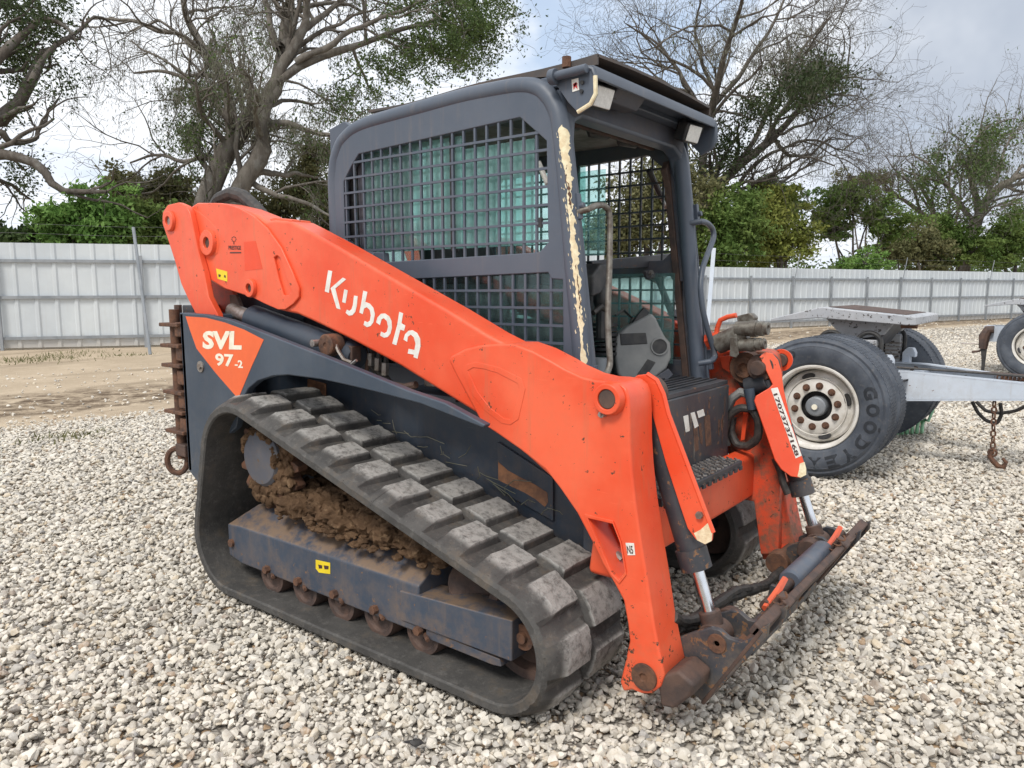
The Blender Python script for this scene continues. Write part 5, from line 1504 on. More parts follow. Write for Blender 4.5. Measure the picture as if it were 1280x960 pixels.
# power latch cylinder lying along the plate, its rod and the two levers
pc0 = q0 + qd * 0.265 + qn * 0.055 + np.array([0, 0.09, 0])
k = MB(); k.tube([pc0 + np.array([0, -0.21, 0]), pc0 + np.array([0, -0.20, 0]), pc0 + np.array([0, 0.19, 0]), pc0 + np.array([0, 0.20, 0])], [0.036, 0.042, 0.042, 0.036], 24); k.build('latch_cylinder', M['cab'], LD)
k = MB(); k.cyl(pc0 + np.array([0, -0.46, 0]), pc0 + np.array([0, -0.16, 0]), 0.018, 12); k.cyl(pc0 + np.array([0, 0.17, 0]), pc0 + np.array([0, 0.46, 0]), 0.018, 12); k.build('latch_rod', M['rust_brown'], LD)
for y0 in (-0.38, 0.30):
    p0 = q0 + qd * 0.265 + qn * 0.05 + np.array([0, y0, 0])
    k = MB(); w = np.array([0, 0.014, 0]); k.tube([p0, p0 + np.array([0.005, 0.04, 0.012]), p0 + np.array([0.012, 0.09, 0.035]), p0 + np.array([0.02, 0.13, 0.065])], [0.012, 0.014, 0.013, 0.011], 6); k.build('latch_lever', M['peelred'], LD, sharp=30)
    k = MB(); k.tube([p0 - qd * 0.13 + np.array([0, -0.05, 0]) + qn * (0.012 * math.sin(s * 1.9) - 0.02) + qd * 0.13 * s / 16.0 + np.array([0, 0.01 * math.cos(s * 1.9), 0]) for s in np.linspace(0, 40, 120)][:90], 0.004, 5); k.build('latch_spring', M['rust'], LD)
    k = MB(); k.obox(p0 - qd * 0.02 + qn * -0.03, qd * 0.10, np.array([0, 0.03, 0]), qn * 0.025); k.build('latch_bracket', M['rust_brown'], LD, 0.006)
# hoses to the latch cylinder
for pts, r in ((((838, 772), (850, 780), (868, 776), (882, 764), (905, 750), (930, 742), (950, 736), (962, 731)), 0.022), (((900, 752), (918, 740), (935, 738), (955, 735), (968, 722), (985, 706), (1000, 696)), 0.020), (((845, 788), (866, 785), (886, 770), (910, 757)), 0.016)):
    P = np.array([onX(u, v, 1.10) for u, v in pts]); m = len(P); tt = np.linspace(0, m - 1, 40)
    P = np.column_stack([np.interp(tt, range(m), P[:, i]) for i in range(3)])
    for _ in range(3): P[1:-1] = (P[:-2] + P[1:-1] * 2 + P[2:]) / 4
    k = MB(); k.tube(P, r * (1 + 0.12 * np.sin(np.arange(40) * 1.3)) * 0.9, 10); k.build('hydraulic_hose', M['rubber_hose'], LD)
    k = MB(); k.cyl(P[-1], P[-1] + (P[-1] - P[-4]) * 1.2, r * 0.75, 8); k.build('hose_fitting', M['steel'], LD)

# ------------------------------------------------------------------ front panel, step, floor
k = MB(); k.box(0.823, 0.838, -0.44, 0.43, 0.60, 0.925); fpn = k.build('front_panel', M['black_worn'], LD, 0.006)
for (u0, v0, u1, v1, u2, v2, u3, v3) in ((854, 522, 860, 520, 862, 540, 857, 542), (863, 518, 868, 516.5, 873, 534, 868, 537), (871, 516, 879, 513, 881, 521, 873, 524)):
    k = MB(); k.prism([onX(u, v, 0.8395) for u, v in ((u0, v0), (u1, v1), (u2, v2), (u3, v3))], (-0.001, 0, 0)); k.build('torn_sticker', M['white'], fpn)
for (u0, u1, va, vb) in ((866, 871, 528, 566), (880, 887, 522, 560), (873, 876, 532, 556)):
    k = MB(); k.prism([onX(u, v, 0.8392) for u, v in ((u0, va), (u1, va - 2), (u1 + 2, vb - 2), (u0 + 2, vb))], (-0.0008, 0, 0)); k.build('rust_streak', M['rust'], fpn)
rgf = np.random.default_rng(4)
for _ in range(14):
    y0 = rgf.uniform(-0.25, 0.40); z0 = rgf.uniform(0.66, 0.90); w_ = rgf.uniform(0.006, 0.02); h_ = rgf.uniform(0.03, 0.14)
    k = MB(); k.prism([(0.8388, y0, z0), (0.8388, y0 + w_, z0 - 0.01), (0.8388, y0 + w_ * 0.8, max(0.64, z0 - h_)), (0.8388, y0 + w_ * 0.2, max(0.645, z0 - h_ * 0.8))], (-0.0005, 0, 0)); k.build('paint_scrape', M['rust' if _ % 3 else 'grimy_steel'], fpn)
k = MB(); k.box(0.835, 0.965, -0.45, 0.275, 0.605, 0.635); st = k.build('step', M['black_worn'], LD, 0.004)
sx = MB()
for i in range(7):
    for j in range(22):
        x = 0.848 + i * 0.017; y = -0.43 + j * 0.033 + (0.016 if i % 2 else 0); a = 0.7 if (i + j) % 2 else -0.7
        sx.obox((x, y, 0.637), (0.008 * math.cos(a), 0.008 * math.sin(a), 0), (-0.0025 * math.sin(a), 0.0025 * math.cos(a), 0), (0, 0, 0.0025))
sx.build('tread_pattern', M['steel'], st)['kind'] = 'stuff'
k = MB()
for j in range(14): k.box(0.965, 0.972, -0.44 + j * 0.052, -0.415 + j * 0.052, 0.600, 0.616)
k.build('step_lip', M['black_worn'], st)
k = MB(); k.box(0.60, 0.83, -0.44, 0.43, 0.926, 0.945)
for j in range(5): k.box(0.64 + j * 0.035, 0.65 + j * 0.035, -0.42, 0.41, 0.946, 0.952)
k.build('door_sill', M['black_worn'], LD, 0.002)

# ------------------------------------------------------------------ cab
YC = -0.5
side_o = LY([(421, 305), (419, 222), (422, 198), (430, 176), (445, 160), (464, 151), (526, 134), (588, 117), (650, 106), (668, 106), (682, 111), (693, 125), (701, 145), (706, 200), (711, 262), (716, 330), (722, 400), (727, 478)], YC)
xb, xf = onY(421, 305, YC)[0], side_o[-1][0]
side_o += [np.array([xf + 0.01, YC, 0.93]), np.array([xb + 0.04, YC, 0.93])]
up_h = LY([(441, 206), (450, 191), (652, 146.5), (667, 160), (685, 176), (686, 296), (687, 302), (675, 315.5), (481, 326.5), (480, 314.5), (449, 312), (432, 297), (431, 225)], YC)
lo_h = LY([(515, 348), (686, 341), (690, 349), (704, 350), (704, 455)], YC)
lo_h += [np.array([lo_h[-1][0], YC, lo_h[-1][2] - 0.06]), np.array([-0.42, YC, lo_h[-1][2] - 0.06]), np.array([-0.42, YC, lo_h[0][2] - 0.05])]
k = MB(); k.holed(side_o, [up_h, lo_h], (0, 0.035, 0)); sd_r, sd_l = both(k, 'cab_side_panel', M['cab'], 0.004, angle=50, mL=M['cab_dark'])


def inside_poly(x, z, poly):
    c = False; n = len(poly)
    for i in range(n):
        a, b = poly[i], poly[(i + 1) % n]
        if (a[2] > z) != (b[2] > z) and x < (b[0] - a[0]) * (z - a[2]) / (b[2] - a[2]) + a[0]: c = not c
    return c


def mesh_bars(poly, px_, pz, bw=0.0045):
    """square steel grid clipped to an opening: every bar a part of the side panel"""
    xs_ = [q[0] for q in poly]; zs_ = [q[2] for q in poly]; bars = []
    x = max(xs_) - px_
    while x > min(xs_):
        ins = [q for q in np.linspace(min(zs_), max(zs_), 240) if inside_poly(x, q, poly)]
        if ins: bars.append((x - bw, x + bw, YC + 0.004, YC + 0.013, min(ins) - 0.01, max(ins) + 0.01))
        x -= px_
    z = max(zs_) - pz
    while z > min(zs_):
        ins = [q for q in np.linspace(min(xs_), max(xs_), 400) if inside_poly(q, z, poly)]
        if ins: bars.append((min(ins) - 0.01, max(ins) + 0.01, YC + 0.0015, YC + 0.0105, z - bw, z + bw))
        z -= pz
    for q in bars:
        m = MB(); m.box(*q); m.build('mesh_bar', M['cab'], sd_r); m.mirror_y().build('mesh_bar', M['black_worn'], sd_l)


mesh_bars(up_h, 0.0572, 0.0625)
mesh_bars(lo_h, 0.0572, 0.0625)
# sliding side glazing behind the mesh
k = MB(); k.box(-0.53, 0.08, YC + 0.05, YC + 0.056, 1.50, 1.93); both(k, 'side_window', M['glass'], mL=M['glass_far'])
k = MB(); k.box(0.03, 0.42, YC + 0.062, YC + 0.068, 1.50, 1.88); k.build('side_window', M['glass'], LD)
k = MB(); k.box(-0.05, 0.20, -YC - 0.068, -YC - 0.062, 1.50, 1.90); k.build('side_window', M['glass_far'], LD)
k = MB(); k.box(-0.60, -0.525, YC + 0.04, YC + 0.075, 1.42, 1.96); both(k, 'window_jamb', M['black'], 0.004)
k = MB(); k.box(0.02, 0.045, YC + 0.045, YC + 0.072, 1.49, 1.93); both(k, 'window_rail', M['black'], 0.003)
k = MB(); k.box(-0.42, 0.56, YC + 0.05, YC + 0.056, 1.0, 1.41); k.build('lower_window', M['glass_low'], LD)
k = MB(); k.box(-0.42, 0.56, -YC - 0.056, -YC - 0.05, 1.0, 1.41); k.build('lower_window', M['glass_far'], LD)
k = MB(); k.box(0.485, 0.50, YC - 0.0015, YC + 0.01, 1.555, 1.59); k.build('window_latch', M['black'], LD, 0.002)
# rolled tube that frames the side
tube_px = [(424, 310), (422, 260), (421, 222), (423, 199), (431, 177), (446, 162), (464, 153.5), (526, 137), (588, 120), (650, 109), (668, 109), (682, 114), (694, 128), (702, 147), (708, 200), (713, 262), (718, 330), (724, 400), (730, 478)]
tp_ = np.array(LY(tube_px, YC + 0.025)); tt = np.linspace(0, len(tp_) - 1, 90)
tp_ = np.column_stack([np.interp(tt, range(len(tp_)), tp_[:, i]) for i in range(3)])
for _ in range(2): tp_[1:-1] = (tp_[:-2] + tp_[1:-1] * 2 + tp_[2:]) / 4
tp_ = np.vstack([tp_, tp_[-1] + np.array([0.012, 0, -0.10])])
k = MB(); k.tube(tp_, 0.034, 16); both(k, 'cab_frame_tube', M['cab'])
# strip of peeled paint on the front post
V = []; rgp = np.random.default_rng(8); NR, NA = 150, 7; lo_e = hi_e = 0.0
for i, q in enumerate(np.linspace(65.5, 89, NR)):
    j = int(q); f_ = q - j; p = tp_[j] * (1 - f_) + tp_[j + 1] * f_; tg = tp_[j + 1] - tp_[j]; tg /= np.linalg.norm(tg)
    nx = np.cross(tg, Y3); nx /= np.linalg.norm(nx)
    if nx[0] < 0: nx = -nx
    fr_ = i / (NR - 1.0)
    lo_e = 0.82 * lo_e + rgp.normal() * 0.05; hi_e = 0.75 * hi_e + rgp.normal() * 0.09
    half = (0.44 - 0.20 * min(1, fr_ * 2.2)) * min(1, i / 5.0, (NR - 1 - i) / 3.0 + 0.1)
    m0, m1 = 0.72 - half + lo_e * 0.8, 0.72 + half * 1.15 + hi_e
    for a in np.linspace(m0, max(m1, m0 + 0.08), NA): V.append(p + 0.0352 * (nx * math.sin(a) - Y3 * math.cos(a)))
k = MB(); k.sheet(V, NR, NA); pk_ = k.build('peeled_paint', M['peel'], LD)
V = []
for i, q in enumerate(np.linspace(70, 88, 110)):
    j = int(q); f_ = q - j; p = tp_[j] * (1 - f_) + tp_[j + 1] * f_; tg = tp_[j + 1] - tp_[j]; tg /= np.linalg.norm(tg)
    nx = np.cross(tg, Y3); nx /= np.linalg.norm(nx)
    if nx[0] < 0: nx = -nx
    lo_e = 0.85 * lo_e + rgp.normal() * 0.05; half = max(0.0, 0.13 * math.sin(i * 0.11) - 0.02 + 0.05 * rgp.normal()) * (1.0 if i < 60 else 0.4)
    for a in np.linspace(0.74 + lo_e - half, 0.74 + lo_e + half, 3): V.append(p + 0.0358 * (nx * math.sin(a) - Y3 * math.cos(a)))
k = MB(); k.sheet(V, 110, 3); k.build('rust_in_peel', M['rust'], pk_)
k = MB()
for _ in range(70):
    q = rgp.uniform(66, 89); j = int(q); f_ = q - j; p = tp_[j] * (1 - f_) + tp_[min(j + 1, 89)] * f_; tg = tp_[min(j + 1, 89)] - tp_[j - 1]; tg /= np.linalg.norm(tg)
    nx = np.cross(tg, Y3); nx /= np.linalg.norm(nx)
    if nx[0] < 0: nx = -nx
    a0 = 0.72 + rgp.choice([-1, 1]) * rgp.uniform(0.25, 0.75); w_ = rgp.uniform(0.02, 0.09); l_ = rgp.uniform(0.002, 0.010)
    k.add([p + tg * (l_ * s_) + 0.0351 * (nx * math.sin(a0 + w_ * c_) - Y3 * math.cos(a0 + w_ * c_)) for c_, s_ in ((-1, rgp.uniform(-1, 0)), (0, -1), (1, rgp.uniform(0, 1)), (0, 1))], [(0, 1, 2, 3)])
k.build('paint_flakes', M['peel'], pk_)['kind'] = 'stuff'
# front frame: header and two posts around the open doorway
P0 = np.array([0.575, 0, 1.97]); FN = np.array([0.9917, 0, 0.1287]); FD = np.array([0.1287, 0, -0.9917])


def fp(y, z): return np.array([P0[0] - (z - P0[2]) * FN[2] / FN[0], y, z])


outf = [fp(-0.47, 2.03), fp(0.47, 2.03), fp(0.495, 1.95), fp(0.495, 0.93), fp(0.462, 0.93)]
outf += [fp(0.462, 1.55), fp(0.462, 1.84), fp(0.44, 1.915), fp(0.39, 1.945), fp(0.0, 1.945), fp(-0.36, 1.945), fp(-0.405, 1.92), fp(-0.425, 1.85), fp(-0.425, 0.93), fp(-0.485, 0.93), fp(-0.485, 1.95)]
k = MB(); k.prism(outf, -FN * 0.065); k.build('door_frame', M['cab'], LD, 0.014, seg=3, angle=28)
k = MB(); k.prism([fp(y, z) - FN * 0.072 for y, z in ((0.475, 1.93), (0.475, 0.95), (0.452, 0.95), (0.452, 1.80), (0.43, 1.88))], -FN * 0.03); k.build('door_seal', M['rust_brown'], LD, 0.004)
k = MB(); k.prism([fp(y, z) + FN * 0.0015 for y, z in ((-0.455, 2.028), (0.455, 2.028), (0.48, 1.95), (0.445, 1.93), (0.39, 1.957), (0.0, 1.957), (-0.355, 1.957), (-0.41, 1.935), (-0.46, 1.95))], -FN * 0.001); k.build('door_header', M['cab_dark'], LD)
# left post side flange
k = MB(); k.prism([fp(0.50, 2.0) + FN * 0.004, fp(0.50, 0.93) + FN * 0.004, fp(0.50, 0.93) - FN * 0.09, fp(0.50, 2.0) - FN * 0.09], (0, 0.014, 0)); k.build('post_flange', M['cab'], LD, 0.004)
# roof skin, visor, cheeks and the steel sheet on top
k = MB(); k.prism([(-0.52, -0.47, 2.03), (-0.45, -0.47, 2.065), (0.60, -0.47, 2.075), (0.62, -0.47, 2.03)], (0, 0.94, 0)); k.build('roof', M['cab'], LD, 0.008)
k = MB(); k.prism([(-0.50, -0.45, 2.0), (0.55, -0.45, 2.0), (0.55, -0.45, 2.028), (-0.50, -0.45, 2.028)], (0, 0.90, 0)); k.build('headliner', M['liner'], LD, 0.004)
for yy in (-0.30, -0.08, 0.16):
    k = MB(); k.tube([np.array([0.42, yy, 1.99]), np.array([0.40, yy + 0.05, 1.96]), np.array([0.44, yy + 0.12, 1.955]), np.array([0.45, yy + 0.18, 1.985])], 0.011, 6); k.build('torn_trim', M['black'], LD)
k = MB(); k.box(0.43, 0.455, -0.42, 0.44, 1.955, 1.985); k.build('roof_rail', M['rust_brown'], LD, 0.008)
k = MB(); k.box(0.475, 0.50, -0.42, 0.44, 1.965, 1.99); k.build('roof_rail', M['grimy_steel'], LD, 0.008)
k = MB(); k.prism([(0.10, -0.30, 1.998), (0.30, -0.34, 1.998), (0.36, -0.10, 1.998), (0.22, 0.10, 1.998), (0.12, 0.02, 1.998), (0.16, -0.12, 1.998)], (0, 0, -0.004)); k.build('torn_liner_patch', M['black'], LD)
ck = LY([(690, 97), (700, 92), (735, 84.5), (743, 87), (746, 96), (746.5, 118), (740, 131), (724, 141), (712, 128), (700, 110)], -0.50)
k = MB(); k.prism(ck, (0, 0.012, 0)); cR, cL_ = both(k, 'visor_cheek', M['cab'], 0.003)
edge = ck[2:8]; k = MB(); k.tube([q + np.array([0, 0.004, 0]) for q in edge], 0.008, 8); both(k, 'cheek_edge', M['peel'] if False else M['cab'])
k = MB(); k.tube([q + np.array([0.004, -0.003, 0]) for q in ck[4:8]], 0.0075, 8); k.build('bare_edge', M['peel'], LD)
a, b_ = onY(692, 97, -0.52), onY(736, 86, -0.52); k = MB(); k.cyl(a, b_, 0.015, 14); k.cyl(a + np.array([-0.004, 0, 0]), a + np.array([0.02, 0, 0]), 0.026, 16); both(k, 'hinge_tube', M['cab'], 0.002)
k = MB(); k.prism(LY([(717, 100), (725.5, 98), (726.5, 113), (718, 115.5)], -0.502), (0, 0.0012, 0)); k.build('warning_sticker', M['white'], cR)
k = MB(); k.prism(LY([(719, 105.5), (723, 103), (724.5, 112), (721.5, 109), (719.5, 112.5)], -0.5032), (0, 0.0006, 0)); k.prism(LY([(722, 103.5), (724.5, 105), (720.5, 109), (719, 108)], -0.5032), (0, 0.0006, 0)); k.build('sticker_print', M['red_ink'], cR)
c = onY(731, 104, -0.50); k = MB(); k.cyl(c, c + np.array([0, -0.006, 0]), 0.007, 8); c = onY(730, 115, -0.50); k.cyl(c, c + np.array([0, -0.006, 0]), 0.007, 8); k.build('bolt', M['black'], cR)
vx = ck[4][0]
k = MB(); k.prism([(0.60, -0.49, 2.07), (0.66, -0.49, 2.078), (vx - 0.01, -0.49, 2.072), (vx, -0.49, 2.055), (vx, -0.49, 2.03), (vx - 0.012, -0.49, 2.03), (vx - 0.012, -0.49, 2.05), (0.65, -0.49, 2.062), (0.60, -0.49, 2.055)], (0, 0.98, 0)); k.build('visor', M['cab'], LD, 0.003)
rq = MB(); nx_, ny_ = 16, 5; Vt, Vb = [], []
for i in range(nx_):
    x = -0.44 + (0.70 + 0.44) * i / (nx_ - 1)
    for j in range(ny_):
        y = -0.46 + 0.92 * j / (ny_ - 1); z = 2.098 + 0.022 * max(0, (x + 0.2)) - 0.012 * (2 * j / (ny_ - 1) - 1) ** 2 + 0.004 * math.sin(x * 9)
        Vt.append((x, y, z + 0.010)); Vb.append((x, y, z))
rq.sheet(Vt, nx_, ny_); rq.add(Vb, [tuple(reversed((i * ny_ + j, (i + 1) * ny_ + j, (i + 1) * ny_ + j + 1, i * ny_ + j + 1))) for i in range(nx_ - 1) for j in range(ny_ - 1)], True)
n_ = nx_ * ny_
for i in range(nx_ - 1):
    for j, fl in ((0, False), (ny_ - 1, True)):
        q = [i * ny_ + j, (i + 1) * ny_ + j, n_ + (i + 1) * ny_ + j, n_ + i * ny_ + j]; rq.f.append(tuple(q if fl else q[::-1])); rq.smooth.append(False)
for j in range(ny_ - 1):
    for i, fl in ((0, True), (nx_ - 1, False)):
        q = [i * ny_ + j, i * ny_ + j + 1, n_ + i * ny_ + j + 1, n_ + i * ny_ + j]; rq.f.append(tuple(q if fl else q[::-1])); rq.smooth.append(False)
rq.build('roof_sheet', M['roof_steel'], LD)
k = MB(); k.prism([(0.50, -0.463, 2.075), (0.70, -0.463, 2.08), (0.70, -0.463, 2.112), (0.30, -0.463, 2.10)], (0, 0.008, 0)); both(k, 'sheet_flange', M['roof_steel'])
k = MB(); c = onY(711, 85, -0.47); k.cyl(c, c + np.array([0, 0, 0.035]), 0.016, 8); both(k, 'bolt', M['rust'])
# work lamps
for (y0, u, v) in ((-0.385, 757, 123), (0.40, 869, 169)):
    c = onX(u, v, 0.668)
    f1 = np.array([0.93, -0.10 if y0 < 0 else -0.12, -0.34]); f1 /= np.linalg.norm(f1); s1 = np.cross(Z3, f1); s1 /= np.linalg.norm(s1); u1 = np.cross(f1, s1)
    k = MB(); k.obox(c - f1 * 0.03, f1 * 0.03, s1 * 0.056, u1 * 0.042); lp = k.build('work_lamp', M['black'], LD, 0.012, seg=3)
    k = MB(); k.obox(c + f1 * 0.001, f1 * 0.004, s1 * 0.047, u1 * 0.034); k.build('lens', M['lens'], lp, 0.006)
    k = MB(); k.obox(c - f1 * 0.05 + np.array([0, 0, 0.04]), f1 * 0.01, s1 * 0.02, (0, 0, 0.035)); k.obox(c - f1 * 0.02 + np.array([0, 0.06, 0.03]), f1 * 0.02, s1 * 0.035, u1 * 0.02); k.build('lamp_bracket', M['black'], lp, 0.003)
k = MB(); k.prism([(vx - 0.06, -0.30, 2.0), (vx - 0.02, -0.30, 2.045), (vx - 0.10, -0.30, 2.05), (vx - 0.12, -0.30, 2.0)], (0, 0.20, 0)); k.build('visor_bracket', M['cab_dark'], LD, 0.004)


def bar(name, pts, off, r, m):
    P = np.array([onP(u, v, P0 + FN * off, FN) for u, v in pts]); n = len(P); tt = np.linspace(0, n - 1, 50)
    P = np.column_stack([np.interp(tt, range(n), P[:, i]) for i in range(3)])
    for _ in range(2): P[1:-1] = (P[:-2] + 2 * P[1:-1] + P[2:]) / 4
    P[0] -= FN * off; P[-1] -= FN * off
    k = MB(); k.tube(P, r, 12); return k.build(name, m, LD)


bar('grab_handle', [(736, 263), (744, 258), (755, 257), (762, 262), (764, 275), (763, 330), (760, 400), (762, 440), (763, 456), (759, 468), (750, 474), (741, 474)], 0.05, 0.011, M['grimy_steel'])
bar('grab_handle', [(877, 278), (885, 280), (892, 287), (894, 298), (887, 316), (879, 336), (876, 360), (879, 390), (886, 418), (893, 440), (894, 449), (887, 455)], 0.05, 0.0125, M['cab'])
for u, v, dy in ((736, 262, -0.465), (879, 272, 0.52), (882, 452, 0.52), (741, 474, -0.465)):
    z = onP(u, v, P0, FN)[2]; c = fp(dy, z); k = MB(); k.obox(c, FN * 0.02, (0, 0.012, 0), FD * 0.045); k.cyl(c + FN * 0.01, c + FN * 0.035, 0.012, 8); k.build('handle_bracket', M['cab'], LD, 0.003)
# interior
k = MB(); k.box(-0.50, 0.60, -0.44, 0.44, 0.926, 0.95); k.build('cab_floor', M['black_worn'], LD)
rear = [(-0.515, -0.46, 0.95), (-0.515, 0.46, 0.95), (-0.515, 0.46, 2.0), (-0.515, -0.46, 2.0)]
k = MB(); k.holed([np.array(q) for q in rear], [[np.array(q) for q in ((-0.515, -0.38, 1.40), (-0.515, 0.38, 1.40), (-0.515, 0.38, 1.92), (-0.515, -0.38, 1.92))]], (0.03, 0, 0)); k.build('rear_wall', M['cab_dark'], LD)
k = MB(); k.box(-0.505, -0.499, -0.39, 0.39, 1.39, 1.93); k.build('rear_window', M['glass_far'], LD)
k = MB(); k.box(-0.30, 0.16, -0.24, 0.24, 1.08, 1.20); seat_ = k.build('seat', M['seat'], LD, 0.04, seg=4)
k = MB(); k.prism([(-0.34, -0.23, 1.18), (-0.22, -0.23, 1.18), (-0.33, -0.23, 1.66), (-0.43, -0.23, 1.66)], (0, 0.46, 0)); k.build('seat_back', M['seat'], LD, 0.04, seg=4)
k = MB()
for j in range(6): k.box(-0.22 + 0.006 * (j % 2), 0.10 - 0.006 * (j % 2), -0.18, 0.18, 0.955 + j * 0.021, 0.972 + j * 0.021)
k.build('seat_suspension', M['seat'], LD, 0.005)
for sgn in (-1, 1):
    k = MB(); k.box(-0.20, 0.14, sgn * 0.31 - 0.045, sgn * 0.31 + 0.045, 1.36, 1.41); k.build('armrest', M['seat'], LD, 0.02, seg=3)
    k = MB(); k.tube([(0.18, sgn * 0.33, 1.15), (0.19, sgn * 0.33, 1.30), (0.17, sgn * 0.33, 1.36), (0.16, sgn * 0.33, 1.44)], [0.02, 0.018, 0.028, 0.022], 12); k.build('joystick', M['black'], LD)
nC = np.array([0.62, -0.78, 0.08]); nC /= np.linalg.norm(nC); pC = onY(806, 437, 0.26)


def onC(u, v, o=0.0): return onP(u, v, pC + nC * o, nC)


con = [onC(u, v) for u, v in ((770, 421), (783, 410), (794, 403), (806, 397), (815, 392), (821, 399), (826, 410), (832, 422), (839, 430), (840, 448), (834, 462), (822, 472), (805, 482), (788, 482), (772, 470), (768, 445))]
k = MB(); k.prism(con, -nC * 0.14); cs_ = k.build('control_console', M['plastic'], LD, 0.014, seg=3)
for pts, mt_ in (([(775.5, 418), (808, 417), (810, 431), (776.5, 432.5)], 'black'), ([(810, 450), (820, 454), (808, 472), (796, 470)], 'black')):
    k = MB(); k.prism([onC(u, v, 0.003) for u, v in pts], -nC * 0.008); k.build('console_slot', M[mt_], cs_, 0.003)
c = onC(824.5, 434.5); k = MB(); k.lathe([(0.0, 0.040), (0.008, 0.038), (0.008, 0.033), (-0.012, 0.03)], c, nC, 28); k.build('vent_ring', M['plastic'], cs_)
k = MB(); k.cyl(c - nC * 0.005, c + nC * 0.003, 0.033, 24); k.build('vent_hole', M['black'], cs_)
k = MB(); k.prism([onC(u, v, -0.01) for u, v in ((790, 406), (800, 392), (806, 385), (813, 392), (805, 402))], -nC * 0.06); k.build('display', M['black'], cs_, 0.004)
k = MB(); k.prism([onC(u, v, 0.02) for u, v in ((812, 478), (836, 462), (842, 470), (822, 487))], -nC * 0.03); k.build('console_foot', M['cab_dark'], cs_, 0.003)
k = MB()
for j in range(7):
    a = onX(756, 408 + j * 6, 0.36); k.cyl(a, a + np.array([0, 0, 0.012]), 0.06 - 0.004 * (j % 2), 16)
k.build('seat_bellows', M['seat'], LD)
k = MB(); a = onX(750, 448, 0.40); k.cyl(a, a + np.array([0, 0, -0.08]), 0.035, 14); k.build('suspension_cap', M['galv'], LD)
for pts, r in ((((842, 400), (838, 420), (846, 440), (850, 462), (842, 478)), 0.008), (((852, 420), (846, 446), (838, 470), (826, 486)), 0.006), (((770, 395), (780, 388), (790, 398), (786, 412)), 0.006), (((742, 392), (752, 384), (762, 392), (764, 408)), 0.012)):
    k = MB(); k.tube([onX(u, v, 0.42) for u, v in pts], r, 6); k.build('cable', M['rubber_hose'], LD)
for u, v in ((848, 400), (850, 420), (845, 446), (838, 402)):
    c = onX(u, v, 0.425); k = MB(); k.cyl(c, c + X3 * 0.012, 0.010, 8); k.build('bolt', M['steel'], LD)
k = MB(); a = onX(752, 388, 0.40); k.cyl(a + np.array([0, 0, -0.12]), a, 0.022, 10); k.tube([a, a + np.array([0.0, 0.0, 0.03]), a + np.array([0.0, 0, 0.07]), a + np.array([0, 0, 0.10])], [0.022, 0.034, 0.034, 0.02], 12); k.build('joystick', M['black'], LD)
k = MB(); k.prism([onX(u, v, 0.42) for u, v in ((826, 402), (836, 398), (840, 412), (830, 418))], (-0.03, 0, 0)); k.build('switch_box', M['black'], LD, 0.004)
# lap bar links and gas strut on the left inner wall
k = MB(); k.tube([onX(u, v, 0.45) for u, v in ((812, 345), (822, 345), (832, 372), (843, 400), (845, 430))], 0.016, 8); k.build('lap_bar', M['cab_dark'], LD)
k = MB(); k.prism([onX(u, v, 0.44) for u, v in ((808, 340), (832, 336), (836, 346), (826, 356), (812, 350))], (-0.02, 0, 0)); k.build('lap_bar_bracket', M['cab_dark'], LD, 0.003)
for u, v in ((813.5, 343), (831, 341)):
    c = onX(u, v, 0.452); k = MB(); k.cyl(c, c + X3 * 0.012, 0.014, 8); k.build('bolt', M['steel'], LD)
k = MB(); k.prism([onX(u, v, 0.42) for u, v in ((740, 327), (845, 318), (858, 322), (858, 334), (745, 338))], (-0.03, 0, 0)); k.build('inner_side_rail', M['black_worn'], LD, 0.004)
k = MB(); a, b_ = onX(813, 214, 0.42), onX(840, 274, 0.42); k.cyl(a, a + (b_ - a) * 0.55, 0.014, 10); k.build('gas_strut', M['black'], LD)
k = MB(); k.cyl(a + (b_ - a) * 0.5, b_, 0.008, 10); k.build('gas_strut_rod', M['steel'], LD)
k = MB(); a, b_ = onY(675, 203, -0.40), onY(686, 230, -0.40); k.cyl(a, b_, 0.010, 8); k.build('gas_strut_rod', M['white'], LD)
k = MB(); k.prism([onX(u, v, 0.50) for u, v in ((742, 345), (752, 330), (764, 330), (768, 346), (752, 368), (742, 372))], (-0.10, 0, 0)); k.build('control_pod', M['black'], LD, 0.01)
k = MB(); k.prism([onX(u, v, 0.42) for u, v in ((838, 396), (846, 388), (852, 392), (852, 450), (842, 455))], (-0.03, 0, 0)); k.build('hinge_plate', M['cab_dark'], LD, 0.004)
# fine details on the cab side: latch above the arm
k = MB(); k.tube(LY([(452, 325), (453, 318), (468, 317), (470, 332)], YC - 0.02), 0.006, 6); k.prism(LY([(458, 320), (466, 320), (468, 334), (460, 334)], YC - 0.004), (0, -0.02, 0)); k.build('side_latch', M['cab'], LD, 0.002)

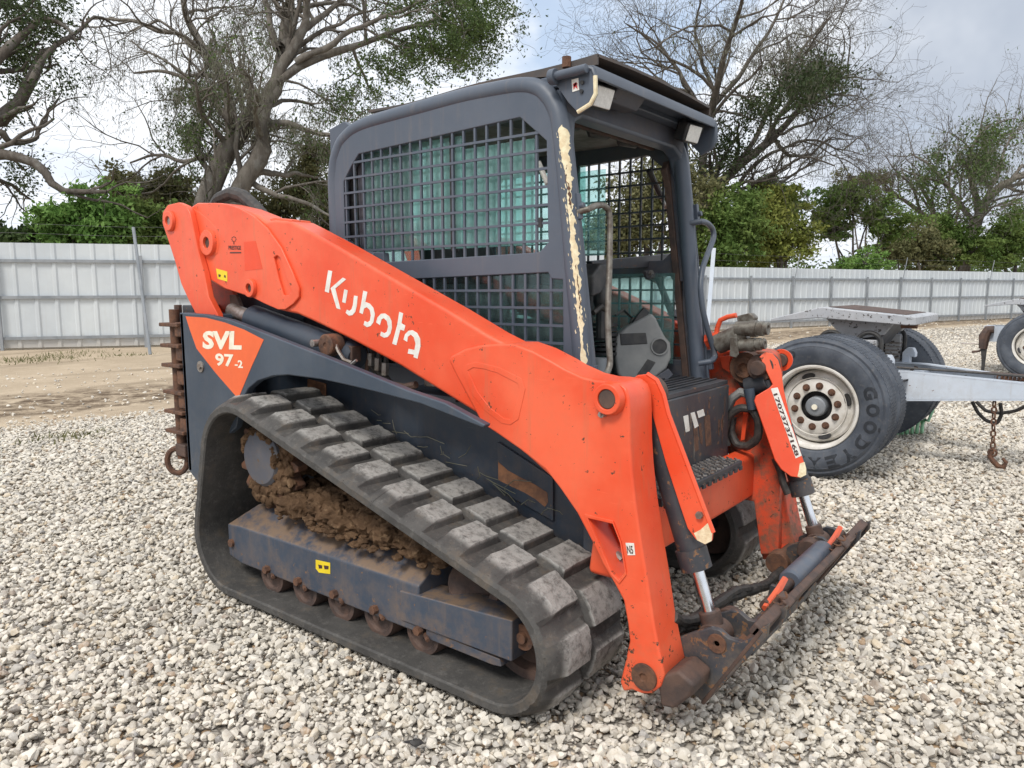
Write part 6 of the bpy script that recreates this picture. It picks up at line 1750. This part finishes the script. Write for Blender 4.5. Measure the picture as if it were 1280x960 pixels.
# ------------------------------------------------------------------ left front: hydraulic couplers, hoses
YV = 0.50
k = MB(); a, b_ = onY(897, 432, YV), onY(926, 420, YV); k.cyl(a, b_, 0.046, 18); k.cyl(b_ - (b_ - a) * 0.5, b_ + (b_ - a) * 0.25, 0.038, 18); vb_ = k.build('coupler_block', M['grimy_steel'], LD, 0.004)
for (p0_, p1_, r) in (((921, 413), (961, 413), 0.032), ((921, 434), (957, 432), 0.027)):
    a, b_ = onY(*p0_, YV - 0.02), onY(*p1_, YV - 0.02); d = (b_ - a) / np.linalg.norm(b_ - a); L_ = np.linalg.norm(b_ - a)
    k = MB(); k.lathe([(0, r), (L_ * .45, r), (L_ * .46, r * 1.12), (L_ * .66, r * 1.12), (L_ * .67, r * .9), (L_ * .72, r * .9), (L_ * .73, r), (L_ * .86, r), (L_ * .87, r * .85), (L_, r * .85), (L_, r * .5), (L_ - 0.02, 0.001)], a, d, 24); k.build('hydraulic_coupler', M['grimy_steel'], vb_)
k = MB(); k.prism(LY([(913, 424), (921, 423), (923, 445), (920, 449), (912, 447)], YV - 0.06), (0, 0.012, 0)); k.build('coupler_bracket', M['grimy_steel'], vb_, 0.002)
k = MB(); k.prism(LY([(921, 397), (938, 393), (944, 399), (942, 405), (922, 406)], YV), (0, 0.05, 0)); k.build('coupler_cap', M['grimy_steel'], vb_, 0.006)
k = MB(); P = np.array(LY([(895, 430), (897, 412), (901, 402), (910, 398), (921, 396)], YV)); k.tube(P, 0.0115, 10); k.build('oil_pipe', M['orange'], LD)
k = MB(); a, b_ = onY(884, 428, YV), onY(901, 424, YV); k.cyl(a, b_, 0.032, 6); k.build('pipe_nut', M['orange'], LD)
# orange support and plates around the left pivot
k = MB(); k.prism(LY([(878, 445), (900, 440), (960, 442), (966, 470), (955, 520), (940, 600), (905, 565), (897, 520), (885, 500)], 0.60), (0, 0.02, 0)); k.build('left_support_plate', M['orange_dirty'], LD, 0.006)
k = MB(); k.prism(LY([(899, 448), (912, 446), (912, 468), (903, 462)], 0.565), (0, 0.012, 0)); k.build('bare_plate', M['orange'], LD, 0.003)
k = MB(); k.prism(LY([(914, 450), (930, 446), (950, 452), (956, 470), (948, 488), (925, 486), (914, 470)], 0.56), (0, 0.03, 0)); k.build('pivot_plate', M['rust_brown'], LD, 0.006)
c = onY(934, 461, 0.56); k = MB(); k.lathe([(-0.03, 0.07), (0.03, 0.068), (0.032, 0.045), (0.045, 0.043), (0.045, 0.022), (0.03, 0.02), (0.03, 0.001)], c, (0, -1, 0), 32); k.build('pivot_boss', M['rust'], LD)
k = MB(); a, b_ = onY(934, 487, 0.53), onY(960, 479, 0.53); k.cyl(a, b_, 0.045, 20); k.build('cylinder_head', M['black_worn'], LD, 0.004)
k = MB(); k.tube([onY(936, 488, 0.47), onY(938, 500, 0.47), onY(940, 514, 0.47)], [0.024, 0.022, 0.02], 12); k.build('hose_elbow', M['navy'], LD)
lp_ = [(908, 560), (903, 545), (908, 523), (922, 512), (938, 514), (946, 530), (944, 552), (930, 562), (916, 560), (908, 545), (910, 525)]
P = np.array(LY(lp_, 0.46)); tt = np.linspace(0, len(P) - 1, 60); P = np.column_stack([np.interp(tt, range(len(P)), P[:, i]) for i in range(3)])
for _ in range(3): P[1:-1] = (P[:-2] + 2 * P[1:-1] + P[2:]) / 4
P[:, 1] += np.linspace(0.0, 0.05, 60); k = MB(); k.tube(P, 0.018 * (1 + 0.06 * (np.arange(60) % 2)), 10); k.build('spiral_wrapped_hose', M['rubber_hose'], LD)
k = MB(); P = np.array(LY([(902, 575), (899, 550), (906, 520), (915, 500), (926, 492), (935, 495)], 0.50)); k.tube(P, 0.02, 10); k.build('hydraulic_hose', M['plastic'], LD)
k = MB(); k.prism(LY([(930, 508), (936, 508), (930, 552), (925, 553)], 0.52), (0, 0.01, 0)); k.build('orange_strap', M['orange'], LD, 0.002)
k = MB(); P = np.array(LY([(968, 575), (975, 592), (978, 606), (984, 620)], 0.50)); k.tube(P, 0.016, 10); k.build('hydraulic_hose', M['rubber_hose'], LD)
for u, v in ((897, 500), (877, 450)):
    c = onY(u, v, 0.595); k = MB(); k.cyl(c, c + np.array([0, -0.02, 0]), 0.014, 6); k.build('bolt', M['rust'], LD)

# the far arm sits a little further back than the near one
for o in list(LD.children):
    if o.type == 'MESH' and o.name.split('.')[0] in ('arm_casting', 'embossed_pad', 'pocket_floor', 'hose_end', 'pocket_rim', 'grease_fitting'):
        if np.mean([v.co.y for v in o.data.vertices]) > 0.5: o.location.x -= 0.055

# ================================================================== DOLLY TRAILERS
def wheel(parent, cx, yo, z, sgn, lettering=False, name='wheel'):
    """truck wheel: outer face at yo looking along sgn*y"""
    ax = np.array([0, float(sgn), 0]); o = np.array([cx, yo, z])
    k = MB()
    # distance measured inwards from the outer sidewall
    pr = [(0.055, 0.298), (0.030, 0.309), (0.022, 0.322), (0.019, 0.323), (0.012, 0.345), (0.000, 0.385), (0.000, 0.42), (0.005, 0.436), (0.003, 0.438), (0.008, 0.447), (0.022, 0.460), (0.020, 0.474), (0.030, 0.492), (0.040, 0.498)]
    for g in range(4):
        y0 = 0.062 + g * 0.042; pr += [(y0, 0.5), (y0 + 0.002, 0.488), (y0 + 0.010, 0.488), (y0 + 0.012, 0.5)]
    pr += [(0.225, 0.498), (0.235, 0.49), (0.245, 0.46), (0.262, 0.40), (0.262, 0.37), (0.24, 0.30), (0.21, 0.288)]
    k.lathe([(-h, r) for h, r in pr], o, ax, 72)
    ty = k.build(name if not parent else 'tyre', M['tyre'], parent, sharp=32)
    k = MB()
    for i in range(120):
        a = 2 * PI * i / 120; t = np.array([-math.sin(a), 0, math.cos(a)]); r = np.array([math.cos(a), 0, math.sin(a)])
        for j in range(5):
            k.obox(o - ax * (0.052 + 0.042 * j + (0.006 if i % 2 else 0)) + r * 0.4985, t * 0.0085, ax * 0.0125, r * 0.004)
    k.build('tread_blocks', M['tyre'], ty)['kind'] = 'stuff'
    k = MB(); pr = [(0.052, 0.274), (0.026, 0.288), (0.024, 0.300), (0.030, 0.305), (0.055, 0.300), (0.075, 0.275), (0.20, 0.275), (0.20, 0.264), (0.135, 0.262), (0.118, 0.248), (0.108, 0.205), (0.098, 0.190), (0.096, 0.112), (0.11, 0.108)]
    k.lathe([(-h, r) for h, r in pr], o, ax, 56); rm_ = k.build('rim', M['rim'], parent)
    return ty, rm_


def hub_details(rm_, cx, yo, z, sgn):
    o = np.array([cx, yo, z]); ax = np.array([0, float(sgn), 0])
    k = MB(); k.lathe([(-0.094, 0.205), (-0.092, 0.21), (-0.104, 0.214)], o, ax, 48); k.build('rim_ridge', M['rim'], rm_)
    k = MB(); k.lathe([(-0.11, 0.11), (-0.16, 0.108), (-0.16, 0.001)], o, ax, 32); k.build('hub_recess', M['black'], rm_)
    k = MB(); k.lathe([(-0.16, 0.075), (-0.085, 0.07), (-0.075, 0.060), (-0.07, 0.028), (-0.062, 0.026), (-0.06, 0.001)], o, ax, 32); k.build('hub_cap', M['galv'], rm_)
    k = MB(); k.cyl(o + ax * -0.064, o + ax * -0.056, 0.020, 20); k.build('hub_plug', M['cream'], rm_)
    n = MB(); n.cyl((0, 0, 0), (0, sgn * 0.022, 0), 0.019, 6); n.cyl((0, sgn * 0.02, 0), (0, sgn * 0.034, 0), 0.010, 10); n.cyl((0, -0.002 * sgn, 0), (0, 0.004 * sgn, 0), 0.026, 18)
    me = n.data('lug_nut', M['rust'])
    for i in range(10):
        a = 2 * PI * (i + 0.3) / 10
        q = bpy.data.objects.new('lug_nut', me); COL.objects.link(q); q.parent = rm_
        q.location = o + ax * -0.096 + np.array([0.150 * math.cos(a), 0, 0.150 * math.sin(a)]) - np.array(world_loc(rm_))
    for a in (1.85, -1.25, 0.3, -2.8):
        c = o + ax * -0.1005 + np.array([0.222 * math.cos(a), 0, 0.222 * math.sin(a)])
        t = np.array([-math.sin(a), 0, math.cos(a)]); r = np.array([math.cos(a), 0, math.sin(a)])
        k = MB(); nrm = (ax + r * -0.28); nrm /= np.linalg.norm(nrm); r2 = np.cross(t, nrm)
        k.prism([c + nrm * 0.008 + t * 0.046 * math.cos(q) + r2 * 0.022 * math.sin(q) for q in np.linspace(0, 2 * PI, 20, endpoint=False)], -nrm * 0.012); k.build('hand_hole', M['black'], rm_)


def lettering(ty, cx, yo, z, words):
    for txt, r, h, angs in words:
        for ch, a in zip(txt, angs):
            a = math.radians(a); up = np.array([math.cos(a), 0, math.sin(a)]); rt = np.array([math.sin(a), 0, -math.cos(a)])
            slope = 0.0
            t0 = text_mb(ch, 1.0, (np.zeros(3), X3, Y3, Z3), 0.02, 0.05, align='CENTER'); vv = np.array(t0.v); lo = vv.min(0); ww, hh = np.ptp(vv[:, 0]), np.ptp(vv[:, 1])
            k = MB(); V = []
            for p in vv:
                q = np.array([cx, yo, z]) + up * (r + ((p[1] - lo[1]) / hh - 0.5) * h) + rt * ((p[0] - lo[0]) / ww - 0.5) * h * 1.0
                rr_ = math.hypot(q[0] - cx, q[2] - z)
                dep = 0.0 if 0.385 <= rr_ <= 0.42 else (0.012 * (0.385 - rr_) / 0.04 if rr_ < 0.385 else 0.008 * (rr_ - 0.42) / 0.027)
                q[1] = yo + dep - 0.0015 - (0.0012 if p[2] > 0 else 0); V.append(q)
            k.add(V, t0.f); k.build('raised_letter', M['tyre_dark'], ty)


def fifth_wheel(parent, x0, yc, z0, s=1.0):
    """sloping greasy coupling plate with ramps at the back, on a pedestal"""
    k = MB()
    def sec(x, hw, zt, zb): return [np.array([x, yc - hw, zb]), np.array([x, yc - hw, zt]), np.array([x, yc + hw, zt]), np.array([x, yc + hw, zb])]
    S_ = [sec(x0 - 0.62, 0.40, z0 - 0.09, z0 - 0.115), sec(x0 - 0.22, 0.52, z0 + 0.005, z0 - 0.075), sec(x0 - 0.18, 0.52, z0 + 0.012, z0 - 0.075), sec(x0 + 0.42, 0.52, z0 - 0.045, z0 - 0.115), sec(x0 + 0.48, 0.48, z0 - 0.055, z0 - 0.115)]
    f = [(0, 1, 2, 3), tuple(reversed(range(16, 20)))]
    for i in range(4):
        for q in range(4):
            w = (q + 1) % 4; f.append((i * 4 + q, i * 4 + 4 + q, i * 4 + 4 + w, i * 4 + w))
    k.add([p for r in S_ for p in r], f)
    pl_ = k.build('fifth_wheel_plate', M['plate_grey'], parent, 0.008)
    k = MB(); k.prism([(x0 - 0.16, yc - 0.40, z0 + 0.0125), (x0 + 0.40, yc - 0.40, z0 - 0.042), (x0 + 0.40, yc + 0.40, z0 - 0.042), (x0 - 0.16, yc + 0.40, z0 + 0.0125)], (0, 0, 0.003)); k.build('grease_patch', M['rust_brown'], pl_)
    for dy in (-0.33, 0.33):
        k = MB(); k.prism([(x0 - 0.22, yc + dy - 0.03, z0 - 0.05), (x0 + 0.32, yc + dy - 0.03, z0 - 0.09), (x0 + 0.24, yc + dy - 0.03, z0 - 0.20), (x0 - 0.05, yc + dy - 0.03, z0 - 0.26), (x0 - 0.12, yc + dy - 0.03, z0 - 0.16)], (0, 0.06, 0)); k.build('plate_bracket', M['plate_grey'], parent, 0.008)
    k = MB(); k.prism([(x0 - 0.20, yc - 0.28, z0 - 0.06), (x0 + 0.30, yc - 0.28, z0 - 0.10), (x0 + 0.16, yc - 0.28, z0 - 0.30), (x0 - 0.04, yc - 0.28, z0 - 0.30)], (0, 0.56, 0)); k.build('plate_underside', M['black_worn'], parent, 0.01)
    k = MB(); k.cyl((x0 + 0.36, yc - 0.36, z0 - 0.115), (x0 + 0.47, yc - 0.36, z0 - 0.115), 0.03, 12); k.build('lock_pin', M['rust'], parent)
    return pl_


def dolly(label, wx, yo, detailed, plate_x, plate_z, group):
    width = 2.46; yc = yo + width / 2; zc = 0.5
    root = thing('dolly_trailer', label, 'trailer', (wx, yc, 0), group)
    for sgn, y0 in ((-1, yo), (-1, yo + 0.325), (1, yo + width - 0.325), (1, yo + width)):
        ty, rm_ = wheel(root, wx, y0, zc, sgn)
        if y0 in (yo, yo + width): hub_details(rm_, wx, y0, zc, sgn)
        if detailed and y0 == yo:
            lettering(ty, wx, y0, zc, [('GOODYEAR', 0.398, 0.088, (20, 3, -14, -32, -50, -67, -85, -103)), ('AD', 0.405, 0.058, (126, 113))])
            k = MB(); a_ = math.radians(-14); c = np.array([wx + 0.455 * math.cos(a_), yo + 0.014, zc + 0.455 * math.sin(a_)]); k.obox(c, (0.006, 0, 0), (0, 0.004, 0), (0, 0, 0.012)); k.build('sidewall_notch', M['tyre_dark'], ty)
    k = MB(); k.cyl((wx, yo + 0.1, zc), (wx, yo + width - 0.1, zc), 0.064, 16); k.build('axle', M['black_worn'], root)
    # springs, hangers and U-bolts
    for y in (yo + 0.78, yo + width - 0.78):
        for j in range(5):
            k = MB(); L_ = 0.46 - j * 0.07
            P = [(wx + L_ * t, y, 0.60 + 0.05 * (t * t) + j * 0.016) for t in np.linspace(-1, 1, 9)]
            for a, b_ in zip(P[:-1], P[1:]):
                k.add([(a[0], y - 0.04, a[2]), (b_[0], y - 0.04, b_[2]), (b_[0], y - 0.04, b_[2] + 0.013), (a[0], y - 0.04, a[2] + 0.013), (a[0], y + 0.04, a[2]), (b_[0], y + 0.04, b_[2]), (b_[0], y + 0.04, b_[2] + 0.013), (a[0], y + 0.04, a[2] + 0.013)],
                      [(0, 1, 2, 3), (7, 6, 5, 4), (3, 2, 6, 7), (1, 0, 4, 5)])
            k.build('leaf_spring', M['black_worn'], root)
        for dx in (-0.10, 0.18):
            k = MB(); A = np.linspace(0, PI, 12)
            k.tube([(wx + dx - 0.085, y, 0.55)] + [(wx + dx - 0.085 * math.cos(a), y, 0.92 + 0.085 * math.sin(a)) for a in A] + [(wx + dx + 0.085, y, 0.55)], 0.018, 10); k.build('u_bolt', M['black'], root)
            k = MB(); k.box(wx + dx - 0.06, wx + dx + 0.06, y - 0.035, y + 0.035, 0.66, 0.95); k.build('spring_saddle', M['plate_grey'], root, 0.01)
            for q in range(7):
                k = MB(); k.box(wx + dx - 0.064, wx + dx + 0.064, y - 0.045, y + 0.045, 0.68 + q * 0.032, 0.692 + q * 0.032); k.build('spring_clip', M['steel'], root, 0.003)
        k = MB(); k.prism([(wx + 0.26, y - 0.05, 0.60), (wx + 0.26, y - 0.05, 0.80), (wx + 0.29, y - 0.05, 0.84), (wx + 0.34, y - 0.05, 0.84), (wx + 0.36, y - 0.05, 0.80), (wx + 0.36, y - 0.05, 0.76), (wx + 0.32, y - 0.05, 0.77), (wx + 0.32, y - 0.05, 0.60)], (0, 0.10, 0)); k.build('spring_hanger', M['trailer_grey'], root, 0.008)
        for q in range(3):
            k = MB(); k.cyl((wx + 0.30 + q * 0.03, y - 0.03, 0.63 + q * 0.025), (wx + 0.33 + q * 0.03, y - 0.03, 0.63 + q * 0.025), 0.03, 8); k.build('hanger_bolt', M['rust'], root)
    # frame rails drawn together into the tongue
    for sg in (-1, 1):
        pts = [(wx - 0.45, 0.46), (wx + 0.45, 0.40), (wx + 1.15, 0.24), (wx + 1.75, 0.10)]
        for (xa, da), (xb_, db) in zip(pts[:-1], pts[1:]):
            def zt(x): return 0.712 - 0.06 * max(0, (x - wx - 0.4)) / 0.8 if x < wx + 1.2 else 0.652
            def zb_(x): return 0.50 + 0.05 * max(0, (x - wx - 0.4)) / 0.8 if x < wx + 1.2 else 0.55
            ya, yb_ = yc + sg * da, yc + sg * db
            k = MB(); th = 0.012 * sg
            k.add([(xa, ya, zb_(xa)), (xb_, yb_, zb_(xb_)), (xb_, yb_, zt(xb_)), (xa, ya, zt(xa)), (xa, ya - th, zb_(xa)), (xb_, yb_ - th, zb_(xb_)), (xb_, yb_ - th, zt(xb_)), (xa, ya - th, zt(xa))],
                  [(0, 1, 2, 3), (7, 6, 5, 4), (3, 2, 6, 7), (1, 0, 4, 5), (0, 3, 7, 4), (2, 1, 5, 6)] if sg < 0 else [(3, 2, 1, 0), (4, 5, 6, 7), (7, 6, 2, 3), (5, 4, 0, 1), (4, 7, 3, 0), (6, 5, 1, 2)])
            for zf in (zt, zb_):
                o1 = 0.0015 if zf is zt else -0.0115; wf = 0.075 * sg
                k.add([(xa, ya, zf(xa) + o1), (xb_, yb_, zf(xb_) + o1), (xb_, yb_ - wf, zf(xb_) + o1), (xa, ya - wf, zf(xa) + o1), (xa, ya, zf(xa) + o1 + .01), (xb_, yb_, zf(xb_) + o1 + .01), (xb_, yb_ - wf, zf(xb_) + o1 + .01), (xa, ya - wf, zf(xa) + o1 + .01)],
                      [(0, 3, 2, 1), (4, 5, 6, 7), (0, 1, 5, 4), (1, 2, 6, 5), (2, 3, 7, 6), (3, 0, 4, 7)] if sg < 0 else [(1, 2, 3, 0), (7, 6, 5, 4), (4, 5, 1, 0), (5, 6, 2, 1), (6, 7, 3, 2), (7, 4, 0, 3)])
            k.build('frame_rail', M['trailer_grey'], root)
    if detailed:
        k = MB(); k.tube([(wx + 0.30, yc - 0.36, 0.742), (wx + 0.55, yc - 0.33, 0.735), (wx + 0.9, yc - 0.24, 0.722), (wx + 1.3, yc - 0.14, 0.70), (wx + 1.7, yc - 0.05, 0.69)], 0.010, 6); k.build('brake_line', M['rubber_hose'], root)
        k = MB(); k.tube([(wx + 0.30, yc - 0.33, 0.742), (wx + 0.6, yc - 0.29, 0.73), (wx + 1.0, yc - 0.19, 0.722), (wx + 1.4, yc - 0.08, 0.70)], 0.007, 6); k.build('wiring', M['ink'], root)
    k = MB(); k.box(wx + 0.40, wx + 0.48, yc - 0.39, yc + 0.39, 0.52, 0.68); k.build('frame_crossmember', M['trailer_grey'], root, 0.004)
    k = MB(); k.box(wx + 1.70, wx + 1.84, yc - 0.11, yc + 0.11, 0.545, 0.66); k.build('tongue_block', M['trailer_grey'], root, 0.006)
    k = MB(); k.tube([(wx + 1.84, yc, 0.60)] + [(wx + 1.93 - 0.07 * math.cos(a), yc + 0.07 * math.sin(a), 0.60) for a in np.linspace(0, 2 * PI, 20)], 0.024, 10); k.build('drawbar_eye', M['rust_brown'], root)
    k = MB(); a = np.array([wx + 1.32, yc - 0.12, 0.56]); k.tube([a, a + np.array([0.20, 0, -0.56])], 0.03, 10); k.build('prop_leg', M['trailer_grey'], root)
    fifth_wheel(root, plate_x, yc, plate_z)
    return root


WX, YO = 0.530, 2.75
d1 = dolly('grey trailer dolly with dual black tyres and a sloping coupling plate, beside the loader', WX, YO, True, 0.55, 1.185, 'trailer dollies parked on the gravel')
YCD = YO + 1.23
# its rusty safety chain with hook
ch = thing('safety_chain', 'short rusty chain with a hook hanging from the near dolly tongue', 'chain', tuple(onY(1243, 500, YCD - 0.24)))


def link_mesh(L_, W_, r):
    k = MB(); P = []
    for a in np.linspace(0, 2 * PI, 16): P.append((W_ * math.cos(a), 0, (L_ if math.sin(a) > 0 else -L_) * 0.5 + L_ * 0.5 * math.sin(a)))
    k.tube(P, r, 6, caps=False); return k.data('chain_link', M['rust'])


lm = link_mesh(0.019, 0.016, 0.0065); p = onY(1243, 498, YCD - 0.24); pe_ = onY(1240, 572, YCD - 0.24); nl = 10
for i in range(nl):
    o = bpy.data.objects.new('chain_link', lm); COL.objects.link(o); o.parent = ch
    o.location = (p + (pe_ - p) * (i + 0.5) / nl) - np.array(ch.location); o.rotation_euler = (0.1 * math.sin(i), 0.12 * math.sin(i * 2.1), (i % 2) * PI / 2 + 0.6)
k = MB(); hp = LY([(1240, 568), (1236, 574), (1241, 581), (1247, 587), (1254, 588), (1257, 582), (1252, 577)], YCD - 0.24); k.tube(hp, [0.014, 0.017, 0.02, 0.02, 0.018, 0.014, 0.010], 8); k.build('hook', M['rust'], ch)
k = MB(); k.tube([onY(1240, 570, YCD - 0.24) + 0.026 * np.array([math.cos(a), 0, math.sin(a)]) for a in np.linspace(0, 2 * PI, 16)], 0.009, 6); k.build('hook_ring', M['rust'], ch)
c2 = thing('safety_chain', 'rusty chain lying along the top of the near dolly tongue at the picture edge', 'chain', tuple(onY(1262, 480, YCD - 0.1)))
for i in range(9):
    o = bpy.data.objects.new('chain_link', lm); COL.objects.link(o); o.parent = c2
    q = onY(1250 + i * 5.2, 477.5 + i * 0.9 + 1.5 * math.sin(i * 1.7), YCD - 0.1); q[2] = max(q[2], 0.682)
    o.location = q - np.array(c2.location); o.rotation_euler = (0.4 * (i % 2), PI / 2, 0.3 + (i % 2) * 0.5)
# hoses under the tongue
k = MB(); P = np.array(LY([(1215, 506), (1222, 520), (1232, 530), (1246, 534), (1252, 522), (1250, 508)], YCD - 0.1)); tt = np.linspace(0, 5, 40); P = np.column_stack([np.interp(tt, range(6), P[:, i]) for i in range(3)])
for _ in range(3): P[1:-1] = (P[:-2] + 2 * P[1:-1] + P[2:]) / 4
k.tube(P, 0.013, 8); tagged(k.build('air_hose', M['rubber_hose'], None, origin=P[0]), 'black rubber air hose looped under the near dolly tongue beside the chain', 'hose')
k = MB(); P = np.array(LY([(1220, 506), (1232, 518), (1250, 521), (1270, 518), (1290, 508)], YCD + 0.05)); tt = np.linspace(0, 4, 30); P = np.column_stack([np.interp(tt, range(5), P[:, i]) for i in range(3)])
for _ in range(3): P[1:-1] = (P[:-2] + 2 * P[1:-1] + P[2:]) / 4
k.tube(P, 0.013, 8); tagged(k.build('air_hose', M['rubber_hose'], None, origin=P[0]), 'black rubber air hose running on to the right under the near dolly tongue', 'hose')
# green coiled air line on the gravel behind the dual wheels
gc = onZ(1140, 539, 0.06); k = MB(); P = []
for s in np.linspace(0, 1, 150):
    a = s * 2 * PI * 6; r = 0.06
    q = gc + mdir(np.array([-0.16 + 0.34 * s, 0.12 * s, 0])) + mdir(np.array([0.55 * r * math.sin(a), r * math.sin(a) * 0.6, r * math.cos(a)]))
    P.append(q)
end = np.array([onD(u, v, np.dot(P[-1] - CAM, mdir((0, 1, 0)))) for u, v in ((1160, 530), (1166, 516), (1167, 505), (1160, 484), (1150, 470))])
P = np.vstack([np.array(P), end]); k.tube(P, 0.013, 8)
tagged(k.build('coiled_air_hose', M['green_hose'], None, origin=P[0]), 'green coiled air hose drooping to the gravel behind the dual tyres', 'hose')

# second dolly further along, cut by the right edge
g2 = onZ(1292, 480, 0.0)
d2 = dolly('second grey trailer dolly partly cut off by the right edge of the picture', g2[0], g2[1], False, g2[0] - 0.15, 1.17, 'trailer dollies parked on the gravel')
"""box tongue end of the second dolly faces the camera side"""
yc2 = g2[1] + 0.5
k = MB(); a = onY(1232, 432, yc2); b_ = onY(1232, 411, yc2)
for q0_, q1_ in (((1232, 411), (1285, 417)),):
    xa, xb_ = onY(1230, 420, yc2)[0], onY(1300, 420, yc2)[0]; zt_, zb2 = onY(1235, 412, yc2)[2], onY(1235, 431, yc2)[2]
k.holed([(xa, yc2, zt_), (xb_, yc2, zt_), (xb_, yc2 + 0.6, zt_), (xa, yc2 + 0.6, zt_)], [[(xa + 0.12, yc2 + 0.08, zt_), (xb_ - 0.1, yc2 + 0.08, zt_), (xb_ - 0.1, yc2 + 0.52, zt_), (xa + 0.12, yc2 + 0.52, zt_)]], (0, 0, zb2 - zt_))
k.build('frame_box', M['trailer_grey'], d2)
k = MB(); k.tube(LY([(1243, 416), (1236, 416), (1231, 424), (1229, 440)], yc2 - 0.05), [0.06, 0.07, 0.08, 0.06], 10); k.tube(LY([(1229, 440), (1224, 443), (1215, 444)], yc2 - 0.05), 0.02, 6); k.build('coupler_head', M['rust_brown'], d2)
k = MB(); k.prism(LY([(1226, 440), (1234, 440), (1230, 470), (1226, 472), (1227, 455)], yc2 - 0.08), (0, 0.03, 0)); k.build('hanging_strap', M['black'], d2)
k = MB(); a, b_ = onY(1201, 433, yc2 - 0.05), onY(1226, 434, yc2 - 0.05); k.cyl(a, b_, 0.012, 8); k.build('handle_bar', M['steel'], d2)

# small dark rag lying in the foreground gravel
c = onZ(517, 932, 0.0); k = MB(); rgk = np.random.default_rng(3)
k.sheet([c + np.array([0.028 * (i / 3 - 1) * (1 + .2 * rgk.normal()), 0.018 * (j / 2 - 1), 0.004 + 0.012 * rgk.random()]) for i in range(7) for j in range(5)], 7, 5)
tagged(k.build('rubber_scrap', M['black'], None, origin=c), 'small black scrap of rubber on the gravel in front of the track', 'scrap')
